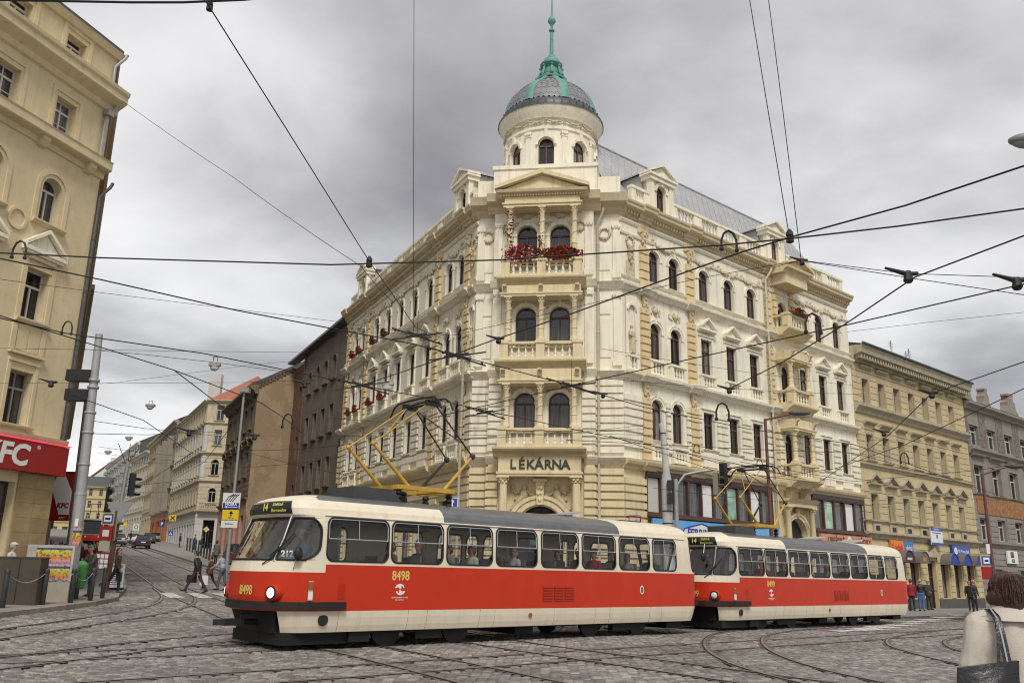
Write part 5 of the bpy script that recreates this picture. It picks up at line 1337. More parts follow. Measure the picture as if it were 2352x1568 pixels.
mb = MB(); mb.wall(0, 14, 7.0, 16.4, holes_of(RP), .25); mb.build('wall', DK, PH, FPH); mb = MB(); mb.wall(0, 14, .5, 7.0, gp_, .4, y=-.03); mb.build('ground_floor_wall', PK, PH, FPH)
rows(PH, FPH, RP, smt=DK)
for h in gp_: window(PH, FPH, *h, fm=WOOD, gm=GLASSW, y=.3)
moulding(PH, FPH, 0, 14.2, 15.8, .8, .75, DK); moulding(PH, FPH, 0, 14, 6.9, .3, .3, DK, 'string_course'); moulding(PH, FPH, 0, 14, 11.8, .35, .3, DK, 'string_course')
bands(PH, FPH, 0, 14, 7.3, 11.5, holes_of(RP), DK, 'stucco_band', .42)
mb = MB(); mb.add([(0, -.7, 16.6), (14.2, -.7, 16.6), (14.2, 6, 20.5), (0, 6, 20.5)], [(0, 1, 2, 3)]); mb.build('roof', LEAD, PH, FPH)
# ------------------------------------------------ far up the side street
WH = thing('cream_corner_house', 'cream corner house far up the side street with red tiled roof and balcony', 'building')
A = at(441, 1262, 118); A.z = 0; zb_ = 3.6
FW1 = frame(A+az(-28)*27, 152); FW2 = frame(A, 84); FW3 = frame(A+az(84)*3.5, 40)
WC = mat('pale_yellow_stucco', (.52, .45, .31), .9, var=.12, vscale=1.2, streak=.5, dcol=(.22, .18, .11)); WG = mat('white_banded_stucco', (.50, .50, .47), .85, var=.06, rnd=.05)
zr = [(z+zb_, z+zb_+2.1) for z in (6.1, 9.9, 13.9, 17.3)]
for F, W_, xs_ in ((FW1, 27, [1.5+2.4*i for i in range(11)]), (FW2, 3.5, [1.75]), (FW3, 10, [1.6, 4, 6.4])):
    R = [(xs_, 1.0, a, b, i < 2 and F is not FW1, WHITEW, GLASSW, 'T', 'flat' if i == 2 and F is FW1 else 'x') for i, (a, b) in enumerate(zr)]
    G_ = [(x, 1.3, zb_+.3, zb_+3.6, False) for x in (xs_ if W_ > 4 else [])]
    mb = MB(); mb.wall(0, W_, zb_+5, zb_+20, holes_of(R), .2); mb.build('wall', WC, WH, F)
    mb = MB(); mb.wall(0, W_, zb_-2, zb_+5, G_+([(1.75, 1.5, zb_, zb_+4.0, False)] if W_ < 4 else []), .5, y=-.02); mb.build('ground_floor_wall', WG, WH, F)
    rows(WH, F, R, smt=WC)
    for h in G_: window(WH, F, *h, fm=GREYW, gm=GLASSW)
    if W_ < 4: window(WH, F, 1.75, 1.5, zb_, zb_+4.0, fm=WOOD, gm=GLASSW, y=.5)
    for z, h, d in ((4.9, .35, .35), (8.9, .3, .3), (12.6, .35, .35), (16.7, .3, .25), (19.7, .4, .5)): moulding(WH, F, -.1, W_+.1, zb_+z, h, d, WC, 'string_course')
    bands(WH, F, 0, W_, zb_+.2, zb_+4.8, G_+([(1.75, 1.6, zb_, zb_+4.1, False)] if W_ < 4 else []), WG, 'white_band', .46)
    bands(WH, F, 0, W_, zb_+5.3, zb_+8.8, holes_of(R), WC, 'stucco_band', .5)
for F, xs_ in ((FW2, (.25, 3.25)), (FW3, (.3, 2.8, 5.2, 7.6)), (FW1, [.3+2.4*i for i in range(12)])):
    for x in xs_:
        for z0, z1 in ((9.3, 12.5), (13.1, 16.6)): piece('pilaster', WG, WH, x-.2, x+.2, -.1, .0, zb_+z0, zb_+z1, F)
mb = MB(); mb.prof([(0, zb_+5.1), (.8, zb_+5.1), (.85, zb_+5.3), (0, zb_+5.35)], .2, 3.3); mb.build('balcony_slab', WC, WH, FW2)
balustrade(WH, FW2, .3, 3.2, -.7, zb_+5.35, .95, 9, WC)
mb = MB(); p = [A+az(-28)*27, A, A+az(84)*3.5, A+az(84)*3.5+az(40)*10]; c = A+az(34)*8
mb.add([(q.x, q.y, zb_+20.1) for q in p]+[(c.x, c.y, zb_+25), (c.x-9, c.y+17, zb_+25)], [(0, 1, 5), (1, 4, 5), (1, 2, 4), (2, 3, 4)]); mb.build('roof', RT, WH)
for q in (3, 5.5): piece('chimney', WG, WH, c.x-4-q, c.x-3-q, c.y+2*q-4, c.y+2*q-3, zb_+22, zb_+25.6)
def far_house(name, label, F, W_, z0, h, n, mt, floors, roof_mt=LEAD, sur='x', gf=None, w=1.0):
    o = thing(name, label, 'building'); xs_ = [W_*(i+.5)/n for i in range(n)]; fh = (h-5)/floors
    R = [(xs_, w, z0+5+fh*k+.8, z0+5+fh*k+.8+min(2.1, fh-1.3), False, WHITEW, GLASSW, 'T', sur) for k in range(floors)]
    G_ = [(x, 1.6, z0+.2, z0+3.8, False) for x in xs_]
    mb = MB(); mb.wall(0, W_, z0+4.6, z0+h, holes_of(R), .2); mb.build('wall', mt, o, F); mb = MB(); mb.wall(0, W_, z0-4, z0+4.6, G_, .3); mb.build('ground_floor_wall', gf or mt, o, F)
    rows(o, F, R, smt=mt)
    for q in G_: window(o, F, *q, fm=GREYW, gm=GLASSW)
    for k in range(floors): moulding(o, F, 0, W_, z0+5+fh*k-.2, .35, .3, mt, 'string_course')
    moulding(o, F, 0, W_, z0+h-.7, .8, .8, mt)
    mb = MB(); mb.add([(0, -.7, z0+h), (W_, -.7, z0+h), (W_, 6, z0+h+3.6), (0, 6, z0+h+3.6)], [(0, 1, 2, 3)]); mb.add([(0, 0, z0-3), (0, 10, z0-3), (0, 10, z0+h), (0, 0, z0+h)], [(0, 1, 2, 3)]); mb.add([(W_, 0, z0-3), (W_, 10, z0-3), (W_, 10, z0+h), (W_, 0, z0+h)], [(0, 1, 2, 3)]); mb.build('roof', roof_mt, o, F)
    return o
G1m = mat('grey_brown_stucco', (.30, .26, .20), .9, var=.14, vscale=1.2, streak=.4, dcol=(.1, .085, .065)); ORS = mat('orange_ground_floor', (.42, .14, .04), .8)
D2 = az(-28)
h1 = far_house('grey_row_house', 'ornate grey brown row house next to the far cream corner house', frame(A+D2*49.5, 152), 22, 5.2, 19.5, 9, G1m, 4, gf=ORS)
for k in range(3): piece('bay_window', G1m, h1, 3+7*k, 5.2+7*k, -.9, -.01, 10+5.2-5, 22.5, frame(A+D2*49.5, 152))
far_house('ochre_row_house', 'narrow ochre row house with dark roof beyond the grey row house', frame(A+D2*66, 152), 16, 6.3, 18.5, 6, mat('ochre_far_stucco', (.42, .35, .22), .9, var=.1, streak=.3), 4)
far_house('pale_row_house', 'pale row house at the bend of the side street', frame(A+D2*88+Vector((-1.5, 0, 0)), 148), 21, 7.2, 17, 7, mat('pale_far_stucco', (.46, .42, .33), .9, var=.1, streak=.25), 4)
mdn = far_house('white_modern_house', 'white modern apartment block with rows of balconies at the end of the side street', frame(Vector((at(224, 1230, 290).x, 290, 0)), 150), 74, 9.5, 23, 15, mat('white_far_render', (.56, .55, .5), .9, var=.05), 6, sur=None, w=2.2)
FM = frame(Vector((at(224, 1230, 290).x, 290, 0)), 150)
for k in range(6):
    for i in range(8): piece('balcony_rail', mat('grey_rail', (.3, .3, .29), .6), mdn, 2+8.8*i, 6+8.8*i, -1.0, -.2, 14.7+k*3, 15.7+k*3, FM)
yh = far_house('far_yellow_house', 'plain yellow house closing the view at the end of the side street', frame(Vector((at(110, 1230, 262).x, 262, 0)), 84), 14.6, 8.5, 15.5, 5, mat('far_yellow_render', (.5, .41, .22), .9, var=.05), 3, sur=None)
wg = thing('white_gable_house', 'white gabled house with red roof behind the far yellow house', 'building', frame(Vector((at(190, 1230, 330).x, 330, 0)), 84))
MB().prism([(0, 8), (9.5, 8), (9.5, 34), (6.5, 39), (0, 33)], 0, 12).build('wall', mat('white_far_render', (.5, .5, .5)), wg)
mb = MB(); mb.prism([(-.4, 33), (-.4, 33.4), (6.5, 39.4), (6.5, 39)], -.5, 12.5); mb.build('roof', RT, wg)
MB().box(5.5, 8, 2, 4, 36.5, 41).build('chimney', mat('white_far_render', (.5, .5, .5)), wg)
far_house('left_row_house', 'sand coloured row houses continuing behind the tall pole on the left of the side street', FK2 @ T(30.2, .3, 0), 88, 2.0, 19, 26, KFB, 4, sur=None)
# bank signs and shop boards up the side street
YB_ = mat('yellow_sign', (.75, .55, .03), .4)
def hang_sign(px, py, Y, w, h, mt, label, txt=None, tm=None, ts=.3, a=80):
    c = at(px, py, Y); o = thing('hanging_sign', label, 'sign', frame(c, a)); MB().box(-w/2, w/2, -.08, .08, -h/2, h/2).build('board', mt, o)
    if txt: text('lettering', o, txt, ts, tm, 0, -.09, 0, bold=.01)
    MB().box(w/2, w/2+.6, -.03, .03, h/2-.1, h/2-.04).build('bracket', BLACK, o)
    return o
o = hang_sign(397, 1189, 112, .8, .75, YB_, 'square yellow bank sign with black cross on the far cream corner house')
mb = MB()
for s in (-1, 1): mb.tube([(-.24, -.1, -.24*s), (.24, -.1, .24*s)], .06, 4)
mb.build('cross', BLACK, o)
sg = board(FW3, .4, 5.4, -.05, zb_+3.9, zb_+4.7, YB_, 'yellow bank fascia board on the far cream corner house'); text('lettering', sg, 'Raiffeisen', .7, BLACK, 2.9, -.18, zb_+4.3, bold=.02)
hang_sign(285, 1203, 150, 1.0, .6, YB_, 'yellow bank hanging sign far up the side street')
hang_sign(313, 1210, 138, .95, .95, WHITES, 'white square sign with red ring far up the side street', 'O', REDS, .8)
# ================================================================== trams
TRED = mat('tram_red_paint', (.52, .032, .008), .4, var=.05, vscale=2, dirt=.14, dcol=(.25, .03, .02), spec=.3, bump=.03, bscale=3)
TCRM = mat('tram_cream_paint', (.73, .655, .505), .36, var=.03, vscale=2, streak=.25, dcol=(.4, .32, .21), spec=.35)
TROOF = mat('tram_grey_roof', (.115, .118, .122), .33, var=.15, vscale=2, dirt=.3, dcol=(.2, .2, .2))
TGL = clear_glass('tram_glass', (.86, .87, .86), .02, .55); TGW = clear_glass('tram_windscreen', (.82, .85, .85), .02, 1.9)
BUMP = mat('brown_rubber_bumper', (.012, .008, .006), .6, var=.2); PANY = mat('yellow_pantograph_paint', (.50, .30, .04), .5, var=.2, vscale=3, dirt=.35, dcol=(.2, .12, .04))
SEAT = mat('grey_seat_shell', (.16, .165, .17), .6); TINT = mat('tram_interior', (.36, .35, .32), .7); AMB = mat('amber_lens', (.32, .085, .012), .25); LENS = mat('clear_lens', (.7, .7, .68), .15)
YNUM = mat('yellow_number', (.68, .52, .12), .4)
def interp(tab, z):
    for (a, b), (c, d) in zip(tab, tab[1:]):
        if z <= c: return b+(d-b)*max(0, (z-a))/(c-a)
    return tab[-1][1]
TW_ = [(.33, 1.165), (.45, 1.205), (.6, 1.235), (.73, 1.25), (2.1, 1.25), (2.35, 1.24), (2.57, 1.205), (2.7, 1.175), (2.8, 1.11), (2.88, 1.0), (2.95, .83), (3.01, .58), (3.045, .3), (3.06, .02)]
TF_ = [(.33, -6.9), (.73, -7.1), (1.0, -7.17), (1.46, -7.19), (1.69, -7.14), (2.1, -6.92), (2.52, -6.7), (2.57, -6.79), (2.7, -6.83), (2.8, -6.8), (2.88, -6.7), (2.95, -6.5), (3.01, -6.15), (3.045, -5.7), (3.06, -5.2)]
TR_ = [(.33, 6.55), (.73, 6.72), (1.62, 6.78), (2.1, 6.68), (2.57, 6.42), (2.7, 6.4), (2.88, 6.25), (2.95, 6.1), (3.01, 5.8), (3.045, 5.4), (3.06, 5.0)]
XS0, XS1 = -6.05, 5.85
def tpos(q, z, sg=-1, out=0.0):             # q: -1 nose, 0..1 side, 2 tail; sg -1 near side
    w = interp(TW_, z)+out
    if q < 0:
        ph = math.pi/2*min(1, -q); x0 = max(XS0, interp(TF_, z)+.3) if z > 2.9 else XS0
        a = x0-interp(TF_, z)+out; return Vector((x0-a*math.sin(ph)**.84, sg*w*max(0, math.cos(ph))**.84, z))
    if q > 1:
        ph = math.pi/2*min(1, q-1); x0 = min(XS1, interp(TR_, z)-.3) if z > 2.9 else XS1
        a = interp(TR_, z)-x0+out; return Vector((x0+a*math.sin(ph)**.7, sg*w*max(0, math.cos(ph))**.7, z))
    x0 = max(XS0, interp(TF_, z)+.3) if z > 2.9 else XS0; x1 = min(XS1, interp(TR_, z)-.3) if z > 2.9 else XS1
    return Vector((x0+(x1-x0)*q, sg*w, z))
xq = lambda x: (x-XS0)/(XS1-XS0)
SIDEW = [(-5.98, -4.5), (-4.42, -3.04), (-2.93, -1.58), (-1.46, -.13), (.02, 1.34), (1.48, 2.78), (2.93, 4.2), (4.35, 5.4)]
def build_tram(name, label, F, number, pz):
    t = thing(name, label, 'tram', F)
    wins = [(-1.0, -.56, 1.69, 2.51, 'windscreen'), (-.535, -.03, 1.69, 2.51, 'corner_window')]+[(xq(a), xq(b), 1.69, 2.54, 'window') for a, b in SIDEW]+[(1.12, 1.5, 1.69, 2.5, 'rear_corner_window'), (1.55, 2.0, 1.69, 2.5, 'rear_window')]
    FARW = [(-4.9, -4.5), (-4.35, -3.95), (-2.75, -1.75), (-1.25, -.45), (-.3, .1), (.3, .7), (1.55, 2.5), (3.2, 3.6), (3.8, 4.2), (4.55, 5.35)]
    wfar = [w for w in wins if w[4] != 'window']+[(xq(a), xq(b), 1.69, 2.48, 'window') for a, b in FARW]
    qs0 = sorted(set([-1, -.93, -.86, -.79, -.72, -.65, -.6, -.56, -.535, -.48, -.4, -.32, -.24, -.17, -.1, -.03, 0, 1, 1.06, 1.12, 1.2, 1.3, 1.4, 1.5, 1.55, 1.65, 1.75, 1.85, 1.93, 2]+[q for w in wins for q in w[:2]]+[xq(-3.0), xq(3.0), xq(-5.98)]))
    zs = [.33, .45, .6, .73, 1.0, 1.3, 1.46, 1.62, 1.69, 1.9, 2.1, 2.35, 2.48, 2.5, 2.51, 2.54, 2.57, 2.7, 2.8, 2.88, 2.95, 3.01, 3.045, 3.06]
    parts = {'lower_skirt': MB(), 'red_side': MB(), 'cream_side': MB(), 'front_roof_edge': MB(), 'rear_roof_edge': MB(), 'roof': MB()}
    for sg in (-1, 1):
        wl = wins if sg < 0 else wfar; qs = sorted(set(qs0+[q for w in wl for q in w[:2]]))
        for i in range(len(qs)-1):
            qm = (qs[i]+qs[i+1])/2; xm = tpos(qm, 1.5, sg).x
            for j in range(len(zs)-1):
                zm = (zs[j]+zs[j+1])/2
                if any(a < qm < b and c < zm < d for a, b, c, d, _ in wl): continue
                if zm < .73 and qm < -.5: continue
                red = 1.46 if qm < xq(-5.98) else 1.62
                dark = (zm > 2.88 and -.05 < qm < xq(3.0) or zm > 2.57 and xq(-3.0) < qm < xq(3.0))
                k = 'lower_skirt' if zm < .73 else ('red_side' if zm < red else ('cream_side' if zm < 2.57 else ('roof' if dark else ('front_roof_edge' if xm < 0 else 'rear_roof_edge'))))
                pts = [tpos(qs[i], zs[j], sg), tpos(qs[i+1], zs[j], sg), tpos(qs[i+1], zs[j+1], sg), tpos(qs[i], zs[j+1], sg)]
                parts[k].add(pts, [(0, 1, 2, 3) if sg < 0 else (3, 2, 1, 0)])
        for a, b, c, d, nm in wl:                            # rounded window corners
            hz = .15; hq = hz/(XS1-XS0) if 0 <= a <= 1 else (.09 if nm != 'corner_window' else .1)
            for qa, sq in ((a, 1), (b, -1)):
                if qa in (-1.0, 2.0): continue
                for za, sz in ((c, 1), (d, -1)):
                    if nm in ('windscreen',) and sq == -1 or nm == 'corner_window' and sq == 1: h1, h2 = hq*.3, hz*.35
                    elif nm == 'corner_window': h1, h2 = hq*2.2, hz*1.9
                    else: h1, h2 = hq, hz
                    arc = [tpos(qa+sq*h1*(1-math.cos(rad(9*k))), za+sz*h2*(1-math.sin(rad(9*k))), sg) for k in range(11)]
                    parts['cream_side'].add([tpos(qa, za, sg)]+arc, [(0, k+1, k+2) for k in range(10)])
    mt = {'lower_skirt': TCRM, 'red_side': TRED, 'cream_side': TCRM, 'front_roof_edge': TCRM, 'rear_roof_edge': TCRM, 'roof': TROOF}
    for k, mb in parts.items(): mb.build(k, mt[k], t, smooth=45)
    for sg in (-1, 1):
        for a, b, c, d, nm in (wins if sg < 0 else wfar):
            if nm == 'rear_window' and sg > 0: continue
            hz = .15; hq = hz/(XS1-XS0) if 0 <= a <= 1 else .09
            n = 1 if 0 <= a <= 1 else 8; gp = MB(); m_ = 4
            full = nm in ('windscreen', 'rear_window')
            if full and sg > 0: continue
            def P(q, z, out, s=sg): return tpos(q, z, s, out)
            sides = (-1, 1) if full else (sg,)
            fr = MB()
            for s in sides:
                pts = [P(a+(b-a)*i/n, c+(d-c)*j/m_, -.02, s) for j in range(m_+1) for i in range(n+1)]
                gp.add(pts, [(j*(n+1)+i, j*(n+1)+i+1, (j+1)*(n+1)+i+1, (j+1)*(n+1)+i) for j in range(m_) for i in range(n)])
                path = []
                e = 10
                h1 = hq if nm != 'corner_window' else .1
                def corner(qa, sq, za, sz, rev, hh1, hh2):
                    L_ = [(qa+sq*hh1*(1-math.cos(rad(15*k))), za+sz*hh2*(1-math.sin(rad(15*k)))) for k in range(7)]
                    return L_[::-1] if rev else L_
                big = (2.2, 1.9) if nm == 'corner_window' else (1, 1); small = (.3, .35) if nm == 'corner_window' else (1, 1)
                if nm == 'windscreen': big = (.3, .35)
                if full:
                    q0, q1 = (a, b)
                    if nm == 'windscreen': ol = [(a+(b-h1*.3-a)*i/8, c) for i in range(9)]+corner(b, -1, c, 1, True, h1*.3, hz*.35)+corner(b, -1, d, -1, False, h1*.3, hz*.35)+[(b-h1*.3-(b-h1*.3-a)*i/8, d) for i in range(9)]
                    else: ol = [(b-(b-h1-a)*i/8, c) for i in range(9)]+corner(a, 1, c, 1, True, h1, hz)+corner(a, 1, d, -1, False, h1, hz)+[(a+h1+(b-h1-a)*i/8, d) for i in range(9)]
                    fr.tube([P(q, z, .004, s) for q, z in ol], .022, 6)
                else:
                    ol = corner(a, 1, c, 1, False, h1*small[0], hz*small[1])[::-1][::-1]
                    bot = [(a+h1+(b-a-2*h1)*i/8, c) for i in range(1, 8)] if n > 1 else []
                    ol = corner(a, 1, c, 1, False, h1*small[0], hz*small[1])+bot+corner(b, -1, c, 1, True, h1*big[0], hz*big[1])+corner(b, -1, d, -1, False, h1*big[0], hz*big[1])+[(q, d) for q, _ in bot[::-1]]+corner(a, 1, d, -1, True, h1*small[0], hz*small[1])
                    ol.append(ol[0])
                    fr.tube([P(q, z, .003, s) for q, z in ol], .02, 6)
            o = fr.build('window_frame' if nm == 'window' else nm, RUBBER, t)
            gp.build('pane', TGW if nm in ('windscreen', 'corner_window') else TGL, o)
            if nm == 'window':
                al = MB(); z2 = 2.12; i_ = .028; ei = (i_/(XS1-XS0))
                al.tube([P(a+ei, z2, .0), P(b-ei, z2, .0)], .014, 5); al.tube([P((a+b)/2, z2, 0), P((a+b)/2, d-i_, 0)], .011, 5)
                iw = [(a+ei, z2), (a+ei, d-hz), (a+ei+hq*.3, d-hz*.3), (a+hq, d-i_), (b-hq, d-i_), (b-ei-hq*.3, d-hz*.3), (b-ei, d-hz), (b-ei, z2)]
                al.tube([P(q, z, .002) for q, z in iw], .012, 5); al.build('aluminium_sash', ALU, o)
    for sg in (-1, 1):                                         # bright windscreen pillars, gutters, bumper
        MB().tube([tpos(-.548, 1.66, sg, .006), tpos(-.548, 2.1, sg, .008), tpos(-.548, 2.54, sg, .006)], .02, 6).build('windscreen_pillar', ALU, t)
        MB().tube([tpos(q, 2.575, sg, .012) for q in [0, .05, .5, .95, 1.0]], .018, 5).build('rain_gutter', TCRM if False else TROOF if False else TCRM, t)
        mb = MB(); Q_ = [-1, -.85, -.7, -.55, -.4, -.25, -.12, 0, xq(-5.5)]
        for q0, q1 in zip(Q_, Q_[1:]):
            a, b = tpos(q0, .76, sg, .09), tpos(q1, .76, sg, .09); c, d = tpos(q0, .76, sg, -.02), tpos(q1, .76, sg, -.02)
            up = Vector((0, 0, .145)); mb.add([a, b, b+up, a+up, c, d, d+up, c+up], [(0, 1, 2, 3), (3, 2, 6, 7), (0, 4, 5, 1)])
        a, c = tpos(xq(-5.5), .76, sg, .09), tpos(xq(-5.5), .76, sg, -.02); mb.add([a, c, c+up, a+up], [(0, 1, 2, 3)]); mb.build('bumper', BUMP, t)
        mb = MB(); Q_ = [1.35, 1.55, 1.75, 2]
        for q0, q1 in zip(Q_, Q_[1:]):
            a, b = tpos(q0, .76, sg, .09), tpos(q1, .76, sg, .09); c, d = tpos(q0, .76, sg, -.02), tpos(q1, .76, sg, -.02)
            mb.add([a, b, b+up, a+up, c, d, d+up, c+up], [(0, 1, 2, 3), (3, 2, 6, 7), (0, 4, 5, 1), (0, 3, 7, 4)])
        mb.build('rear_bumper', BUMP, t)
        # headlight
        p = tpos(-.50, 1.07, sg, .0); n_ = (tpos(-.50, 1.07, sg, .1)-p).normalized(); n_ = Vector((-.93, sg*.36, 0)).normalized()
        m = Matrix.Translation(p) @ n_.to_track_quat('Z', 'Y').to_matrix().to_4x4()
        h = MB().lathe([(.17, -.16), (.165, .0), (.15, .07), (.125, .1), (.115, .085)], 18, cap=False).build('headlight', TRED, t, m, smooth=40)
        MB().lathe([(.132, .07), (.132, .112), (.1, .112)], 18, cap=False).build('rim', BLACK, h)
        MB().lathe([(.102, .085), (.09, .105), (.05, .115), (.0, .12)], 18, cap=False).build('lens', LITL if number == '8498' else LENS, h, smooth=60)
        # side lamp
        p = tpos(-.1, 1.1, sg); m = Matrix.Translation(p) @ RZ(-8 if sg < 0 else 188)
        o = MB().box(-.05, .05, -.035, .03, -.17, .2).build('side_lamp', ALU, t, m); MB().box(-.045, .045, -.05, -.03, .03, .18).build('amber_lens', AMB, o); MB().box(-.045, .045, -.05, -.03, -.15, .0).build('clear_lens', LENS, o)
    # destination display
    mb = MB()
    for sg in (-1, 1):
        Q_ = [-1+.05*i for i in range(11)]
        for q0, q1 in zip(Q_, Q_[1:]):
            for z0, z1 in ((2.585, 2.7), (2.7, 2.8), (2.8, 2.84)): mb.add([tpos(q0, z0, sg, .012), tpos(q1, z0, sg, .012), tpos(q1, z1, sg, .012), tpos(q0, z1, sg, .012)], [(0, 1, 2, 3)])
    ds = mb.build('destination_display', mat('black_display', (.012, .014, .012), .2), t)
    DOT = mat('lit_display_dots', (.55, .55, .12), .5, emit=.06)
    def on_nose(txt, q, z, size, mt, sg=-1, parent=t, out=.022, nm='lettering', **kw):
        p = tpos(q, z, sg, out); a = tpos(q-.04, z, sg, out); b = tpos(q+.04, z, sg, out); d = (b-a); d.z = 0; d.normalize()
        zu = (tpos(q, z+.05, sg, out)-tpos(q, z-.05, sg, out)).normalized(); nrm = d.cross(zu).normalized(); zu = nrm.cross(d)
        m = Matrix((d, -nrm, zu)).transposed().to_4x4(); m.translation = p
        link(nm, text_mesh(txt, size, mt, **kw), parent, m)
    on_nose('14', -.93, 2.71, .2, DOT, parent=ds, bold=.004); on_nose('Sídliště', -.72, 2.765, .1, DOT, parent=ds); on_nose('Barrandov', -.71, 2.65, .1, DOT, parent=ds)
    on_nose(number, -.88, 1.1, .25, YNUM, bold=.003, sx=.84, out=.006)
    text('number', t, number, .27, YNUM, -4.15, -1.2535, 1.42, bold=.004, sx=.84)
    # operator emblem: ring with two leaves
    mb = MB(); mb.arch(-4.15, 1.15, .085, .115, -1.254, -1.2505, 20, 20, 160); mb.arch(-4.15, 1.15, .085, .115, -1.254, -1.2505, 20, 200, 340)
    for s in (-1, 1): mb.prism([(-4.15-s*.02, 1.15), (-4.15+s*.05, 1.15-s*.04), (-4.15+s*.14, 1.15-s*.03), (-4.15+s*.08, 1.15-s*.1), (-4.15-s*.03, 1.15-s*.09)], -1.255, -1.2505)
    mb.build('operator_emblem', WHITES, t)
    text('small_print', t, 'Dopravní podnik hl. m. Prahy', .035, WHITES, -4.15, -1.2535, .985); text('small_print', t, 'akciová společnost', .03, WHITES, -4.15, -1.2535, .94)
    MB().lathe([(.1, 0), (.1, .004)], 20).build('city_crest', WHITES, t, T(3.85, -1.2505, 1.17) @ RX(90) @ Matrix.Diagonal((.8, 1.15, 1, 1)))
    MB().lathe([(.07, 0), (.07, .006)], 16).build('crest_shield', mat('crest_maroon', (.2, .08, .05), .6), t, T(3.85, -1.252, 1.17) @ RX(90) @ Matrix.Diagonal((.7, 1.15, 1, 1)))
    for k in range(3):
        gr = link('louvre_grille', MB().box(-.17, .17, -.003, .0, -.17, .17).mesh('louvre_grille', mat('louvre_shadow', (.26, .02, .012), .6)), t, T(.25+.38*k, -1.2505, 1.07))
        for i in range(9): piece('louvre_slat', TRED, gr, -.16, .16, -.022, -.002, -.165+.037*i, -.145+.037*i)
    gr = link('louvre_grille', MB().box(-.09, .09, -.003, 0, -.16, .16).mesh('louvre_grille', TRED), t, T(-5.58, -1.2505, 1.12))
    for i in range(9): piece('louvre_slat', TRED, gr, -.08, .08, -.012, -.002, -.15+.034*i, -.135+.034*i)
    MB().lathe([(.055, 0), (.055, .02)], 14).build('reflector', AMB, t, T(-.32, -1.235, .58) @ RX(90)); MB().lathe([(.11, .0), (.115, .012), (.09, .014)], 18).build('socket_hole', BLACK, t, T(-5.95, -1.228, .57) @ RX(90) @ Matrix.Diagonal((1, 1, 1, 1)))
    for x in (-5.6, -3.9, -3.4, -1.9, -1.45, .5, 2.0, 2.55, 4.2, 4.7): MB().tube([(x, tpos(.5, .73).y-.001, .73), (x+.0, tpos(.5, .5).y-.003, .5), (x+.0, tpos(.5, .34).y-.002, .34)], .004, 4).build('skirt_seam', mat('seam_shadow', (.2, .16, .1), .8), t)
    # undercarriage
    mb = MB(); mb.box(-6.3, 6.2, -.95, .95, .42, .84); mb.box(-1.9, 1.9, -1.05, 1.05, .3, .6); mb.box(-6.7, -5.2, -1.02, 1.02, .1, .32); mb.box(-6.75, -6.2, -.8, .8, .32, .75); mb.box(-5.25, -4.75, -1.1, 1.1, .12, .38); mb.box(5.2, 5.9, -1.0, 1.0, .14, .4); mb.box(-.5, .1, -.9, .9, .14, .32); mb.build('underframe', DARKG, t)
    wm = MB(); wm.lathe([(.1, -.13), (.2, -.11), (.22, -.075), (.335, -.075), (.345, -.02), (.345, .03), (.375, .03), (.375, .05), (.1, .05)], 24); wm = wm.mesh('wheel', mat('wheel_steel', (.014, .013, .012), .6, var=.3), smooth=40)
    for bx_ in (-3.2, 3.2):
        for s in (-1, 1):
            mb = MB(); mb.box(bx_-1.5, bx_+1.5, s*.98-.06, s*.98+.06, .27, .42); mb.box(bx_-.35, bx_+.35, s*.98-.08, s*.98+.08, .14, .44); mb.box(bx_-1.12, bx_-.78, s*.93-.07, s*.93+.09, .28, .5); mb.box(bx_+.78, bx_+1.12, s*.93-.07, s*.93+.09, .28, .5); mb.tube([(bx_-.5, s*.9, .2), (bx_-.2, s*.9, .14), (bx_+.3, s*.9, .2)], .02, 5); mb.build('bogie_frame', DARKG, t)
            for dx_ in (-.95, .95): link('wheel', wm, t, T(bx_+dx_, s*.76, .345) @ RX(90 if s < 0 else -90))
    mb = MB(); mb.M = T(.42, 0, 0); mb.tube([(-6.6, 0, .5), (-7.1, -.02, .49), (-7.5, -.02, .5)], [.08, .05, .06], 7); mb.box(-7.85, -7.45, -.1, .06, .43, .56); mb.prism([(-7.85, -.12), (-8.05, -.05), (-8.05, 0), (-7.85, .08)], .44, .55, 'z'); mb.tube([(-7.5, -.05, .56), (-7.5, -.05, .66), (-7.3, -.05, .66), (-7.3, -.05, .55)], .014, 5)
    mb.tube([(-7.1, -.06, .5), (-7.15, -.08, .3), (-7.05, -.1, .2), (-6.95, -.08, .3), (-6.95, -.05, .48)], .012, 5); mb.tube([(-6.9, -.06, .5), (-6.98, -.08, .25), (-6.85, -.1, .24), (-6.8, -.05, .46)], .012, 5); mb.build('coupler', BLACK, t)
    mb = MB(); mb.tube([(6.0, 0, .5), (7.2, .0, .5)], .06, 7); mb.build('rear_coupler', BLACK, t)
    # wiper and mirror
    w0 = tpos(-.68, 1.6, -1, .02); mb = MB(); mb.tube([w0, tpos(-.6, 1.7, -1, .04), tpos(-.45, 2.1, -1, .045)], .012, 5); mb.tube([tpos(-.62, 1.75, -1, .03), tpos(-.5, 2.0, -1, .035), tpos(-.42, 2.2, -1, .035)], .014, 5); mb.build('wiper', BLACK, t)
    if number == '8498': mc, tp = tpos(-.28, 1.8, -1, .12), tpos(-.3, 1.52, -1, .02)
    else: mc, tp = tpos(-.75, 2.2, -1, .25), tpos(-.75, 2.62, -1, .03)
    mb = MB(); mb.tube([tp, mc], .01, 5); o = mb.build('mirror', ALU, t); MB().ball(mc, .09, .06, .14, 10, 8).build('mirror_housing', RUBBER, o, smooth=60)
    text('running_number', t, '212', .16, WHITES, 0, 0, 0, F=Matrix.Translation(tpos(-.42, 1.8, -1, -.03)) @ RZ(-38), bold=.006) if number == '8498' else None
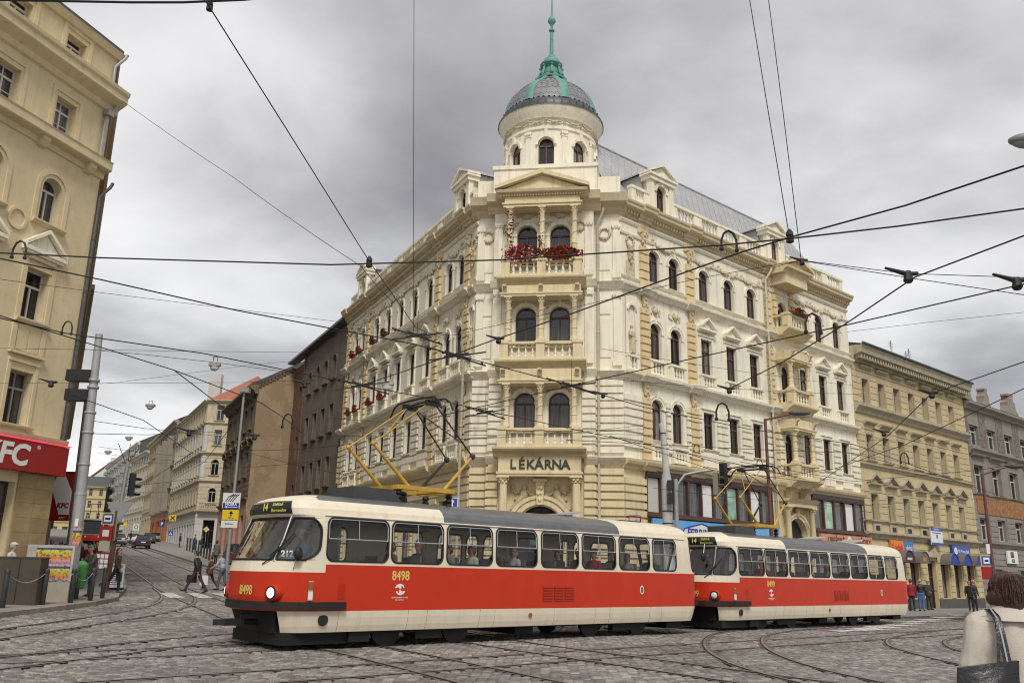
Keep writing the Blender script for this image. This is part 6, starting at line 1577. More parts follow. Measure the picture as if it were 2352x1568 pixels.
    # roof equipment
    if True:
        mb = MB(); mb.box(-5.0, -3.95, -.55, .55, 2.98, 3.28); mb.prism([(-3.95, 2.98), (-3.95, 3.28), (-3.7, 2.98)], -.55, .55); mb.build('resistor_box', mat('dark_grey_box', (.045, .047, .05), .5, var=.2), t)
        mb = MB(); mb.tube([(-3.45, -.15, 3.0), (-3.45, -.15, 3.2)], [.16, .12], 10); mb.ball((-3.45, -.15, 3.24), .13, .13, .07, 10, 5); mb.build('insulator', BUMP, t)
        for x in ((1.9,) if number == '8498' else (.9, 3.9)):
            mb = MB(); mb.prism([(x-.45, 3.08), (x+.35, 3.16), (x+.5, 3.2), (x+.35, 3.12), (x-.45, 3.04)], -.42, .42); mb.box(x-.3, x+.2, -.3, .3, 2.98, 3.08); mb.build('roof_hatch', mat('light_grey_hatch', (.38, .38, .38), .4), t)
        mb = MB(); mb.box(4.0, 4.9, -.4, .4, 3.0, 3.06); mb.build('roof_vent', BLACK, t)
    # pantograph
    pg = link('pantograph', None, t)
    xf_, xr_ = -3.55, -2.5; zb2 = 3.36; zk = zb2+(pz-zb2)*.42; kf, kr = -4.55, -1.65; xt = -2.9
    mb = MB()
    for s in (-1, 1): mb.box(xf_-.25, xr_+.25, s*.55-.04, s*.55+.04, zb2-.05, zb2+.05)
    mb.box(xf_-.3, xf_-.2, -.55, .55, zb2-.05, zb2+.05); mb.box(xr_+.2, xr_+.3, -.55, .55, zb2-.05, zb2+.05); mb.tube([(xf_, -.55, zb2), (xf_, .55, zb2)], .05, 7); mb.tube([(xr_, -.55, zb2), (xr_, .55, zb2)], .05, 7); mb.build('base_frame', PANY, pg)
    for x in (xf_-.2, xr_+.2):
        for y in (-.45, .45):
            mb = MB(); mb.lathe([(.09, 0), (.05, .05), (.09, .1), (.05, .15), (.09, .2), (.06, .26)], 10, (x, y, 3.03)); mb.build('insulator', BUMP, pg)
    ARM = MB(); DKA = mat('dark_arm', (.03, .022, .02), .5)
    for s in (-1, 1):
        MB().tube([(xf_, s*.52, zb2+.03), (kf, s*.5, zk)], [.05, .032], 8).build('lower_arm', PANY, pg); MB().tube([(xr_, s*.52, zb2+.03), (kr, s*.5, zk)], [.045, .028], 8).build('lower_arm', PANY if s < 0 else DKA, pg)
        MB().tube([(kf, s*.5, zk), (xt-.12, s*.42, pz-.12)], .017, 6).build('upper_arm', PANY, pg); MB().tube([(kr, s*.5, zk), (xt+.12, s*.42, pz-.12)], .019, 6).build('upper_arm', DKA, pg)
        mb = MB(); mb.ball((kf, s*.5, zk), .06, n=7); mb.build('knee', PANY, pg); mb = MB(); mb.ball((kr, s*.5, zk), .08, n=7); mb.build('knee', DKA, pg)
    MB().tube([(kf+.35, -.48, zk+.26*1.0), (xt-.15, .40, pz-.15)], .014, 5).build('brace', PANY, pg); MB().tube([(kr-.35, -.48, zk+.3), (xt+.15, .4, pz-.15)], .016, 5).build('brace', DKA, pg)
    mb = MB()
    for dx_ in (-.17, .17): mb.tube([(xt+dx_, -1.02, pz-.3), (xt+dx_, -.9, pz-.1), (xt+dx_, -.72, pz), (xt+dx_, -.3, pz+.03), (xt+dx_, .3, pz+.03), (xt+dx_, .72, pz), (xt+dx_, .9, pz-.1), (xt+dx_, 1.02, pz-.3)], .024, 6)
    for s in (-1, 1): mb.box(xt-.2, xt+.2, s*.45-.05, s*.45+.05, pz-.16, pz-.03); mb.tube([(xt-.17, s*.5, pz-.05), (xt+.17, s*.5, pz-.05)], .025, 5)
    mb.tube([(xt, -.45, pz-.1), (xt, .45, pz-.1)], .03, 6); mb.build('collector_head', BLACK, pg)
    # inside
    piece('ceiling', TINT, t, -6.0, 5.8, -1.0, 1.0, 2.6, 2.63); piece('floor', TINT, t, -6.4, 6.0, -1.15, 1.15, .86, .9)
    sm = MB().box(-.22, .22, -.21, .21, .38, .43).box(.17, .23, -.21, .21, .4, .95).box(-.03, .03, -.03, .03, 0, .38).mesh('seat', SEAT)
    for x in [-3.7+1.05*i for i in range(9)]:
        for y in (-.85, .85): link('seat', sm, t, T(x, y, .9))
    for x in (-4.9, -2.3, .3, 2.6, 4.6): MB().tube([(x, .35, .9), (x, .35, 2.6)], .018, 6).build('grab_pole', mat('yellow_pole', (.6, .45, .05), .4), t)
    piece('cab_partition', TINT, t, -5.02, -4.96, -.1, 1.1, .9, 2.5); piece('dashboard', mat('grey_dashboard', (.42, .43, .42), .6), t, -6.95, -6.5, -.75, .75, 1.3, 1.72); piece('driver_seat', SEAT, t, -5.72, -5.6, -.25, .25, 1.2, 2.0)
    return t
LITL = mat('lit_headlamp', (1.0, .86, .6), .3, emit=1.1)
FT1 = frame(Vector((-.03, 22.88, 0.0)), 47.5); FT2 = frame(Vector((10.825, 33.396, -.06)), 47.1)
build_tram('tram', 'front red and cream tram car with lit headlamps, its tall yellow pantograph raised', FT1, '8498', 5.5)
build_tram('tram', 'second red and cream tram car coupled behind the front one, headlamps off', FT2, '8499', 5.45)
# ================================================================== street furniture
def atz(px, py, z):
    d = ray(px, py); return Vector((0, 0, CAMH))+d*((z-CAMH)/d.z)
def ground(x, y, pave=True): return Vector((x, y, g(x, y)+(.125 if pave else 0)))
BOLL = mat('charcoal_bollard', (.03, .033, .038), .5, var=.2); POSTR = mat('rust_brown_post', (.12, .05, .038), .6, var=.2, vscale=3)
def poster_mat(name, cols, sc):
    m = mat(name, (.6, .6, .6), .7); nt = m.node_tree; b = nt.nodes['Principled BSDF']
    tc = nt.nodes.new('ShaderNodeTexCoord'); mp = nt.nodes.new('ShaderNodeMapping'); mp.inputs['Scale'].default_value = (sc, sc, sc); sp = nt.nodes.new('ShaderNodeSeparateXYZ')
    nt.links.new(tc.outputs['Object'], mp.inputs[0]); nt.links.new(mp.outputs[0], sp.inputs[0])
    fr = nt.nodes.new('ShaderNodeMath'); fr.operation = 'FRACT'; nt.links.new(sp.outputs['Z'], fr.inputs[0])
    r = nt.nodes.new('ShaderNodeValToRGB'); r.color_ramp.interpolation = 'CONSTANT'; nt.links.new(fr.outputs[0], r.inputs[0])
    e = r.color_ramp.elements; e[0].color = (*cols[0], 1); e[1].position = 1/len(cols); e[1].color = (*cols[1], 1)
    for i, c in enumerate(cols[2:], 2): k = e.new(i/len(cols)); k.color = (*c, 1)
    no = nt.nodes.new('ShaderNodeTexNoise'); no.inputs['Scale'].default_value = 16; no.inputs['Detail'].default_value = 3; nt.links.new(tc.outputs['Object'], no.inputs[0])
    r2 = nt.nodes.new('ShaderNodeValToRGB'); r2.color_ramp.elements[0].position = .4; r2.color_ramp.elements[0].color = (.35, .32, .3, 1); r2.color_ramp.elements[1].position = .5; nt.links.new(no.outputs['Fac'], r2.inputs[0])
    x = nt.nodes.new('ShaderNodeMix'); x.data_type = 'RGBA'; x.blend_type = 'MULTIPLY'; x.inputs[0].default_value = 1; nt.links.new(r.outputs[0], x.inputs[6]); nt.links.new(r2.outputs[0], x.inputs[7]); nt.links.new(x.outputs[2], b.inputs['Base Color'])
    return m
PSTR = poster_mat('striped_posters', [(.5, .2, .22), (.55, .28, .3), (.6, .22, .05), (.6, .3, .06), (.5, .45, .05), (.55, .5, .1), (.08, .07, .16), (.45, .42, .45)], 1.75)
# tall pole with traffic signals, left pavement
pb = at(157, 1376, 30.3); pb = ground(pb.x, pb.y); tp = at(228, 768, 30.3)
PO = thing('tram_pole', 'tall grey tubular pole with posters pasted round its foot and two black signal boxes', 'pole', T(*pb))
lean = Vector((tp.x-pb.x, tp.y-pb.y, tp.z-pb.z)); H_ = lean.z
def pp(z): return Vector((lean.x*z/H_, lean.y*z/H_, z))
MB().tube([pp(0), pp(3.4), pp(3.4), pp(6.2), pp(6.21), pp(H_)], [.19, .19, .175, .165, .15, .125], 16).build('shaft', STEEL, PO, smooth=40)
for z in (3.38, 4.4, 5.5, 6.2, 7.1, 7.35): MB().lathe([(.19, 0), (.2, .03), (.19, .09)], 16, tuple(pp(z))).build('collar', STEEL, PO)
MB().tube([pp(.5)+Vector((-.2, -.06, 0)), pp(7.0)+Vector((-.17, -.06, 0))], .06, 8).build('dark_side_tube', BLACK, PO)  # near-black tube running up the left side of the shaft
MB().box(-.34, .2, -.2, .25, -.05, .5).build('base_box', BLACK, PO)
MB().lathe([(.205, .7), (.205, 2.35)], 16, a0=200, a1=330, cap=False).build('pasted_posters', PSTR, PO)
MB().lathe([(.203, .55), (.203, 2.6)], 16, a0=200, a1=285, cap=False).build('white_poster', WHITES, PO)
for z, w in ((7.55, .62), (6.85, .58)): MB().box(-.32-w, -.1, -.16, .18, z-.2, z+.2).build('signal_box', BLACK, PO, T(*(pp(z)*1).to_2d().to_3d()))
# green litter bin
c = at(183, 1330, 30.0); c = ground(c.x, c.y)
bn_ = thing('litter_bin', 'green plastic litter bin hung on the tall pole', 'bin', T(c.x, c.y, c.z))
GB = mat('green_plastic', (.05, .22, .05), .45)
MB().lathe([(.14, .35), (.17, .38), (.2, .95), (.2, 1.0)], 14).build('body', GB, bn_, smooth=40); MB().lathe([(.215, 1.0), (.215, 1.12), (.12, 1.22), (.0, 1.24)], 14).build('lid', GB, bn_, smooth=40)
# poster block and metal cabinet
c = at(104, 1371, 28.6); o = thing('poster_block', 'low concrete block covered with rows of bright striped posters', 'poster wall', frame(ground(c.x, c.y), 83))
MB().box(-.72, .66, 0, .5, 0, .62).build('stone_foot', mat('stone_foot', (.36, .32, .24), .85, var=.15), o); MB().box(-.74, .68, -.02, .52, .62, 1.72).build('panel', mat('worn_white_panel', (.42, .41, .38), .8, var=.2, dirt=.4), o)
for i in range(4):
    for j in range(2): MB().box(-.46+.27*i, -.2+.27*i, -.035, -.021, .66+.49*j, 1.14+.49*j).build('poster', PSTR, o)
c = at(30, 1393, 26.6); o = thing('metal_cabinet', 'brown grey metal cabinet at the left edge', 'cabinet', frame(ground(c.x, c.y), 88))
CAB = mat('brown_grey_metal', (.075, .062, .045), .45, .3, var=.2, vscale=1.5); MB().box(-1.4, .6, 0, .5, 0, 1.32).build('body', CAB, o); MB().box(-.012, .012, -.01, .0, .05, 1.3).build('door_joint', BLACK, o); MB().box(-1.42, .62, -.02, .52, 1.32, 1.36).build('lid', CAB, o)
# bollards with chain
bp_ = []
for (px, py, Y), l in zip(((3, 1404, 25.2), (96, 1391, 27.0), (161, 1384, 28.2), (207, 1375, 29.6), (235, 1367, 31.2)), ('at the left edge of the pavement', 'in front of the striped poster block', 'before the green litter bin', 'half hidden by the old man in grey', 'beside the woman in brown, last of the left row')):
    c = at(px, py, Y); c = ground(c.x, c.y); o = thing('bollard', 'charcoal steel bollard '+l, 'bollard', T(*c), 'bollards along the left kerb'); bp_.append(c)
    MB().lathe([(.06, 0), (.075, .02), (.075, 1.0), (.06, 1.03)], 12).build('post', BOLL, o, smooth=40); MB().lathe([(.082, .9), (.082, .96)], 12).build('ring', BOLL, o)
for a, b, l in ((bp_[0], bp_[1], 'from the left edge'), (bp_[1], bp_[2], 'past the poster block'), (bp_[2], bp_[3], 'past the green bin')):
    pts = [a.lerp(b, i/10)+Vector((0, 0, .93-.28*(1-(i/5-1)**2))) for i in range(11)]
    MB().tube(pts, .012, 4).build('chain', STEEL, label='slack steel chain between charcoal bollards '+l, cat='chain', group='bollard chains')
# signal post with stop triangle, tram stop board
def signal_head(par, M, n=3, mt=None, lens=True, hood=True):
    mt = mt or BLACK; o = MB().box(-.14, .14, -.1, .1, 0, .31*n).build('signal_head', mt, par, M)
    for k, cl in enumerate(((.02, .12, .05), (.2, .12, .01), (.25, .01, .01))[:n]):
        z = .155+.31*k; MB().lathe([(.105, 0), (.1, .02), (0, .04)], 14).build('lens', mat('dark_lens_%d' % k, tuple(x*.5 for x in cl), .2), o, T(0, -.1, z) @ RX(90))
        if hood: MB().lathe([(.12, 0), (.12, .24)], 12, a0=10, a1=170, cap=False).build('hood', mt, o, T(0, -.1, z) @ RX(90) @ RZ(180))
    return o
c = gpix(247, 1329, .12); c = at(247, 1329, 36.5); gz_ = g(c.x, c.y)+.125
o = thing('signal_post', 'rust brown signal post with the back of a give way triangle', 'traffic light', T(c.x, c.y, gz_))
MB().tube([(0, 0, 0), (.1, 0, 2.9)], .1, 12).build('post', POSTR, o, smooth=40); MB().tube([(.1, 0, 2.9), (.2, 0, 5.15)], .075, 12).build('upper_post', STEEL, o, smooth=40)
signal_head(o, T(.5, -.05, 3.75) @ RZ(128), 3); signal_head(o, T(.02, -.1, 1.95) @ RZ(115), 3, mat('olive_signal', (.2, .2, .15), .5))
MB().prism([(-.55, 3.5), (.55, 3.5), (0, 2.6)], -.16, -.13).build('triangle_back', STEEL, o, T(.16, 0, 0))
for k in range(3): MB().tube([(.2, 0, 4.9+.1*k), (.2+.5*(k-1), 0, 5.9)], .015, 5).build('wire_bracket', BLACK, o)
c = at(233, 1300, 35.0); o = thing('tram_stop_sign', 'red tram stop board with blue pictogram plate and timetable', 'stop sign', frame(ground(c.x, c.y), 86))
MB().tube([(.26, .06, 0), (.26, .06, 3.1)], .04, 8).build('post', POSTR, o); MB().box(-.22, .24, -.02, .03, 2.55, 3.02).build('plate', mat('yellow_frame', (.5, .4, .1), .5), o); MB().box(-.18, .2, -.03, -.021, 2.6, 2.97).build('blue_field', BLUES, o); MB().box(-.13, .15, -.04, -.031, 2.66, 2.91).build('white_field', WHITES, o); MB().box(-.09, .11, -.046, -.041, 2.74, 2.82).build('tram_pictogram', BLACK, o)
MB().box(-.24, .24, -.03, .03, 1.95, 2.5).build('red_panel', REDS, o); MB().box(-.12, .12, -.04, -.031, 2.1, 2.35).build('notice', WHITES, o); MB().box(-.2, .2, -.03, .03, 1.55, 1.92).build('notice', mat('yellowish_notice', (.4, .4, .3), .6), o); MB().box(-.27, .25, -.03, .03, .85, 1.5).build('timetable', mat('maroon_frame', (.2, .03, .03), .5), o)
for i in range(3):
    for j in range(3): MB().box(-.23+.16*i, -.1+.16*i, -.04, -.031, .9+.19*j, 1.05+.19*j).build('timetable_sheet', WHITES, o)
c = at(268, 1325, 37.5); o = thing('sandwich_board', 'white pavement menu board with arched top', 'board', frame(ground(c.x, c.y), 80))
MB().box(-.28, .28, -.03, .03, .1, 1.05).build('panel', WHITES, o); MB().arch(0, 1.08, .26, .3, -.02, .02, 12).build('arch', STEEL, o); text('lettering', o, 'FIRMA', .14, BLACK, 0, -.035, .93); [MB().box(-.22, .22, -.036, -.031, .2+.08*k, .23+.08*k).build('text_line', BLACK, o) for k in range(7)]; MB().box(-.3, .3, -.2, .2, 0, .1).build('foot', BLACK, o)
# lamp-post signs on the right pavement of the side street
def post(name, label, x, y, h, r, mt, cat='post', pave=True, base=None):
    c = ground(x, y, pave); o = thing(name, label, cat, T(*c)); MB().tube([(0, 0, 0), (0, 0, h*.35), (0, 0, h*.351), (0, 0, h)], [r*1.3, r*1.3, r, r*.8], 12).build('post', mt, o, smooth=40); return o
c = at(527, 1235, 47); o = post('sign_post', 'grey post with white arrow board above a yellow and white bank board', c.x, c.y, 10.2, .08, STEEL, 'sign')
z0 = at(527, 1145, 47).z-(g(c.x, c.y)+.125); F_o = T(0, 0, z0) @ RZ(0)
MB().box(-.46, .46, -.14, -.08, .15-.1, .95-.1).build('white_board', WHITES, o, F_o @ T(-.05, 0, -.55)); pb_ = MB().box(-.42, .42, -.146, -.14, -.48, -.2).build('navy_strip', DBL, o, F_o @ T(-.05, 0, -.02))
mb = MB()
for k in range(4): mb.tube([(-.35+.12*k, -.15, -.15), (-.2+.13*k, -.15, .1), (.05+.1*k, -.15, .24)], .02, 4)
mb.build('sweeping_lines', BLACK, o, F_o); text('lettering', o, 'MOIRA', .2, WHITES, -.05, -.15, -.3, F=F_o, bold=.008); mb = MB().prism([(-.4, -.43), (-.25, -.37), (-.25, -.41), (.3, -.41), (.3, -.45), (-.25, -.45), (-.25, -.49)], -.155, -.147).build('arrow', WHITES, o, F_o)
MB().box(-.46, .4, -.14, -.08, -1.1, -.58).build('yellow_board', YB_, o, F_o); MB().prism([(-.03, -.9), (-.03, -.78), (-.12, -.78), (0, -.62), (.12, -.78), (.03, -.78), (.03, -.9)], -.15, -.14).build('arrow', BLACK, o, F_o); text('lettering', o, '100 m', .13, BLACK, 0, -.145, -1.0, F=F_o); MB().box(-.48, .38, -.14, -.08, -1.5, -1.13).build('white_board', WHITES, o, F_o); text('lettering', o, 'Raiffeisen', .12, BLACK, -.05, -.145, -1.3, F=F_o)
mb = MB(); mb.box(-.18, .3, -.2, .2, 10.0, 10.25); mb.build('lamp_head', STEEL, o)
for i in range(9):
    c = at(428+6.6*i, 1270+.9*i, 101-3.2*i); o = thing('bollard', 'dark bollard of the far row by the cream corner house, '+('leftmost', 'second', 'third', 'fourth', 'middle one', 'fourth from the right', 'third from the right', 'second from the right', 'rightmost')[i], 'bollard', T(c.x, c.y, g(c.x, c.y)+.12), 'bollards on the far pavement')
    MB().lathe([(.07, 0), (.085, .02), (.085, 1.35), (.05, 1.4)], 8).build('post', BOLL, o)
def road_sign(px, py, Y, kind, label, h=None, w=.6):
    c = at(px, py, Y); gz_ = g(c.x, c.y)+.12; o = thing('road_sign', label, 'sign', frame(Vector((c.x, c.y, gz_)), 86)); z = c.z-gz_
    MB().tube([(0, .04, 0), (0, .04, z+w*.55)], .03, 6).build('post', STEEL, o)
    if kind == 'diamond':
        for s, mt, y in ((.72, WHITES, -.02), (.5, YB_, -.035)): MB().prism([(-w*s, z), (0, z-w*s), (w*s, z), (0, z+w*s)], y, y+.02).build('plate', mt, o)
    else:
        MB().box(-w/2, w/2, -.02, .01, z-w/2, z+w/2).build('plate', BLUES, o)
        if kind == 'up':
            MB().box(-w/2-.03, w/2+.03, -.012, .012, z-w/2-.03, z+w/2+.03).build('rim', WHITES, o); MB().prism([(-.06*w, z-.42*w), (-.06*w, z+.1*w), (-.2*w, z+.1*w), (0, z+.4*w), (.2*w, z+.1*w), (.06*w, z+.1*w), (.06*w, z-.42*w)], -.03, -.02).build('arrow', WHITES, o)
        if kind == 'P': text('lettering', o, 'P', w*.9, WHITES, 0, -.025, z, bold=.02)
        if kind == 'X': MB().prism([(-w*.38, z-w*.36), (w*.38, z-w*.36), (0, z+w*.36)], -.03, -.02).build('triangle', WHITES, o); MB().box(-.05*w, .05*w, -.04, -.03, z-.25*w, z+.1*w).build('walker', BLACK, o)
    return o
road_sign(1039, 1155, 37.5, 'up', 'blue one way arrow sign standing left of the pharmacy entrance', w=.42)
road_sign(474, 1215, 92, 'diamond', 'yellow and white priority diamond before the cream corner house', w=.42)
road_sign(372, 1203, 105, 'P', 'blue parking sign by the grey banded ground floor', w=.55); road_sign(392, 1224, 104, 'X', 'blue pedestrian crossing sign far up the side street', w=.5)
# poles along the main street pavement
c = at(1533, 1190, 37.0); o = thing('concrete_pole', 'white painted concrete pole rising behind the gap between the trams', 'pole', T(c.x, c.y, g(c.x, c.y)+.115)); zt = at(1523, 972, 37).z-g(c.x, c.y)-.115
MB().tube([(.05, 0, 0), (0, 0, 5.4), (0, 0, 5.75), (-.1, 0, 7.4), (-.18, 0, zt)], [.24, .21, .15, .12, .1], 14).build('shaft', mat('white_concrete', (.46, .455, .43), .8, var=.1, vscale=3, dirt=.35, dcol=(.2, .18, .15)), o, smooth=40)
for z in (3.2, 3.6, 4.1, 7.35): MB().lathe([(.235 if z < 6 else .13, 0), (.235 if z < 6 else .13, .04)], 14, (.02 if z < 6 else -.1, 0, z)).build('band', BUMP, o)
c = at(1553, 1150, 36.6); gz_ = g(c.x, c.y)+.115; o = thing('signal_mast', 'grey signal mast with curved arm holding traffic lights over the second tram', 'traffic light', frame(Vector((c.x, c.y, gz_)), 90)); e = at(1640, 1078, 36.6); ze = e.z-gz_; xe = e.x-c.x; zm = at(1553, 1100, 36.6).z-gz_
MB().tube([(0, 0, 0), (0, 0, zm)], .09, 12).build('mast', STEEL, o, smooth=40); MB().tube([(0, 0, zm-.7), (.08, 0, zm-.2), (.4, 0, zm+.2), (xe*.55, 0, ze-.12), (xe, 0, ze)], .055, 8).build('arm', STEEL, o, smooth=60)
MB().box(-.35, -.12, -.12, .12, zm-.45, zm-.05).build('signal_box', BLACK, o); MB().box(-.35, -.12, -.12, .12, zm-1.0, zm-.58).build('signal_box', BLACK, o)
OL = mat('olive_signal', (.2, .2, .15), .5); signal_head(o, T(xe+.05, -.05, ze-1.05) @ RZ(65), 3, OL); signal_head(o, T(xe+.4, .05, ze-.65) @ RZ(120), 3)
def lamp_post(label, px, py0, py1, Y, armpx, armpy, mt, hm):
    c = at(px, py0, Y); gz_ = g(c.x, c.y)+.115; o = thing('street_lamp', label, 'street lamp', frame(Vector((c.x, c.y, gz_)), 90)); z = at(px, py1, Y).z-gz_; e = at(armpx, armpy, Y); ex = e.x-c.x; ez = e.z-gz_
    MB().tube([(0, 0, 0), (0, 0, 2.5), (0, 0, z)], [.11, .09, .07], 10).build('post', mt, o, smooth=40); MB().tube([(0, 0, z-.05), (ex*.75, 0, ez-.05)], .05, 8).build('arm', mt, o)
    m = MB(); m.ball((ex, 0, ez), .55, .17, .13, 12, 8); m.build('lamp_head', hm, o, smooth=60); return o
lamp_post('rust brown street lamp with one arm before the loggia bay', 1773, 1250, 962, 41.5, 1836, 948, POSTR, mat('dark_lamp', (.09, .08, .07), .5))
o = lamp_post('rust brown street lamp beyond the yellow house with a tram stop plate', 2286, 1350, 1088, 47, 2330, 1070, POSTR, mat('dark_lamp', (.09, .08, .07)))
zz = at(2276, 1285, 47).z-o.matrix_local.translation.z
MB().box(-.62, -.02, -.03, .02, zz-.3, zz+.3).build('stop_plate', mat('yellow_frame', (.5, .4, .1)), o); MB().box(-.55, -.09, -.045, -.031, zz-.23, zz+.23).build('blue_field', BLUES, o); MB().box(-.48, -.16, -.055, -.046, zz-.16, zz+.16).build('white_field', WHITES, o); MB().box(-.42, -.22, -.06, -.056, zz-.06, zz+.04).build('tram_pictogram', BLACK, o); MB().box(-.6, 0, -.03, .03, zz-.95, zz-.32).build('red_panel', REDS, o); MB().box(-.25, .05, -.05, 0, zz+.35, zz+.85).build('white_plate', WHITES, o)
# near lamp head reaching in from the right
c = at(2350, 322, 14.0); o = thing('street_lamp', 'pale street lamp head at the upper right edge', 'street lamp', frame(c, 95))
m = MB(); m.ball((.2, 0, .0), .46, .2, .13, 16, 10); m.build('lamp_head', mat('pale_lamp_grey', (.22, .22, .2), .4), o, smooth=60); m = MB(); m.ball((.1, 0, -.05), .3, .15, .1, 14, 8); m.build('lens', mat('lamp_glass', (.3, .3, .3), .15), o, smooth=60); MB().tube([(.5, 0, .02), (2.5, 0, .1), (4.5, 0, -.3), (4.6, 0, -9.6)], .06, 8).build('arm', STEEL, o)
# lamps hung on span wires
HL_ = mat('hung_lamp_grey', (.33, .33, .3), .5)
for px, py, Y, l, w in ((493, 843, 40, 'hung over the side street, biggest and nearest', .26), (345, 935, 66, 'hung above the side street left of the red roof', .33), (296, 1008, 95, 'hung farthest up the side street', .36), (890, 887, 33, 'hung before the left wing of the corner house', .24), (248, 1040, 120, 'hung by the far white block', .42)):
    c = at(px, py, Y); o = thing('hanging_lamp', 'grey box lamp '+l, 'street lamp', T(*c), 'lamps hung on span wires')
    MB().box(-w, w, -w*.5, w*.5, .05, .32*w/.42*.9).build('housing', HL_, o); MB().lathe([(w*.9, .05), (w*.75, -.1), (w*.3, -.18)], 10).build('diffuser', mat('lamp_diffuser', (.5, .5, .47), .3), o, Matrix.Diagonal((1, .55, 1, 1))); MB().tube([(-w*.4, 0, .3), (-w*.4, 0, .5), (w*.4, 0, .5), (w*.4, 0, .3)], .02, 5).build('hanger', BLACK, o)
# ================================================================== vehicles up the side street
def car(label, px, py, Y, a, paint, L_=4.3, H_=1.45, W_=1.72, rear=True):
    c = at(px, py, Y); o = thing('parked_car', label, 'car', frame(Vector((c.x, c.y, g(c.x, c.y)+.02)), a), 'cars in the side street')
    prof_ = [(-L_/2, .35), (-L_/2+.02, .75), (-L_/2+.15, .92), (-L_/2+.9, 1.0), (L_/2-.55, 1.0), (L_/2-.1, .9), (L_/2, .7), (L_/2, .32), (L_/2-.3, .2), (-L_/2+.3, .2)]
    mb = MB()
    for s0, s1, k in ((-.5, -.43, 0), (-.43, .43, 1), (.43, .5, 2)): 
        sc0, sc1 = (.97, 1) if k == 0 else ((1, 1) if k == 1 else (1, .97))
        n = len(prof_); pts = [(x*sc0, s0*W_, z*(sc0 if z > .5 else 1)) for x, z in prof_]+[(x*sc1, s1*W_, z*(sc1 if z > .5 else 1)) for x, z in prof_]
        mb.add(pts, [(i, (i+1) % n, n+(i+1) % n, n+i) for i in range(n)]+([tuple(range(n))] if k == 0 else [tuple(range(2*n-1, n-1, -1))] if k == 2 else []))
    mb.build('body', paint, o, smooth=50)
    cab = [(-L_/2+1.05, .98), (-L_/2+1.75, H_-.03), (L_/2-1.1, H_-.03), (L_/2-.42, .98)]
    mb = MB(); n = 4; pts = [(x, -W_*.47 if z < 1 else -W_*.36, z) for x, z in cab]+[(x, W_*.47 if z < 1 else W_*.36, z) for x, z in cab]
    mb.add(pts, [(0, 1, 5, 4), (1, 2, 6, 5), (2, 3, 7, 6), (0, 3, 2, 1), (4, 5, 6, 7)]); mb.build('windows', mat('car_glass', (.02, .022, .024), .06), o)
    MB().box(-L_/2+1.7, L_/2-1.05, -W_*.365, W_*.365, H_-.04, H_).build('car_roof', paint, o)
    for sx in (-1, 1):
        for sy in (-1, 1): w = MB().lathe([(.1, -.1), (.31, -.1), (.31, .1), (.1, .1)], 14).build('wheel', RUBBER, o, T(sx*L_*.31, sy*(W_/2-.1), .31) @ RX(90)); MB().lathe([(.19, -.105), (.05, -.12)], 10, cap=True).build('rim', ALU, w); MB().lathe([(.19, .105), (.05, .12)], 10).build('rim', ALU, w)
    for s in (-1, 1):
        MB().box(L_/2-.06, L_/2+.012, s*W_*.42-.1, s*W_*.42+.1, .66, .88).build('tail_light', mat('tail_lens', (.3, .01, .01), .2), o); MB().box(-L_/2-.01, -L_/2+.06, s*W_*.38-.14, s*W_*.38+.14, .62, .78).build('headlight', LENS, o)
    MB().box(L_/2-.0, L_/2+.02, -.26, .26, .56, .68).build('number_plate', WHITES, o); MB().box(L_/2-.08, L_/2+.05, -W_*.46, W_*.46, .3, .5).build('rear_bumper', mat('bumper_grey', (.05, .05, .05), .6), o); return o
# the rear of each car faces the camera: local x runs towards the viewer
car('silver hatchback parked nearest the tram stop up the side street', 268, 1247, 112, 150, mat('silver_paint', (.4, .41, .42), .3, .6)); car('white car just behind the dark one', 301, 1249, 120, 152, mat('white_paint', (.55, .55, .53), .3)); car('dark blue estate car parked in front of the white one', 323, 1256, 106, 152, mat('navy_paint', (.012, .014, .025), .2, coat=.5))
car('dark red estate car with its rear to the camera by the pink ground floor', 545, 1281, 70, 150, mat('red_car_paint', (.16, .012, .02), .25, coat=.5), H_=1.6)
for i, (px, py, Y, cl, l) in enumerate(((338, 1252, 128, (.05, .05, .055), 'black car half hidden behind the dark blue estate'), (352, 1250, 140, (.2, .2, .21), 'grey car far up by the kerb'))): car(l, px, py, Y, 152, mat('car_paint_%d' % i, cl, .3))
# distant tram
c = at(210, 1240, 118); o = thing('tram', 'distant tram with dark windscreen waiting at the stop up the side street', 'tram', frame(Vector((c.x, c.y, g(c.x, c.y))), 63))
mb = MB(); mb.box(-1.25, 1.25, 0, 14, .35, 1.1); mb.build('lower_body', TRED, o); mb = MB(); mb.box(-1.24, 1.24, .05, 14, 1.1, 2.95); mb.prism([(-1.1, 3.2), (1.1, 3.2), (1.24, 2.95), (-1.24, 2.95)], .1, 14); mb.build('upper_body', mat('pale_tram_paint', (.5, .5, .48), .4), o)
MB().box(-1.1, 1.1, -.03, .06, 1.25, 2.75).build('windscreen', mat('car_glass', (.02, .022, .024)), o); MB().box(-1.2, 1.2, -.04, .06, 2.78, 3.0).build('display', BLACK, o)
for s in (-1, 1):
    MB().lathe([(.12, 0), (.1, .04)], 12).build('headlight', LENS, o, T(s*.8, 0, .85) @ RX(90))
    for k in range(6): MB().box(s*1.25-.01, s*1.25+.01, .8+2.1*k, 2.5+2.1*k, 1.5, 2.6).build('window', mat('car_glass', (.02, .02, .02)), o)
for s in (-1, 1): MB().tube([(s*.5, 3.5, 3.25), (s*.5, 2.6, 4.3), (s*.4, 3.6, 5.3)], .04, 5).build('pantograph_arm', BLACK, o)
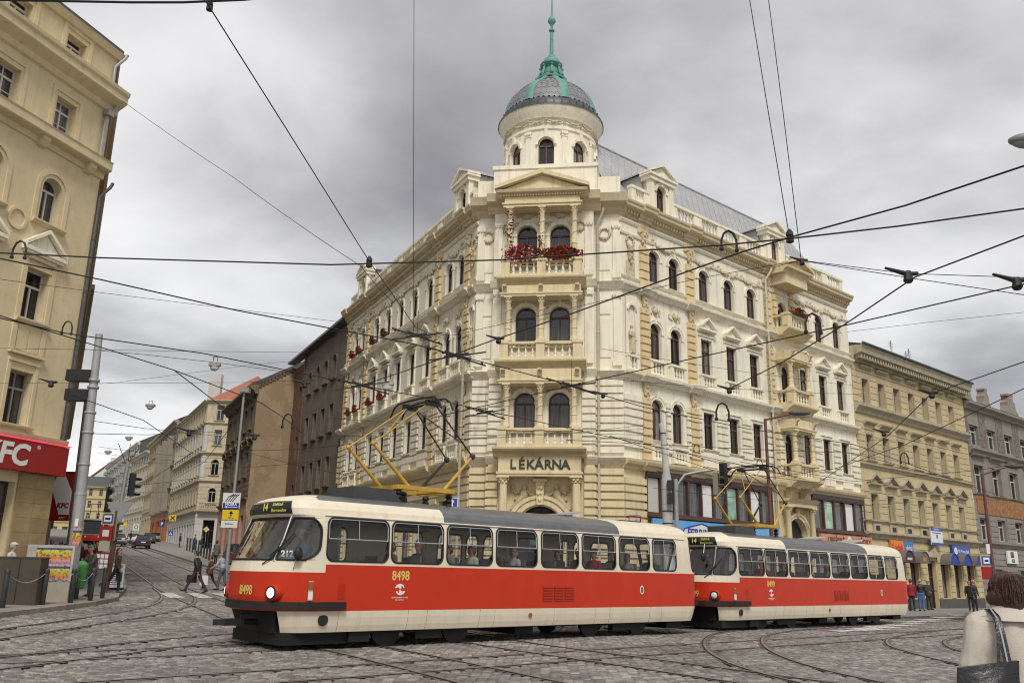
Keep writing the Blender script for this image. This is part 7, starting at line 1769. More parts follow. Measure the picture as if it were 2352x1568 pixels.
MB().tube([(-.9, 3.6, 5.3), (.9, 3.6, 5.3)], .05, 5).build('collector_bow', BLACK, o); MB().box(-1.0, 1.0, .3, 13.5, .1, .35).build('underframe', DARKG, o)
# ================================================================== people
from mathutils import noise as mnoise
def pmat(name, c, r=.8): return mat('cloth_'+name, c, r, var=.14, vscale=9, bump=.25, bscale=60)
SKIN = mat('skin', (.46, .26, .19), .55, var=.06, vscale=12); EYE = mat('eye', (.02, .015, .012), .2)
class Body:
    def __init__(s): s.mb = MB(); s.pr = []; s.raw = MB(); s.rawm = []
    def tube(s, pts, r, slot, n=10):
        s.mb.tube(pts, r, n); rr = r if isinstance(r, (list, tuple)) else [r]*len(pts)
        for p, r_ in ((pts[0], rr[0]), (pts[-1], rr[-1])): s.mb.ball(p, r_*.98, n=10, k=6)
        for i in range(len(pts)-1): s.pr.append(('c', np.array(pts[i]), np.array(pts[i+1]), rr[i], rr[i+1], slot))
    def ball(s, c, rx, ry, rz, slot):
        s.mb.ball(c, rx, ry, rz, 14, 10); s.pr.append(('e', np.array(c), np.array((rx, ry, rz)), slot))
    def cone(s, st, slot, c=(0, 0)):                     # stack of (z, rx, ry)
        pts = []; n = 16; fs = []
        for z, rx, ry in st:
            for k in range(n): a = 2*math.pi*k/n; pts.append((c[0]+rx*math.cos(a), c[1]+ry*math.sin(a), z))
        for j in range(len(st)-1):
            for k in range(n): k2 = (k+1) % n; fs.append((j*n+k, j*n+k2, (j+1)*n+k2, (j+1)*n+k) if st[-1][0] > st[0][0] else (j*n+k2, j*n+k, (j+1)*n+k, (j+1)*n+k2))
        fs.append(tuple(range(n-1, -1, -1))); fs.append(tuple((len(st)-1)*n+k for k in range(n)))
        s.mb.add(pts, fs); s.pr.append(('k', sorted(st), c, slot))
    def rawtube(s, pts, r, slot, n=5): s.raw.tube(pts, r, n, slot)
    def mesh(s, voxel, wrinkle=.004, wscale=9, smooth=3):
        me = bpy.data.meshes.new('tmp'); me.from_pydata(s.mb.v, [], s.mb.f)
        ob = bpy.data.objects.new('tmp', me); COL.objects.link(ob)
        m = ob.modifiers.new('r', 'REMESH'); m.mode = 'VOXEL'; m.voxel_size = voxel
        m2 = ob.modifiers.new('s', 'SMOOTH'); m2.factor = .5; m2.iterations = smooth
        bpy.context.view_layer.update(); dg = bpy.context.evaluated_depsgraph_get()
        out = bpy.data.meshes.new_from_object(ob.evaluated_get(dg)); bpy.data.objects.remove(ob); bpy.data.meshes.remove(me)
        n = len(out.polygons); nv = len(out.vertices); co = np.empty(nv*3); out.vertices.foreach_get('co', co); co = co.reshape(-1, 3)
        ctr = np.empty(n*3); out.polygons.foreach_get('center', ctr); ctr = ctr.reshape(-1, 3); best = np.full(n, 1e9); slot = np.zeros(n, int)
        for p in s.pr:
            if p[0] == 'c':
                a, b, ra, rb, sl = p[1:]; d = b-a; t = np.clip(((ctr-a)@d)/max(1e-9, d@d), 0, 1); D = np.linalg.norm(ctr-a-t[:, None]*d, axis=1)-(ra+(rb-ra)*t)
            elif p[0] == 'e':
                c, r, sl = p[1:]; D = (np.linalg.norm((ctr-c)/r, axis=1)-1)*r.min()
            else:
                st, c, sl = p[1:]; zz = [q[0] for q in st]; rx = np.interp(ctr[:, 2], zz, [q[1] for q in st]); ry = np.interp(ctr[:, 2], zz, [q[2] for q in st])
                D = (np.sqrt(((ctr[:, 0]-c[0])/rx)**2+((ctr[:, 1]-c[1])/ry)**2)-1)*np.minimum(rx, ry); D = np.maximum(D, np.maximum(zz[0]-ctr[:, 2], ctr[:, 2]-zz[-1]))
            D = np.abs(D) if p[0] != 'x' else D; w = D < best; best[w] = D[w]; slot[w] = sl
        out.polygons.foreach_set('material_index', slot.astype(np.int32)); out.polygons.foreach_set('use_smooth', [True]*n)
        if wrinkle:
            nr = np.empty(nv*3); out.vertices.foreach_get('normal', nr); nr = nr.reshape(-1, 3)
            h = np.array([mnoise.noise((c[0]*wscale, c[1]*wscale, c[2]*wscale*.55)) for c in co]); co = co+nr*(h*wrinkle)[:, None]; out.vertices.foreach_set('co', co.reshape(-1))
        if s.raw.v:                                      # fingers, eyes and the like joined on
            import bmesh
            bm = bmesh.new(); bm.from_mesh(out); vs = [bm.verts.new(v) for v in s.raw.v]
            for f, mi in zip(s.raw.f, s.raw.mi):
                try: q = bm.faces.new([vs[i] for i in f]); q.material_index = mi; q.smooth = True
                except ValueError: pass
            bm.to_mesh(out); bm.free()
        out.update(); return out
SK, HR, TP, BT, SH, EY = 0, 1, 2, 3, 4, 5
def human(pose='stand', H=1.72, hairdo='short', coat=None, hat=False, lean=0.0, head=(0, 0), voxel=.02, arms=((8, 12), (8, 12)), legs=None, fem=False, bulk=1.0, wr=.006):
    B = Body(); k = H/1.72; sh = .165 if fem else .19
    V = lambda x, y, z: (x*k, y*k, z*k)
    sit = pose == 'sit'
    hz = .44 if sit else .90
    if legs is None: legs = {'stand': ((4, 2), (-3, -3)), 'walk': ((26, 14), (-22, -42)), 'stride': ((34, 22), (-28, -44)), 'sit': ((84, -4), (80, 2))}[pose]
    dz = 0
    if pose in ('walk', 'stride'): dz = -.9*(1-math.cos(rad(legs[0][0])))*.55; hz += dz
    ln = rad(lean); up = lambda d, x=0, y=0: V(x, y-math.sin(ln)*d, hz+math.cos(ln)*d)
    for s, (a, b) in zip((1, -1), legs):
        hp = V(s*.085, 0, hz); kn = V(s*.095, -.42*math.sin(rad(a)), hz-.42*math.cos(rad(a))); an = (kn[0], kn[1]-k*.41*math.sin(rad(b)), kn[2]-k*.41*math.cos(rad(b)))
        B.tube([hp, kn, an], [.088*k*bulk, .062*k, .05*k], BT)
        f = rad(b)*.5; tilt = max(0, -b)/60
        B.tube([(an[0], an[1]+.05*k, an[2]-.035*k), (an[0]+s*.01, an[1]-.10*k, an[2]-(.04+.08*tilt)*k), (an[0]+s*.015, an[1]-.17*k, an[2]-(.045+.13*tilt)*k)], [.042*k, .04*k, .03*k], SH)
    B.ball(up(.03), .155*k*bulk, .115*k*bulk, .12*k, BT); B.ball(up(.16), .15*k*bulk, .115*k*bulk, .17*k, TP); B.ball(up(.36), (sh-.015)*k*bulk, .118*k*bulk, .2*k, TP)
    B.tube([up(.475, sh-.03), up(.485, -sh+.03)], .062*k, TP)
    if coat:
        B.cone([((hz-coat)*k, .2*k*bulk, .16*k), ((hz-.05)*k, .185*k*bulk, .145*k), ((hz+.2)*k, .165*k*bulk, .135*k), ((hz+.4)*k, (sh-.01)*k, .13*k)], TP)
    nb, nt = up(.5), up(.60, 0, -.015); B.tube([nb, nt], .052*k, SK)
    hy, hp_ = head; hc = Vector(up(.70, 0, -.02)); Rm = RZ(hy) @ RX(hp_)
    def Hd(x, y, z): return tuple(hc+(Rm @ Vector((x, y, z)))*k)
    B.ball(Hd(0, .0, .025), .076*k, .093*k, .098*k, SK); B.ball(Hd(0, -.025, -.06), .056*k, .06*k, .055*k, SK)
    B.tube([Hd(0, -.088, .015), Hd(0, -.108, -.022)], [.01*k, .014*k], SK, 6)
    for s in (-1, 1): B.ball(Hd(s*.08, .01, -.005), .012*k, .02*k, .03*k, SK); B.raw.ball(Hd(s*.031, -.083, .012), .0095*k, n=6, k=4, m=EY)
    B.raw.ball(Hd(0, -.083, -.062), .021*k, .008*k, .006*k, 6, 4, m=6)
    if hairdo == 'bald': B.ball(Hd(0, .035, .01), .081*k, .08*k, .06*k, HR)
    else:
        B.ball(Hd(0, .022, .048), .087*k, .098*k, .095*k, HR); B.ball(Hd(0, .05, -.0), .083*k, .065*k, .08*k, HR)
        if hairdo == 'bob':
            for s in (-1, 1): B.ball(Hd(s*.062, .025, -.03), .042*k, .07*k, .085*k, HR)
            B.ball(Hd(0, .06, -.04), .085*k, .055*k, .08*k, HR)
        if hairdo == 'long': B.tube([Hd(0, .06, .02), Hd(0, .085, -.12), Hd(0, .1, -.28)], [.085*k, .08*k, .045*k], HR)
    if hat:
        B.ball(Hd(0, .008, .085), .094*k, .104*k, .058*k, 7); B.cone([(hc.z+.072*k, .07*k, .07*k), (hc.z+.084*k, .075*k, .075*k)], 7, (hc.x+(Rm @ Vector((0, -.1, 0))).x*k, hc.y+(Rm @ Vector((0, -.1, 0))).y*k))
    hands = []
    for s, (a, e) in zip((1, -1), arms):
        out_ = .06; shp = Vector(up(.47, s*sh)); a_, b_ = rad(a)+ln*0, rad(a+e)
        el = shp+Vector((s*out_, -.29*math.sin(a_), -.29*math.cos(a_)))*k; wr_ = el+Vector((-s*.02, -.25*math.sin(b_), -.25*math.cos(b_)))*k
        B.tube([tuple(shp), tuple(el), tuple(wr_)], [.06*k*bulk, .048*k*bulk, .036*k], TP)
        d = (wr_-el).normalized(); pm = wr_+d*.055*k; B.tube([tuple(wr_), tuple(pm)], [.026*k, .03*k], SK, 8)
        fw = Vector((0, -1, 0)) if abs(d.y) < .7 else Vector((0, 0, 1)); sd_ = d.cross(Vector((s, 0, 0))).normalized()
        for f in range(4):
            o_ = sd_*((f-1.5)*.017*k); L_ = (.072, .082, .077, .06)[f]*k; c1 = pm+d*.02*k+o_; c2 = c1+d*L_*.55+Vector((-s*.006, 0, 0)); c3 = c2+(d*.7+Vector((-s*.7, 0, 0)))*L_*.45
            B.rawtube([tuple(c1), tuple(c2), tuple(c3)], [.0095*k, .0085*k, .007*k], SK)
        t0 = wr_+d*.02*k+sd_*.025*k; B.rawtube([tuple(t0), tuple(t0+d*.03*k+sd_*.022*k), tuple(t0+d*.06*k+sd_*.02*k)], [.012*k, .0105*k, .008*k], SK)
        hands.append(pm+d*.04*k)
    low = min(v[2] for v in B.mb.v) if not sit else 0
    me = B.mesh(voxel, wr)
    if not sit: me.transform(T(0, 0, -low)); hands = [h-Vector((0, 0, low)) for h in hands]
    return me, hands
MOUTH = mat('lips', (.33, .13, .1), .5); NOCAP = pmat('none', (.1, .1, .1))
HAIRS = {'dark': mat('dark_hair', (.022, .015, .011), .55, var=.3, vscale=30), 'brown': mat('brown_hair', (.06, .032, .018), .55, var=.3, vscale=30), 'grey': mat('grey_hair', (.3, .29, .27), .6, var=.2, vscale=30), 'blond': mat('blond_hair', (.5, .37, .17), .5, var=.25, vscale=25), 'red': mat('auburn_hair', (.12, .03, .02), .55)}
def dress(o, hair, top, bottom, shoe=(.02, .018, .016), cap=(.1, .1, .1), own=False):
    ms = [SKIN, HAIRS[hair], pmat('%.2f_%.2f_%.2f' % top, top), pmat('%.2f_%.2f_%.2f' % bottom, bottom), pmat('%.2f_%.2f_%.2f' % shoe, shoe, .5), EYE, MOUTH, pmat('%.2f_%.2f_%.2f' % cap, cap)]
    me = o.data
    if len(me.materials) == 0:
        for m in ms: me.materials.append(m)
    for i, m in enumerate(ms): o.material_slots[i].link = 'OBJECT'; o.material_slots[i].material = m
    return o
_hm = {}
def person(label, x, y, face, key, hair, top, bottom, z=None, pave=True, group=None, M=None, shoe=(.02, .018, .016), cap=(.1, .1, .1), **kw):
    if key not in _hm: _hm[key] = human(**kw)
    me, hands = _hm[key]
    if M is None:
        zz = g(x, y)+(.125 if pave else .012) if z is None else z
        M = T(x, y, zz) @ RZ(face)
    o = link('person', me, None, M, label, 'person', group); dress(o, hair, top, bottom, shoe, cap)
    return o, [M @ h for h in hands], M
DK_ = (.018, .018, .02)
# face: 0 looks towards the camera side (-y), 90 to the right (+x), -90 to the left, 180 away
def bag(name, label, c, w, d, h, col, rough=.5, strap=0.25, rz=0):
    o = thing(name, label, 'bag', T(*c) @ RZ(rz)); mb = MB()
    mb.prism([(-w/2, -h), (w/2, -h), (w*.46, 0), (-w*.46, 0)], -d/2, d/2); mb.build('body', mat('bag_%.2f_%.2f_%.2f' % col, col, rough, var=.1), o)
    MB().tube([(-w*.25, 0, -.02), (-w*.18, 0, strap*.8), (0, 0, strap), (w*.18, 0, strap*.8), (w*.25, 0, -.02)], .008, 5).build('handle', mat('bag_%.2f_%.2f_%.2f' % col, col), o); return o
# --- left pavement
o, hd, M_ = person('stooped old man in grey coat and camouflage cap behind the bollard', -14.72, 32.2, -25, 'oldman', 'grey', (.075, .072, .068), (.045, .047, .055), cap=(.12, .105, .07), **dict(pose='stand', H=1.74, hairdo='short', hat=True, coat=.2, lean=14, head=(-10, 25), arms=((35, 40), (20, 30))))
o, hd, M_ = person('woman with long brown hair in brown leather jacket walking along the kerb', -15.15, 35.2, 88, 'walkwoman', 'brown', (.06, .03, .022), (.012, .012, .014), shoe=(.05, .08, .3), **dict(pose='walk', H=1.68, hairdo='long', fem=True, arms=((-14, 30), (16, 20)), legs=((12, 2), (-26, -60))))
bag('shoulder_bag', 'dark green bag held by the woman in brown leather', hd[0]+Vector((0, 0, .02)), .3, .12, .34, (.03, .04, .03), rz=90)
c = at(196, 1318, 45.0); o, hd, M_ = person('person in bright red jacket seen from behind beside the signal post', c.x, c.y, 165, 'backstand', 'brown', (.42, .016, .02), DK_, **dict(pose='stand', H=1.72, hairdo='short', coat=.08, bulk=1.1))
bag('handbag', 'black bag held by the person in red', hd[0], .34, .14, .34, (.012, .012, .014))
c = at(18, 1330, 27.6); person('man in white baseball cap and white and blue jacket at the left edge', c.x, c.y, 100, 'capman', 'grey', (.5, .48, .44), (.05, .12, .4), cap=(.6, .5, .42), **dict(pose='stand', H=1.74, hairdo='short', hat=True, bulk=1.12))
CR = [('crowdA', 122, 1305, 41, 60, 'dark', (.5, .47, .42), DK_, 'waiting person in white jacket behind the poster block'), ('crowdB', 133, 1300, 46, -40, 'dark', (.05, .045, .04), DK_, 'waiting person in dark coat behind the poster block'), ('backstand', 143, 1303, 43, 150, 'brown', (.16, .14, .1), DK_, 'waiting person in olive grey coat left of the tall pole'),
      ('crowdA', 178, 1300, 50, 170, 'blond', (.05, .05, .055), DK_, 'fair haired person in dark jacket right of the tall pole'), ('crowdB', 206, 1300, 51, 140, 'dark', (.03, .03, .035), DK_, 'dark haired person in black behind the red jacket'), ('backstand', 216, 1302, 48, -160, 'blond', (.12, .03, .04), DK_, 'blond person in maroon beside the tram stop board'), ('crowdA', 111, 1300, 50, 20, 'brown', (.2, .19, .17), DK_, 'person in grey nearest the sand house wall')]
for key, px, py, Y, fc, hr, tp, bt, l in CR:
    c = at(px, py, Y); person(l, c.x, c.y, fc, key, hr, tp, bt, **dict(pose='stand', H=1.72, hairdo='bob' if key == 'crowdA' else 'short', coat=.1, fem=key == 'crowdA', voxel=.025))
# --- crossing the side street
o, hd, M_ = person('man in black jacket striding left over the crossing with a briefcase', -13.35, 39.1, -92, 'strider', 'dark', (.02, .018, .018), (.03, .03, .035), pave=False, **dict(pose='stride', H=1.8, hairdo='short', lean=8, bulk=1.1, coat=.06, arms=((-24, 10), (14, 14)), legs=((34, 24), (-24, -34))))
bag('briefcase', 'black briefcase in the hand of the striding man', hd[1]+Vector((0, 0, -.03)), .42, .1, .32, (.01, .01, .01), strap=.06)
o, hd, M_ = person('woman in brown jacket with white carrier bag behind the striding man', -13.95, 42.6, -95, 'walkman', 'red', (.10, .05, .025), (.02, .018, .02), pave=False, shoe=(.4, .36, .32), **dict(pose='walk', H=1.62, hairdo='short', fem=True, coat=.1))
bag('carrier_bag', 'white plastic carrier bag carried over the crossing', hd[0]+Vector((0, 0, -.02)), .38, .2, .42, (.68, .68, .66), strap=.1)
o, hd, M_ = person('old man in lilac jacket and dark cap walking with a cane', -13.3, 42.4, -100, 'caneman', 'grey', (.36, .35, .42), (.09, .1, .115), pave=False, cap=(.03, .02, .03), **dict(pose='walk', H=1.74, hairdo='short', hat=True, lean=14, bulk=1.1, arms=((20, 45), (30, 40)), legs=((14, 6), (-10, -14))))
st_ = thing('walking_cane', 'thin silver walking cane of the old man in lilac', 'cane', T(*hd[1])); MB().tube([(.05, 0, .02), (0, 0, .04), (-.05, 0, 0), (-.38, 0, g(-13.6, 42.4)-hd[1].z+.02)], .014, 6).build('shaft', STEEL, st_)
person('person in brown half hidden behind the first tram nose', -12.7, 44.2, -90, 'walkman', 'brown', (.2, .12, .07), (.04, .04, .05), pave=False)
c = at(494, 1294, 69); o, hd, M_ = person('person in long green grey coat with blue shoulder bag seen from behind', c.x, c.y, 165, 'coatback', 'brown', (.12, .125, .095), DK_, **dict(pose='stand', H=1.74, hairdo='bob', coat=.3, bulk=1.1, voxel=.025)); bag('shoulder_bag', 'blue bag hanging from the green grey coat', hd[0]+Vector((.05, -.1, .1)), .42, .16, .34, (.05, .07, .16))
c = at(520, 1281, 74); person('bald man in black jacket beside the dark red car', c.x, c.y, -70, 'baldman', 'grey', (.04, .04, .035), (.16, .13, .1), **dict(pose='stand', H=1.78, hairdo='bald', bulk=1.12, voxel=.025))
for px, py, Y, l, tp in ((411, 1262, 112, 'lone person standing before the cream corner house wall', (.06, .03, .03)), (461, 1262, 95, 'dark clad person by the priority sign', (.02, .02, .025)), (297, 1254, 118, 'person in black crossing far up between the cars', (.02, .02, .02)), (446, 1256, 104, 'far person in grey near the far bollards', (.1, .1, .1))):
    c = at(px, py, Y); person(l, c.x, c.y, 120, 'crowdB', 'dark', tp, DK_)
# --- right pavement
RP_ = [(2078, 1404, 54, 70, 'dark', (.06, .055, .045), (.06, .065, .08), 'leaner', 'slouching person in dark olive jacket leaning right behind the second tram'), (2097, 1404, 51.5, 172, 'red', (.24, .012, .022), DK_, 'backstand', 'woman in dark red leather jacket seen from behind'), (2119, 1405, 51.5, 168, 'grey', (.02, .02, .022), (.06, .14, .32), 'jeansman', 'grey haired man in black leather jacket and blue jeans'), (2136, 1402, 55, 20, 'grey', (.035, .035, .035), DK_, 'capman2', 'man in cap and dark jacket facing the camera by the yellow house door'), (2232, 1400, 53, -30, 'dark', (.015, .015, .016), (.02, .02, .022), 'crowdB', 'dark haired person in black under the last blue awning'), (2241, 1402, 50, 30, 'grey', (.02, .02, .022), DK_, 'baldman', 'bald person in black half hidden by the dark haired woman')]
for px, py, Y, fc, hr, tp, bt, key, l in RP_:
    c = at(px, py, Y); kw = dict(pose='stand', H=1.74, hairdo='short', voxel=.022)
    if key == 'leaner': kw.update(lean=-12, legs=((30, 22), (24, 18)), arms=((30, 60), (30, 60)))
    if key == 'capman2': kw.update(hat=True, coat=.1, arms=((20, 70), (15, 60)))
    if key == 'jeansman': kw.update(hairdo='bald', bulk=1.14)
    person(l, c.x, c.y, fc, key, hr, tp, bt, cap=(.5, .48, .45), **kw)
# --- passengers and drivers
def rider(F, label, x, y, key, hair, top, face=-90, z=.92, group=None):
    kw = {'rA': dict(pose='sit', H=1.68, hairdo='bob', fem=True, head=(30, 4)), 'rB': dict(pose='sit', H=1.74, hairdo='short', head=(15, 6)), 'rC': dict(pose='sit', H=1.66, hairdo='long', fem=True, head=(45, 6)), 'drv': dict(pose='sit', H=1.8, hairdo='short', hat=True, arms=((45, 35), (45, 35)))}[key]
    person(label, 0, 0, 0, key, hair, top, (.03, .03, .035), M=F @ T(x, y, z) @ RZ(face), cap=(.6, .6, .6), voxel=.022, **kw)
rider(FT1, 'driver in light blue shirt and white cap at the front tram controls', -5.85, -.1, 'drv', 'grey', (.2, .27, .38), z=1.02)
PS = [(-4.2, 'rA', 'red', (.16, .12, .07), 'in brown hooded jacket, first behind the cab'), (-3.45, 'rB', 'grey', (.06, .055, .05), 'grey haired in dark coat at the second window'), (-2.6, 'rA', 'dark', (.36, .32, .24), 'in beige jacket at the third window'), (-1.9, 'rA', 'red', (.6, .6, .58), 'in white sweater at the third window'), (-1.15, 'rB', 'red', (.1, .03, .03), 'in dark red at the fourth window'), (-.55, 'rA', 'blond', (.55, .56, .6), 'fair haired in white shirt at the fourth window'), (.25, 'rC', 'dark', (.02, .02, .02), 'long haired in black at the fifth window'), (1.0, 'rA', 'brown', (.05, .04, .04), 'brown haired in dark top at the fifth window'), (1.75, 'rB', 'brown', (.06, .05, .05), 'in dark grey at the sixth window'), (2.35, 'rB', 'dark', (.36, .015, .03), 'in bright red jacket at the sixth window'), (3.1, 'rB', 'brown', (.02, .02, .02), 'in black at the seventh window'), (3.75, 'rC', 'brown', (.4, .36, .32), 'in pale jacket at the seventh window'), (4.7, 'rB', 'dark', (.02, .12, .07), 'in green jacket at the last side window')]
for x, k_, h, t_, l in PS: rider(FT1, 'passenger '+l+' of the front tram', x+.1, -.78, k_, h, t_)
rider(FT2, 'driver in dark red in the second tram cab', -5.85, -.1, 'rB', 'dark', (.12, .02, .02), z=1.02)
for x, k_, h, t_, l in [(-3.9, 'rB', 'dark', (.36, .015, .03), 'in red at the second window'), (-2.5, 'rA', 'dark', (.06, .05, .05), 'in dark jacket at the third window'), (-.8, 'rC', 'brown', (.45, .42, .36), 'long haired in white at the fourth window'), (.6, 'rC', 'blond', (.3, .3, .28), 'fair haired in pale grey at the fifth window'), (2.0, 'rB', 'dark', (.05, .08, .05), 'in dark green at the sixth window'), (3.6, 'rB', 'brown', (.04, .04, .05), 'in black at the seventh window')]: rider(FT2, 'passenger '+l+' of the second tram', x, -.78, k_, h, t_)
MB().prism([(0, 0), (.3, .05), (.2, -.32), (-.05, -.25)], -.01, .01).build('newspaper', WHITES, None, FT1 @ T(-2.6, -.6, 2.3), label='sheet of paper held up by a passenger at the third window', cat='newspaper')
# --- woman in the beige coat close to the camera, seen from behind
B = Body(); s_ = 1.0
B.cone([(.45, .30, .2), (.75, .285, .19), (.92, .265, .175), (1.05, .245, .16), (1.2, .235, .15), (1.3, .215, .135), (1.36, .15, .11), (1.41, .085, .085)], TP)
B.tube([(.155, 0, 1.31), (-.155, 0, 1.31)], .078, TP)
for s in (-1, 1): B.tube([(s*.19, 0, 1.3), (s*.265, .03, 1.06), (s*.27, -.05, .8)], [.083, .075, .062], TP); B.tube([(s*.27, -.05, .8), (s*.265, -.07, .72)], [.03, .035], SK)
B.cone([(1.335, .13, .115), (1.37, .115, .105), (1.43, .075, .08)], TP); B.tube([(0, 0, 1.36), (0, -.015, 1.46)], .056, SK)
B.ball((0, -.01, 1.5), .078, .095, .105, SK); B.ball((0, -.035, 1.44), .055, .06, .055, SK)
for a, b, c_, r in ((0, .03, 1.5, .112), (-.05, .035, 1.465, .085), (.05, .035, 1.465, .085), (0, .05, 1.44, .09), (-.07, .0, 1.45, .06), (.075, .0, 1.45, .062), (.02, .02, 1.53, .1), (-.04, .0, 1.52, .09)): B.ball((a, b, c_), r*.92, r*.92, r*.86, HR)
me = B.mesh(.0105, .0, smooth=4)
nv = len(me.vertices); fold = []
slots = np.zeros(nv, int)
for p in me.polygons:
    for v in p.vertices: slots[v] = p.material_index
for v in me.vertices:
    c = v.co; nrm = v.normal
    if slots[v.index] == TP:
        d = .012*mnoise.noise((c.x*11, c.y*6, c.z*3.2))+.006*mnoise.noise((c.x*24, c.y*12, c.z*7+4)); 
        ang = math.atan2(c.y, c.x)
        if c.z < 1.2: d += .009*math.sin(ang*9+c.z*2.5+2*mnoise.noise((c.x*4, c.y*4, c.z*2)))*min(1, (1.2-c.z)/.35)
        if abs(c.z-1.335) < .012 and abs(c.x) < .2: d -= .008
        if abs(c.x) < .006 and c.y > .05 and c.z < 1.1: d -= .006
        v.co = c+nrm*d
    elif slots[v.index] == HR: v.co = c+nrm*(.007*mnoise.noise((c.x*38, c.y*38, c.z*12))+.005*mnoise.noise((c.x*90, c.y*90, c.z*22)))
WX, WY = 3.07, 5.55; zw = g(WX, WY)-.045
FWm = T(WX, WY, zw+.02) @ RZ(172)
wo = link('person', me, None, FWm, 'woman with dark brown bob in beige coat, back to the camera at the lower right', 'person')
dress(wo, 'brown', (.52, .42, .33), (.05, .05, .06)); 
FH = mat('chestnut_hair', (.06, .026, .017), .45, var=.45, vscale=60, bump=.6, bscale=120); wo.material_slots[HR].material = FH
FCo = mat('beige_trench', (.50, .445, .375), .85, var=.05, vscale=6, bump=.2, bscale=90); wo.material_slots[TP].material = FCo
hs = MB()                                              # loose strands over the bob
for _ in range(900):
    a = random.uniform(0, 2*math.pi); b = random.uniform(-.6, 1.2); c = Vector((0, .025, 1.49)); d = Vector((math.cos(a)*math.cos(b), math.sin(a)*math.cos(b), math.sin(b))); r = .113+random.uniform(-.004, .008)
    if d.y < -.6 and d.z < .5: continue
    p0 = c+d*r; t = (Vector((d.x*.5, d.y*.5, -1))-d*(Vector((d.x*.5, d.y*.5, -1)).dot(d))).normalized(); p1 = c+(d+t*.35).normalized()*(r+.004); p2 = c+(d+t*.7).normalized()*(r+random.uniform(-.006, .008)); hs.tube([p0, p1, p2], [.0015, .0022, .0008], 3, cap=False)
hs.build('hair', FH, wo)
MB().lathe([(.082, 1.425), (.1, 1.425), (.125, 1.395), (.185, 1.335), (.19, 1.325), (.178, 1.322)], 26, a0=-15, a1=195, cap=False).build('collar', FCo, wo, Matrix.Diagonal((1, .86, 1, 1)) @ T(0, .005, 0), smooth=50)
BG = mat('black_leather_bag', (.012, .012, .014), .35, var=.3, vscale=8, bump=.3, bscale=30)
sb = thing('shoulder_bag', 'black leather shoulder bag with striped strap on the beige coat', 'bag', FWm)
mb = MB(); pts = []
for i in range(7):
    for j in range(7):
        u, w = i/6, j/6; pts.append((.07+.33*u+.03*(1-w), .215+.05*math.sin(math.pi*u)*math.sin(math.pi*min(1, w*1.1)), .80+.31*w-.05*u*w))
m_ = 7
fs = [(i*m_+j, (i+1)*m_+j, (i+1)*m_+j+1, i*m_+j+1) for i in range(6) for j in range(6)]
mb.add(pts, fs); mb.add([(p[0], .17, p[2]) for p in pts], fs); o_ = len(pts)
for i in range(6): mb.add([pts[i*m_+6], pts[(i+1)*m_+6], (pts[(i+1)*m_+6][0], .17, pts[(i+1)*m_+6][2]), (pts[i*m_+6][0], .17, pts[i*m_+6][2])], [(0, 1, 2, 3)])
for i in (0, 6):
    for j in range(6): a, b = pts[i*m_+j], pts[i*m_+j+1]; mb.add([a, b, (b[0], .17, b[2]), (a[0], .17, a[2])], [(0, 1, 2, 3)])
mb.build('body', BG, sb, smooth=50)
def band(pts, w, mt, nm):
    mb = MB(); v = []
    for p in pts: v += [(p[0]-w/2, p[1], p[2]), (p[0]+w/2, p[1], p[2])]
    mb.add(v, [(2*i, 2*i+1, 2*i+3, 2*i+2) for i in range(len(pts)-1)]); mb.build(nm, mt, sb, smooth=60)
sp_ = [(.135, -.09, 1.31), (.135, -.03, 1.388), (.135, .05, 1.39), (.135, .13, 1.345), (.135, .175, 1.25), (.125, .19, 1.1), (.1, .215, .99), (.08, .225, .95)]
band([(x+.012, y, z) for x, y, z in sp_], .022, BG, 'strap'); band([(x-.012, y+.001, z) for x, y, z in sp_], .022, BG, 'strap'); band([(x, y+.003, z+.001) for x, y, z in sp_[1:-1]], .010, mat('grey_strap_stripe', (.3, .3, .32), .6), 'strap_stripe')
band([(.137+.02*i, y+.012, z) for i, (x, y, z) in enumerate(sp_[3:7])]+[(.215, .235, 1.0)], .02, BG, 'strap')
MB().box(.26, .295, .262, .27, .9, .915).build('clasp', ALU, sb)
# fair-haired companion partly hidden
B = Body(); B.cone([(.5, .25, .18), (.95, .22, .16), (1.25, .2, .14), (1.36, .1, .09)], TP); B.tube([(.15, 0, 1.3), (-.15, 0, 1.3)], .07, TP); B.tube([(0, 0, 1.36), (0, 0, 1.46)], .05, SK); B.ball((0, -.01, 1.51), .078, .095, .105, SK)
for s in (-1, 1): B.tube([(s*.19, 0, 1.28), (s*.24, .02, 1.05), (s*.23, -.1, .85)], [.07, .06, .05], TP)
B.ball((0, .02, 1.53), .095, .105, .1, HR); B.tube([(0, .05, 1.52), (0, .085, 1.36), (0, .1, 1.2)], [.095, .1, .06], HR); B.ball((-.06, .04, 1.4), .06, .06, .12, HR); B.ball((.06, .04, 1.4), .06, .06, .12, HR)
me = B.mesh(.014, .006, smooth=4)
for v in me.vertices: pass
wc = link('person', me, None, T(3.6, 6.15, zw-.1) @ RZ(190), 'fair haired woman half hidden behind the woman in the beige coat', 'person'); dress(wc, 'blond', (.62, .58, .5), (.05, .05, .06)); wc.material_slots[HR].material = mat('pale_blond_hair', (.62, .50, .28), .45, var=.2, vscale=40, bump=.5, bscale=100)
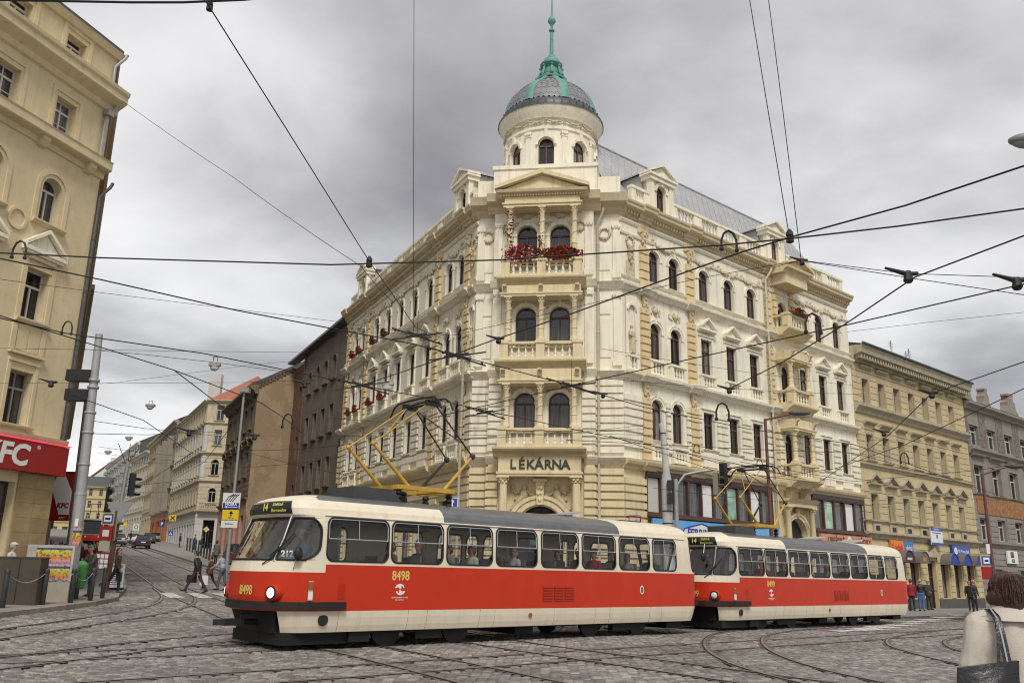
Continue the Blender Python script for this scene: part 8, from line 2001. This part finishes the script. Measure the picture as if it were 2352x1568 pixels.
# ================================================================== overhead wires
WIRE = mat('dark_copper_wire', (.012, .011, .011), .6)
def wire(label, pts, r, sag=0.0, cat='overhead wire', name='overhead_wire'):
    P = []
    for p in pts: P.append(atz(p[0], p[1], p[2]) if p[2] < 20 else at(p[0], p[1], p[2]-100))
    out = []
    for a, b in zip(P, P[1:]):
        n = 10
        for i in range(n): t = i/n; out.append(a.lerp(b, t)-Vector((0, 0, sag*4*t*(1-t))))
    out.append(P[-1])
    MB().tube(out, r, 5).build(name, WIRE, label=label, cat=cat, group='overhead wires'); return P
Y_ = lambda y: y+100                                 # a depth instead of a height
C = 5.65; r1, r2 = .0115, .007
wire('thick contact wire sweeping across the red top balcony flowers to the right edge', [(-80, 577, C), (230, 592, C), (760, 608, C), (1150, 597, C), (1660, 563, C), (1815, 548, C), (2060, 520, C), (2440, 467, C)], r1)
wire('thick contact wire from the left edge down past the red geraniums to the lower right', [(-80, 577, C), (230, 642, C), (540, 712, C), (950, 790, C), (1160, 845, C), (1310, 885, C), (1480, 935, C), (1720, 985, C), (1960, 1020, C), (2200, 1105, C), (2420, 1180, C)], r1)
wire('thick contact wire from the left edge running down over the first tram roof', [(-80, 712, C), (150, 765, C), (470, 812, C), (830, 885, C), (990, 915, C), (1150, 950, C), (1400, 1003, C), (1680, 1062, C), (1850, 1100, C)], r1)
wire('contact wire from the left edge dropping into the side street', [(-80, 700, C), (240, 800, C), (400, 850, C), (600, 925, C), (660, 965, C), (700, 1000, C)], r1)
wire('contact wire climbing from the crossing before the left wing to the upper right', [(830, 885, C), (1040, 815, C), (1130, 782, C), (1300, 725, C), (1500, 652, C), (1700, 580, C), (1815, 545, C), (2080, 472, C), (2440, 352, C)], r1)
wire('contact wire from the crossing above the letters up to the right edge', [(990, 960, C), (1310, 886, C), (1560, 830, C), (1950, 745, C), (2440, 632, C)], r1)
wire('contact wire from the wire hanger before the shop up to the right edge', [(1670, 895, C), (1800, 830, C), (1940, 745, C), (2100, 637, C), (2440, 508, C)], r1)
wire('contact wire in front of the yellow house rising to the right', [(1400, 1000, C), (1640, 1080, C), (1880, 1108, C), (2040, 1000, C), (2140, 903, C), (2210, 880, C), (2440, 800, C)], r1)
wire('contact wire above the second tram rising across the yellow house', [(1560, 1035, C), (1760, 1098, C), (1920, 1075, C), (2080, 1020, C), (2230, 950, C), (2440, 850, C)], r1)
wire('low contact wire across the yellow house towards the grey house', [(1700, 1060, C), (1960, 1105, C), (2240, 1080, C), (2440, 1050, C)], .01)
wire('low contact wire past the shop windows and lamp', [(1300, 1010, C), (1700, 1030, C), (1960, 1040, C), (2200, 1105, C)], .01)
wire('curved cable across the top left corner', [(-20, 0, 7.5), (140, 3, 7.5), (300, 6, 7.5), (420, 6, 7.5), (560, 0, 7.5), (640, -8, 7.5)], .014)
wire('steep span wire from the top edge down to the left dormer insulator', [(440, -40, 7.6), (478, 12, 7.4), (660, 300, 7.0), (848, 600, 6.6), (955, 752, 6.2), (1012, 775, 6.0)], .008)
wire('span wire from the sand house cornice to the crossing before the left wing', [(272, 225, Y_(33)), (540, 410, Y_(27)), (830, 612, Y_(22)), (905, 695, Y_(20))], .009, .05)
wire('vertical hanger wire from the top edge before the left wing', [(951, -40, Y_(14)), (950, 400, Y_(16)), (950, 760, Y_(18))], .006)
wire('left one of two steep span wires from the top edge', [(1715, -40, Y_(13)), (1765, 260, Y_(13)), (1812, 538, Y_(13))], .008)
wire('right one of two steep span wires from the top edge', [(1760, -40, Y_(14)), (1800, 270, Y_(14)), (1840, 598, Y_(14))], .008)
wire('upper span wire from the insulator to the right edge', [(1840, 598, Y_(14)), (2080, 628, Y_(13.5)), (2340, 637, Y_(13)), (2440, 640, Y_(13))], r2)
wire('lower span wire from the insulator to the right edge', [(1842, 599, Y_(14)), (2100, 640, Y_(13)), (2440, 690, Y_(12))], r2)
wire('thin span wire across the loggias and third storey', [(1838, 598, Y_(14)), (1600, 640, Y_(16)), (1250, 722, Y_(18)), (1040, 770, Y_(20)), (760, 760, Y_(24))], .006)
wire('thin span wire across the sand house above its signals', [(-40, 636, Y_(18)), (230, 672, Y_(20)), (770, 738, Y_(24)), (1010, 775, Y_(24))], .006)
wire('thin level span wire high over the side street', [(-40, 799, Y_(22)), (400, 806, Y_(26)), (790, 810, Y_(30))], .006)
wire('thin level span wire over the hung lamp row', [(-40, 880, Y_(24)), (270, 880, Y_(27)), (560, 878, Y_(31)), (790, 870, Y_(35))], .006)
wire('thin span wire rising from the tall pole to the left wing', [(225, 881, Y_(30)), (270, 878, Y_(31)), (600, 835, Y_(35)), (770, 822, Y_(40))], .006)
wire('thin span wire across the sky right of the corner house', [(1945, 762, Y_(40)), (2150, 738, Y_(40)), (2440, 708, Y_(40))], .01)
wire('span wire holding the biggest hung lamp', [(120, 795, Y_(34)), (340, 815, Y_(37)), (493, 832, Y_(40)), (690, 858, Y_(44))], .012)
wire('span wire from the tall pole across the side street, upper', [(205, 965, Y_(30.3)), (330, 983, Y_(36)), (520, 1003, Y_(50)), (560, 1000, Y_(64))], .011)
wire('span wire from the tall pole across the side street, lower', [(200, 995, Y_(30.3)), (335, 998, Y_(38)), (540, 990, Y_(60))], .012)
wire('contact wire along the side street left track', [(160, 905, C), (330, 965, C), (440, 1040, C), (340, 1105, C+1.6), (240, 1165, C+4)], .012)
wire('contact wire along the side street right track', [(400, 850, C), (545, 960, C), (470, 1060, C+1.5), (330, 1140, C+3.2), (250, 1180, C+4.5)], .012)
for i, (a, b) in enumerate((((225, 1025, 60), (520, 1052, 66)), ((225, 1040, 75), (510, 1062, 82)), ((225, 1062, 90), (470, 1058, 98)), ((215, 1120, 48), (520, 1085, 54)), ((205, 1122, 100), (400, 1130, 108)), ((480, 1010, 58), (800, 1092, 40)), ((470, 1075, 56), (800, 1048, 42)), ((520, 1032, 54), (800, 1020, 44)))):
    wire('thin cross span wire over the side street, number of its row counted from the top '.replace(', number of its row counted from the top ', '')+('near the tall pole', 'above the white block', 'by the cream corner house', 'over the give way triangle', 'at the far tram', 'before the peeling gable, upper', 'before the peeling gable, middle', 'before the peeling gable, lower')[i], [(a[0], a[1], Y_(a[2])), (b[0], b[1], Y_(b[2]))], .011, .15)
for i, (a, b) in enumerate((((760, 960, 30), (1540, 1000, 36)), ((770, 1000, 30), (1480, 985, 36)), ((780, 1085, 32), (1010, 1010, 34)), ((1000, 1010, 26), (1480, 975, 36)), ((1380, 800, 30), (1960, 885, 44)), ((1400, 870, 30), (1980, 905, 44)), ((1500, 1120, 34), (1980, 1165, 46)), ((1990, 1010, 46), (2440, 1005, 52)), ((1985, 1130, 46), (2440, 1150, 52)), ((1985, 1160, 44), (2260, 1130, 50)))):
    wire('thin span wire '+('across the left wing ground floor', 'under the first balcony', 'low before the left wing', 'beside the first balcony', 'across the right wing third storey', 'across the right wing second storey', 'low across the shop windows', 'across the yellow house, upper', 'across the yellow house, lower', 'between shop and yellow house')[i], [(a[0], a[1], Y_(a[2])), (b[0], b[1], Y_(b[2]))], .008, .1)
# fittings: insulators, crossings and curved hangers
def fitting(px, py, Y, kind, label, s=1.0):
    c = at(px, py, Y); o = thing('wire_fitting', label, 'wire fitting', T(*c), 'overhead wire fittings'); mb = MB()
    if kind == 'hook':
        s *= .62
        pts = [(-.16*s, 0, 0), (-.16*s, 0, .2*s), (-.1*s, 0, .36*s), (0, 0, .42*s), (.1*s, 0, .36*s), (.16*s, 0, .2*s), (.16*s, 0, -.02*s)]; mb.tube(pts, .026*s, 6); mb.build('hook', WIRE, o)
        m = MB(); m.ball((-.16*s, 0, 0), .05*s, n=7); m.build('clamp', WIRE, o); m = MB(); m.ball((.16*s, 0, -.02*s), .05*s, n=7); m.build('clamp', WIRE, o)
    elif kind == 'ins':
        s *= .68
        mb.lathe([(.05*s, -.16*s), (.09*s, -.14*s), (.09*s, -.02*s), (.05*s, 0), (.09*s, .02*s), (.08*s, .1*s), (.03*s, .18*s)], 10); mb.build('insulator', WIRE, o)
    elif kind == 'arm':
        mb.tube([(-.35*s, 0, .1*s), (0, 0, 0), (.16*s, 0, .02*s)], [.02*s, .045*s, .03*s], 6); mb.lathe([(.05*s, -.14*s), (.08*s, -.1*s), (.05*s, .05*s)], 8); mb.build('arm', WIRE, o)
    else:
        for a in (12, -14): mb.M = RZ(20) @ RY(a); mb.box(-.75*s, .75*s, -.014, .014, -.016, .016); mb.box(-.3*s, .3*s, -.02, .02, .02, .05)
        mb.M = Matrix(); mb.build('crossing_bars', WIRE, o); m = MB(); m.tube([(0, 0, 0), (0, 0, .75*s)], .008, 5); m.build('hanger_rod', WIRE, o)
        for k in (-.6, -.3, .3, .6): m = MB(); m.ball((k*s, k*.3*s, -k*.2*s), .035*s, n=6, k=4); m.build('clamp', WIRE, o)
for q in ((482, 14, 13, 'ins', 'insulator at the top left edge', .9), (848, 602, 16, 'ins', 'insulator over the far left dormer', 1.0), (1814, 543, 13, 'ins', 'insulator beside the right dormer', 1.0), (1842, 598, 14, 'arm', 'turnbuckle right of the right dormer', .6),
          (2085, 630, 13, 'arm', 'wire arm in the right sky', 1.0), (2335, 645, 12.5, 'arm', 'wire arm at the right edge', 1.0), (42, 590, 12.5, 'hook', 'curved hanger before the sand house pediment', 1.0), (153, 765, 17.5, 'hook', 'curved hanger at the sand house corner', 1.0),
          (1675, 572, 13, 'hook', 'curved hanger below the balustrade', 1.2), (1868, 762, 17, 'hook', 'curved hanger below the top loggia', 1.5), (660, 980, 34, 'hook', 'curved hanger before the peeling gable', 2.0), (1660, 962, 26, 'hook', 'curved hanger over the shop', 1.9), (2078, 1062, 38, 'hook', 'curved hanger before the yellow house', 1.7),
          (958, 772, 19, 'cross', 'wire crossing before the left wing fourth storey', .8), (1048, 818, 20, 'cross', 'wire crossing left of the middle balcony', 1.0), (1313, 887, 23, 'cross', 'wire crossing right of the first floor balcony', 1.0), (832, 886, 23, 'cross', 'wire crossing at the far end of the left wing', 1.0), (1115, 948, 27, 'cross', 'wire crossing above the first pantograph', .9),
          (1145, 778, 19, 'arm', 'wire arm before the paired windows', .8), (1385, 905, 24, 'arm', 'wire arm by the right downpipe', .8), (1675, 893, 25, 'arm', 'wire arm above the shop hanger', 1.0), (2140, 903, 27, 'arm', 'wire arm before the yellow house top storey', 1.2), (2030, 992, 33, 'arm', 'wire arm before the yellow house third storey', 1.2), (700, 880, 30, 'arm', 'wire arm before the brown house', 1.2), (118, 878, 22, 'arm', 'wire arm before the sand house lower windows', .9), (435, 990, 40, 'arm', 'wire arm before the ochre houses', 1.6), (585, 1000, 36, 'arm', 'wire arm below the gable hanger', 1.3), (1600, 1035, 30, 'hook', 'small curved hanger left of the second pantograph', .9), (1745, 1070, 33, 'hook', 'small curved hanger right of the second pantograph', 1.0)):
    fitting(*q)
